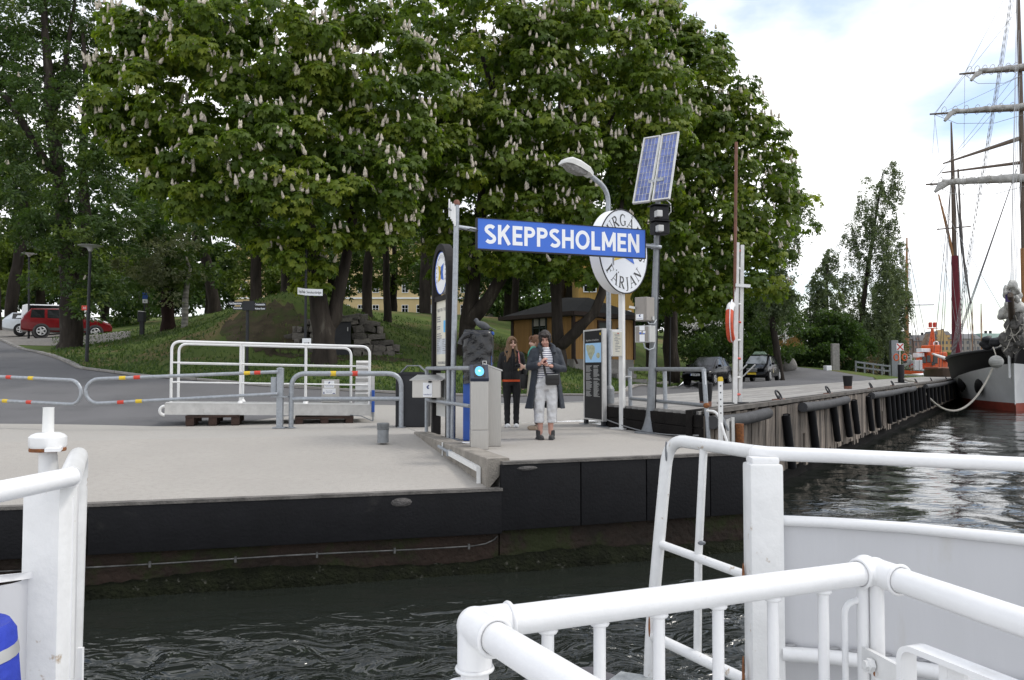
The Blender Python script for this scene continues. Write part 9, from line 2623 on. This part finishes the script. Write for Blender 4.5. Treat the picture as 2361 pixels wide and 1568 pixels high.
# ------------------------------------------------------------------ the ferry's bow rails in the foreground
def ferry():
 th = thing('ferry', 'white painted ferry bow with tube rails, gate and bulwarks in the foreground', 'ferry', (0, 2.2, -1.3))
 def tb(name, pts, r, m=M_FERRY, seg=20, par=None, rad=0.0):
  k = MB(); k.tube(bend(pts, rad, 8) if rad else pts, r, seg); return k.build(name, m, par or th, smooth=60)
 # ---- right side hoop, post, top rail
 hl, hr = V(.745, 3.75, .748), V(.985, 3.2, .745)
 tb('gate_hoop', [V(.640, 3.75, -.62), V(.655, 3.75, -.174), V(.70, 3.75, .30), hl, hr], .0285, M_FERRYW, 20, rad=.13)
 tb('hoop_bar', [V(.697, 3.75, .255), V(.955, 3.22, .242)], .0195, M_FERRYW); tb('hoop_bar', [V(.657, 3.75, -.174), V(.945, 3.22, -.176)], .024, M_FERRYW)
 tb('hoop_post', [V(.852, 3.5, .73), V(.824, 3.5, .25), V(.817, 3.5, -.17)], .0175, M_FERRYW)
 k = MB(); k.bbox((1.008, 3.17, -.165), (.133, .115, 1.74), .0, .014); pst = k.build('gate_post', M_FERRYW, th, smooth=40)
 k = MB(); k.bbox((1.008, 3.17, .716), (.112, .09, .03), 0, .012); k.build('weld_seam', M_FERRY, th, smooth=50)
 tb('top_rail', [hr + V(-.01, .02, 0), V(1.03, 3.17, .742), V(1.30, 3.14, .735), V(2.05, 3.02, .712), V(2.7, 2.75, .71)], .0285)
 # bulwark: curved plate, rounded top, rib, lower plate
 def sheetplate(name, pts, z0, z1, off, m, th_=.012):
  k = MB(); n = len(pts); vs = []
  for p in pts:
   for o in (0, th_):
    for z in (z0, z1): vs.append((p[0] + off[0] + o * .2, p[1] + off[1] + o, z))
  fs = []
  for i in range(n - 1):
   a = i * 4; b = a + 4
   fs += [(a, b, b + 1, a + 1), (a + 2, a + 3, b + 3, b + 2), (a + 1, b + 1, b + 3, a + 3), (a, a + 2, b + 2, b)]
  fs += [(0, 1, 3, 2), ((n - 1) * 4, (n - 1) * 4 + 2, (n - 1) * 4 + 3, (n - 1) * 4 + 1)]
  k.add(vs, fs); return k.build(name, m, th, smooth=50)
 R = [(1.075, 3.16), (1.25, 3.12), (1.50, 3.02), (1.82, 2.80), (2.15, 2.45), (2.4, 2.0)]
 sheetplate('bulwark_plate', R, -.03, .475, (0, 0), M_BULW)
 tb('bulwark_cap', [V(a, b - .01, .478) for a, b in R], .021, M_FERRY)
 tb('bulwark_rib', [V(a - .012, b - .035, -.035) for a, b in R], .028, M_FERRY)
 sheetplate('lower_plate', R, -1.5, -.035, (.03, .05), M_BULW)
 for i, X in enumerate((1832, 1935, 1985, 2050, 2130, 2250)):
  f = np.interp(X, [1795, 2361], [0, 1]); x = XD(X, 3.05 - .22 * f); y = float(np.interp(x, [p[0] for p in R], [p[1] for p in R]))
  k = MB(); k.ell((x, y - .026, -.004), (.028, .012, .006), 12, 6); k.build('drain_slot', mat('slot_shadow_grey', (.33, .33, .34), .6), th, smooth=60)
 # ---- left side
 lr0, lr1 = V(XD(-60, 2.05), 2.05, .747), V(XD(160, 2.42), 2.42, .750)
 far = V(XD(188, 3.1), 3.1, .752)
 tb('top_rail', [V(-2.2, 1.5, .74), lr0, lr1 + V(.01, .01, 0)], .030)
 tb('gate_hoop', [lr1 + V(.012, .0, .0), far, V(far.x - .005, far.y, .3), V(far.x - .02, far.y, -1.2)], .033, M_FERRYW, 20, rad=.13)
 k = MB(); k.bbox((XD(121, 2.46), 2.47, -.24), (.118, .10, 1.92), -.03, .012); k.build('gate_post', M_FERRYW, th, smooth=40)
 k = MB(); k.bbox((XD(172, 2.60), 2.62, -.24), (.012, .30, 1.84), .46, .004); k.build('stiffener', M_FERRY, th, smooth=40)
 k = MB(); q = V(XD(176, 2.55), 2.58, .02); k.prism([(-.012, -.22), (.012, .16), (.03, .16), (.03, .05)], SF(q, (1, 0, 0)), .012); k.build('hinge_wedge', M_FERRY, th)
 L = [(XD(82, 2.42), 2.44), (-1.50, 2.36), (-1.62, 2.24), (-1.78, 1.98), (-1.95, 1.6), (-2.05, 1.2)]
 sheetplate('bulwark_plate', L, -1.5, .44, (0, 0), M_BULW)
 k = MB(); vs = []; fs = []
 for i, p in enumerate(L):
  for o, z in ((-.05, .452), (.03, .46), (.03, .44), (-.05, .432)): vs.append((p[0] - o * .6, p[1] - o, z + .012 * i))
 for i in range(len(L) - 1):
  for q in range(4): fs.append((i * 4 + q, i * 4 + (q + 1) % 4, i * 4 + 4 + (q + 1) % 4, i * 4 + 4 + q))
 fs += [(0, 1, 2, 3), tuple((len(L) - 1) * 4 + q for q in (3, 2, 1, 0))]
 k.add(vs, fs); k.build('bulwark_cap', M_FERRY, th, smooth=40)
 # mooring post with rusty flange
 c = P(110, 1035, 2.95); r = .062
 k = MB(); k.tube([V(c.x + .012, c.y, .55), V(c.x + .005, c.y, .70), c], [.036, .034, .030], 16); mp = k.build('bollard_stem', M_FERRYW, th, smooth=50)
 k = MB(); k.lathe(c + V(0, 0, .005), [(.059, 0), (.064, .01), (.064, .040), (.055, .049), (.040, .056), (0, .056)], 28); k.build('bollard_drum', M_FERRYW, th, smooth=40)
 k = MB(); k.lathe(c + V(0, 0, -.008), [(.061, 0), (.0625, .006), (.061, .013)], 28); k.build('rusty_flange', M_RUST, th, smooth=40)
 k = MB(); k.lathe(c + V(0, 0, .06), [(.020, 0), (.019, .092), (.020, .095), (0, .095)], 18); k.build('bollard_pin', M_WPOST, th, smooth=40)
 k = MB(); k.bar(c + V(.03, .0, .005), V(far.x + .04, c.y - .1, c.z + .005), .05, .012); k.build('bollard_bracket', M_FERRY, th)
 # ---- gate enclosure in front: rails A-B and two side rails, posts, balusters
 A, B = V(-.075, 1.60, .565), V(.94, 2.05, .557)
 d = (B - A).normalized(); r = .0305
 tb('gate_rail', [A + d * .03, B - d * .02], r, M_FERRY, 28)
 sa = V(.155, -.27, 0).normalized(); sb = V(.12, -.42, 0).normalized()
 tb('side_rail', [A + sa * .04, A + sa * .9], r, M_FERRY, 28); tb('side_rail', [B + sb * .03, B + sb * 1.2], r, M_FERRY, 28)
 # cast elbows with collars
 def elbow(p, arms, nm='elbow'):
  k = MB(); k.ell(p, (.0375, .0375, .0375), 20, 12)
  for a, l in arms: k.tube([p, p + Vector(a) * l], .0355, 24)
  o = fuse(k, .0035, 6, .6); e = o.build(nm, M_FERRY, th, smooth=80)
  for a, l in arms:
   a = Vector(a).normalized(); q = p + a * l; ex = a.orthogonal().normalized(); ey = a.cross(ex)
   k = MB(); k.tube([q + ex * .0355 * math.cos(t) + ey * .0355 * math.sin(t) for t in np.linspace(0, 2 * PI, 30, endpoint=False)], .0045, 8, closed=True); k.build('collar', M_FERRY, e, smooth=70)
 elbow(A, ((d, .075), (sa, .085), (V(0, 0, -1), .085))); elbow(B, ((-d, .055), (sb, .085)))
 k = MB(); k.ell(B - sb * .01 + V(-.01, .02, .0), (.036, .036, .036), 18, 12); k.build('elbow_cap', M_FERRY, th, smooth=70)
 tb('corner_post', [A + V(0, 0, -.08), V(A.x, A.y, -.5)], .0285, M_FERRY, 24)
 tb('corner_post', [B + V(-.035, -.005, -.01), V(B.x - .035, B.y, -.6)], .0150, M_FERRY, 16); tb('corner_post', [B + V(-.006, -.02, -.01), V(B.x - .006, B.y - .02, -.6)], .0175, M_FERRY, 16)
 for X in (1262, 1380, 1515, 1650, 1775, 1890):
  k_ = (X - CX) / F; t = (k_ * A.y - A.x) / (d.x - k_ * d.y); p = A + d * t
  tb('baluster', [p, V(p.x - .004, p.y, -.5)], .0135, M_FERRY, 14)
  k = MB(); k.ell(p + V(0, 0, -.032), (.022, .018, .009), 12, 6); k.build('weld_bead', M_FERRY, th, smooth=70)
 # loop handle beside the near corner and behind the far corner
 tb('loop_handle', [A + V(-.02, 0, -.11), A + V(-.052, 0, -.115), A + V(-.060, 0, -.17), A + V(-.060, 0, -.5)], .0085, M_FERRY, 12, rad=.03)
 tb('loop_handle', [B + V(-.085, -.01, -.5), B + V(-.085, -.01, -.08), B + V(-.03, .0, -.068)], .008, M_FERRY, 12, rad=.04)
 # hinge plate with rusty bolt
 q0, q1 = P(1985, 1512, 2.05), P(2082, 1566, 1.86)
 k = MB(); k.bar(q0, q1, .012, .056); hp = k.build('hinge_plate', M_FERRYW, th)
 nrm = (q1 - q0).cross(V(0, 0, 1)).normalized(); nrm = nrm if nrm.y < 0 else -nrm
 bc = q0.lerp(q1, .40) + nrm * .010
 k = MB(); k.lathe(bc, [(.016, 0), (.016, .012), (.011, .014), (.011, .022), (0, .022)], 6, nrm.to_track_quat('Z', 'Y').to_matrix()); k.build('bolt', M_FERRYW, hp, smooth=30)
 k = MB(); k.ell(bc + V(.012, 0, -.022) - nrm * .002, (.014, .003, .010), 10, 6); k.ell(bc + V(.034, -.004, -.010) - nrm * .002, (.006, .003, .020), 10, 6); k.build('rust_stain', M_RUST, hp, smooth=60)
 # flat strap hand hold under the right side rail
 s0, s1 = V(XD(2098, 1.80), 1.80, .452), V(XD(2420, 1.50), 1.50, .452)
 sd = (s1 - s0).normalized(); sn = V(-sd.y, sd.x, 0)
 path = bend([V(s0.x - .012, s0.y + .02, -.5), V(s0.x - .012, s0.y + .02, .452) , s1 + sd * .4], .035, 8)
 k = MB(); vs = []; fs = []; w, t = .024, .0065
 for i, p in enumerate(path):
  tg = (path[min(i + 1, len(path) - 1)] - path[max(i - 1, 0)]).normalized(); up = sn.cross(tg).normalized()
  for a, b in ((-w, -t), (w, -t), (w, t), (-w, t)): vs.append(p + sn * a + up * b)
 for i in range(len(path) - 1):
  for q in range(4): fs.append((i * 4 + q, i * 4 + (q + 1) % 4, i * 4 + 4 + (q + 1) % 4, i * 4 + 4 + q))
 fs += [(0, 1, 2, 3), tuple((len(path) - 1) * 4 + q for q in (3, 2, 1, 0))]
 k.add(vs, fs); k.build('flat_strap', M_FERRY, th, smooth=35)
 for f in (.33, .82):
  p = s0.lerp(s1, f); k = MB(); k.bbox(p + V(0, 0, -.31), (.012, .044, .60), math.atan2(sd.y, sd.x) - PI / 2 + .0, .003); k.build('strap_post', M_FERRY, th)
  k = MB(); k.bbox(p + sd * -.022 + V(0, 0, -.31), (.040, .010, .60), math.atan2(sd.y, sd.x) + 0.2, .003); k.build('strap_post', M_FERRY, th)
 # deck and landing flap
 k = MB(); z = -.36
 k.prism([(-1.5, .6), (.9, .6), (.9, 2.9), (.80, 3.35), (.66, 3.74), (.52, 3.80), (.40, 3.62), (-1.2, 2.95), (-1.5, 2.4)], Matrix.Translation((0, 0, z)), -.05); k.build('deck_plate', M_DECKG, th)
 k = MB(); k.prism([(.18, 3.30), (.40, 3.60), (.55, 3.82), (.40, 3.98), (.16, 3.94), (-.2, 3.5)], Matrix.Translation((0, 0, z - .075)), .03); k.build('landing_flap', mat('purple_grey_rubber', (.115, .108, .118), .8, var=.15), th)
 k = MB(); k.prism([(-1.48, .6), (.88, .6), (.88, 2.9), (.62, 3.5), (-1.2, 2.9)], Matrix.Translation((0, 0, -1.9)), 1.48); k.build('hull', M_BULW, th)
 # worn rust and scraped patches on the rails
 for X, Y, d_, sx, sz in ((1714, 1325, 3.22, .006, .03), (1714, 1558, 3.2, .006, .05), (1497, 1445, 3.72, .006, .03)):
  k = MB(); k.ell(P(X, Y, d_ - .03), (sx * .8, .012, sz * 1.6), 8, 8); k.build('rust_patch', M_RUST, th, smooth=60)
 for X, Y, d_, sx, sz in ((1618, 1252, 3.46, .018, .010), (1536, 1040, 3.735, .006, .05)):
  k = MB(); k.ell(P(X, Y, d_ - .018), (sx, .008, sz), 8, 6); k.build('scraped_patch', M_SCRAPE, th, smooth=60)
 # blue fabric cover at the left bulwark
 c = V(XD(-88, 1.75), 1.75, .0)
 b = thing('blue_cover', 'royal blue fabric cover with a grey band at the ferry left bulwark', 'cover', c + V(0, 0, -.36))
 z1 = P(0, 1446, 1.75).z
 k = MB(); k.lathe(c, [(.150, -.36), (.150, .05), (.138, .25), (.118, z1 - .02), (.106, z1), (.09, z1 - .004)], 30); k.build('sleeve', mat('royal_blue_fabric', (.02, .045, .42), .75, var=.15, scale=6, bump=.3, bscale=20), b, smooth=50)
 zz = z1 - .055
 k = MB(); k.lathe(c, [(.1245, zz - .016), (.1225, zz), (.119, zz + .014)], 30); k.build('reflective_band', M_LGREY, b, smooth=50)
 k = MB(); k.ell(c + V(0, 0, z1 - .03), (.095, .095, .06), 20, 10); k.build('white_top', M_SIGNW, b, smooth=70)
ferry()
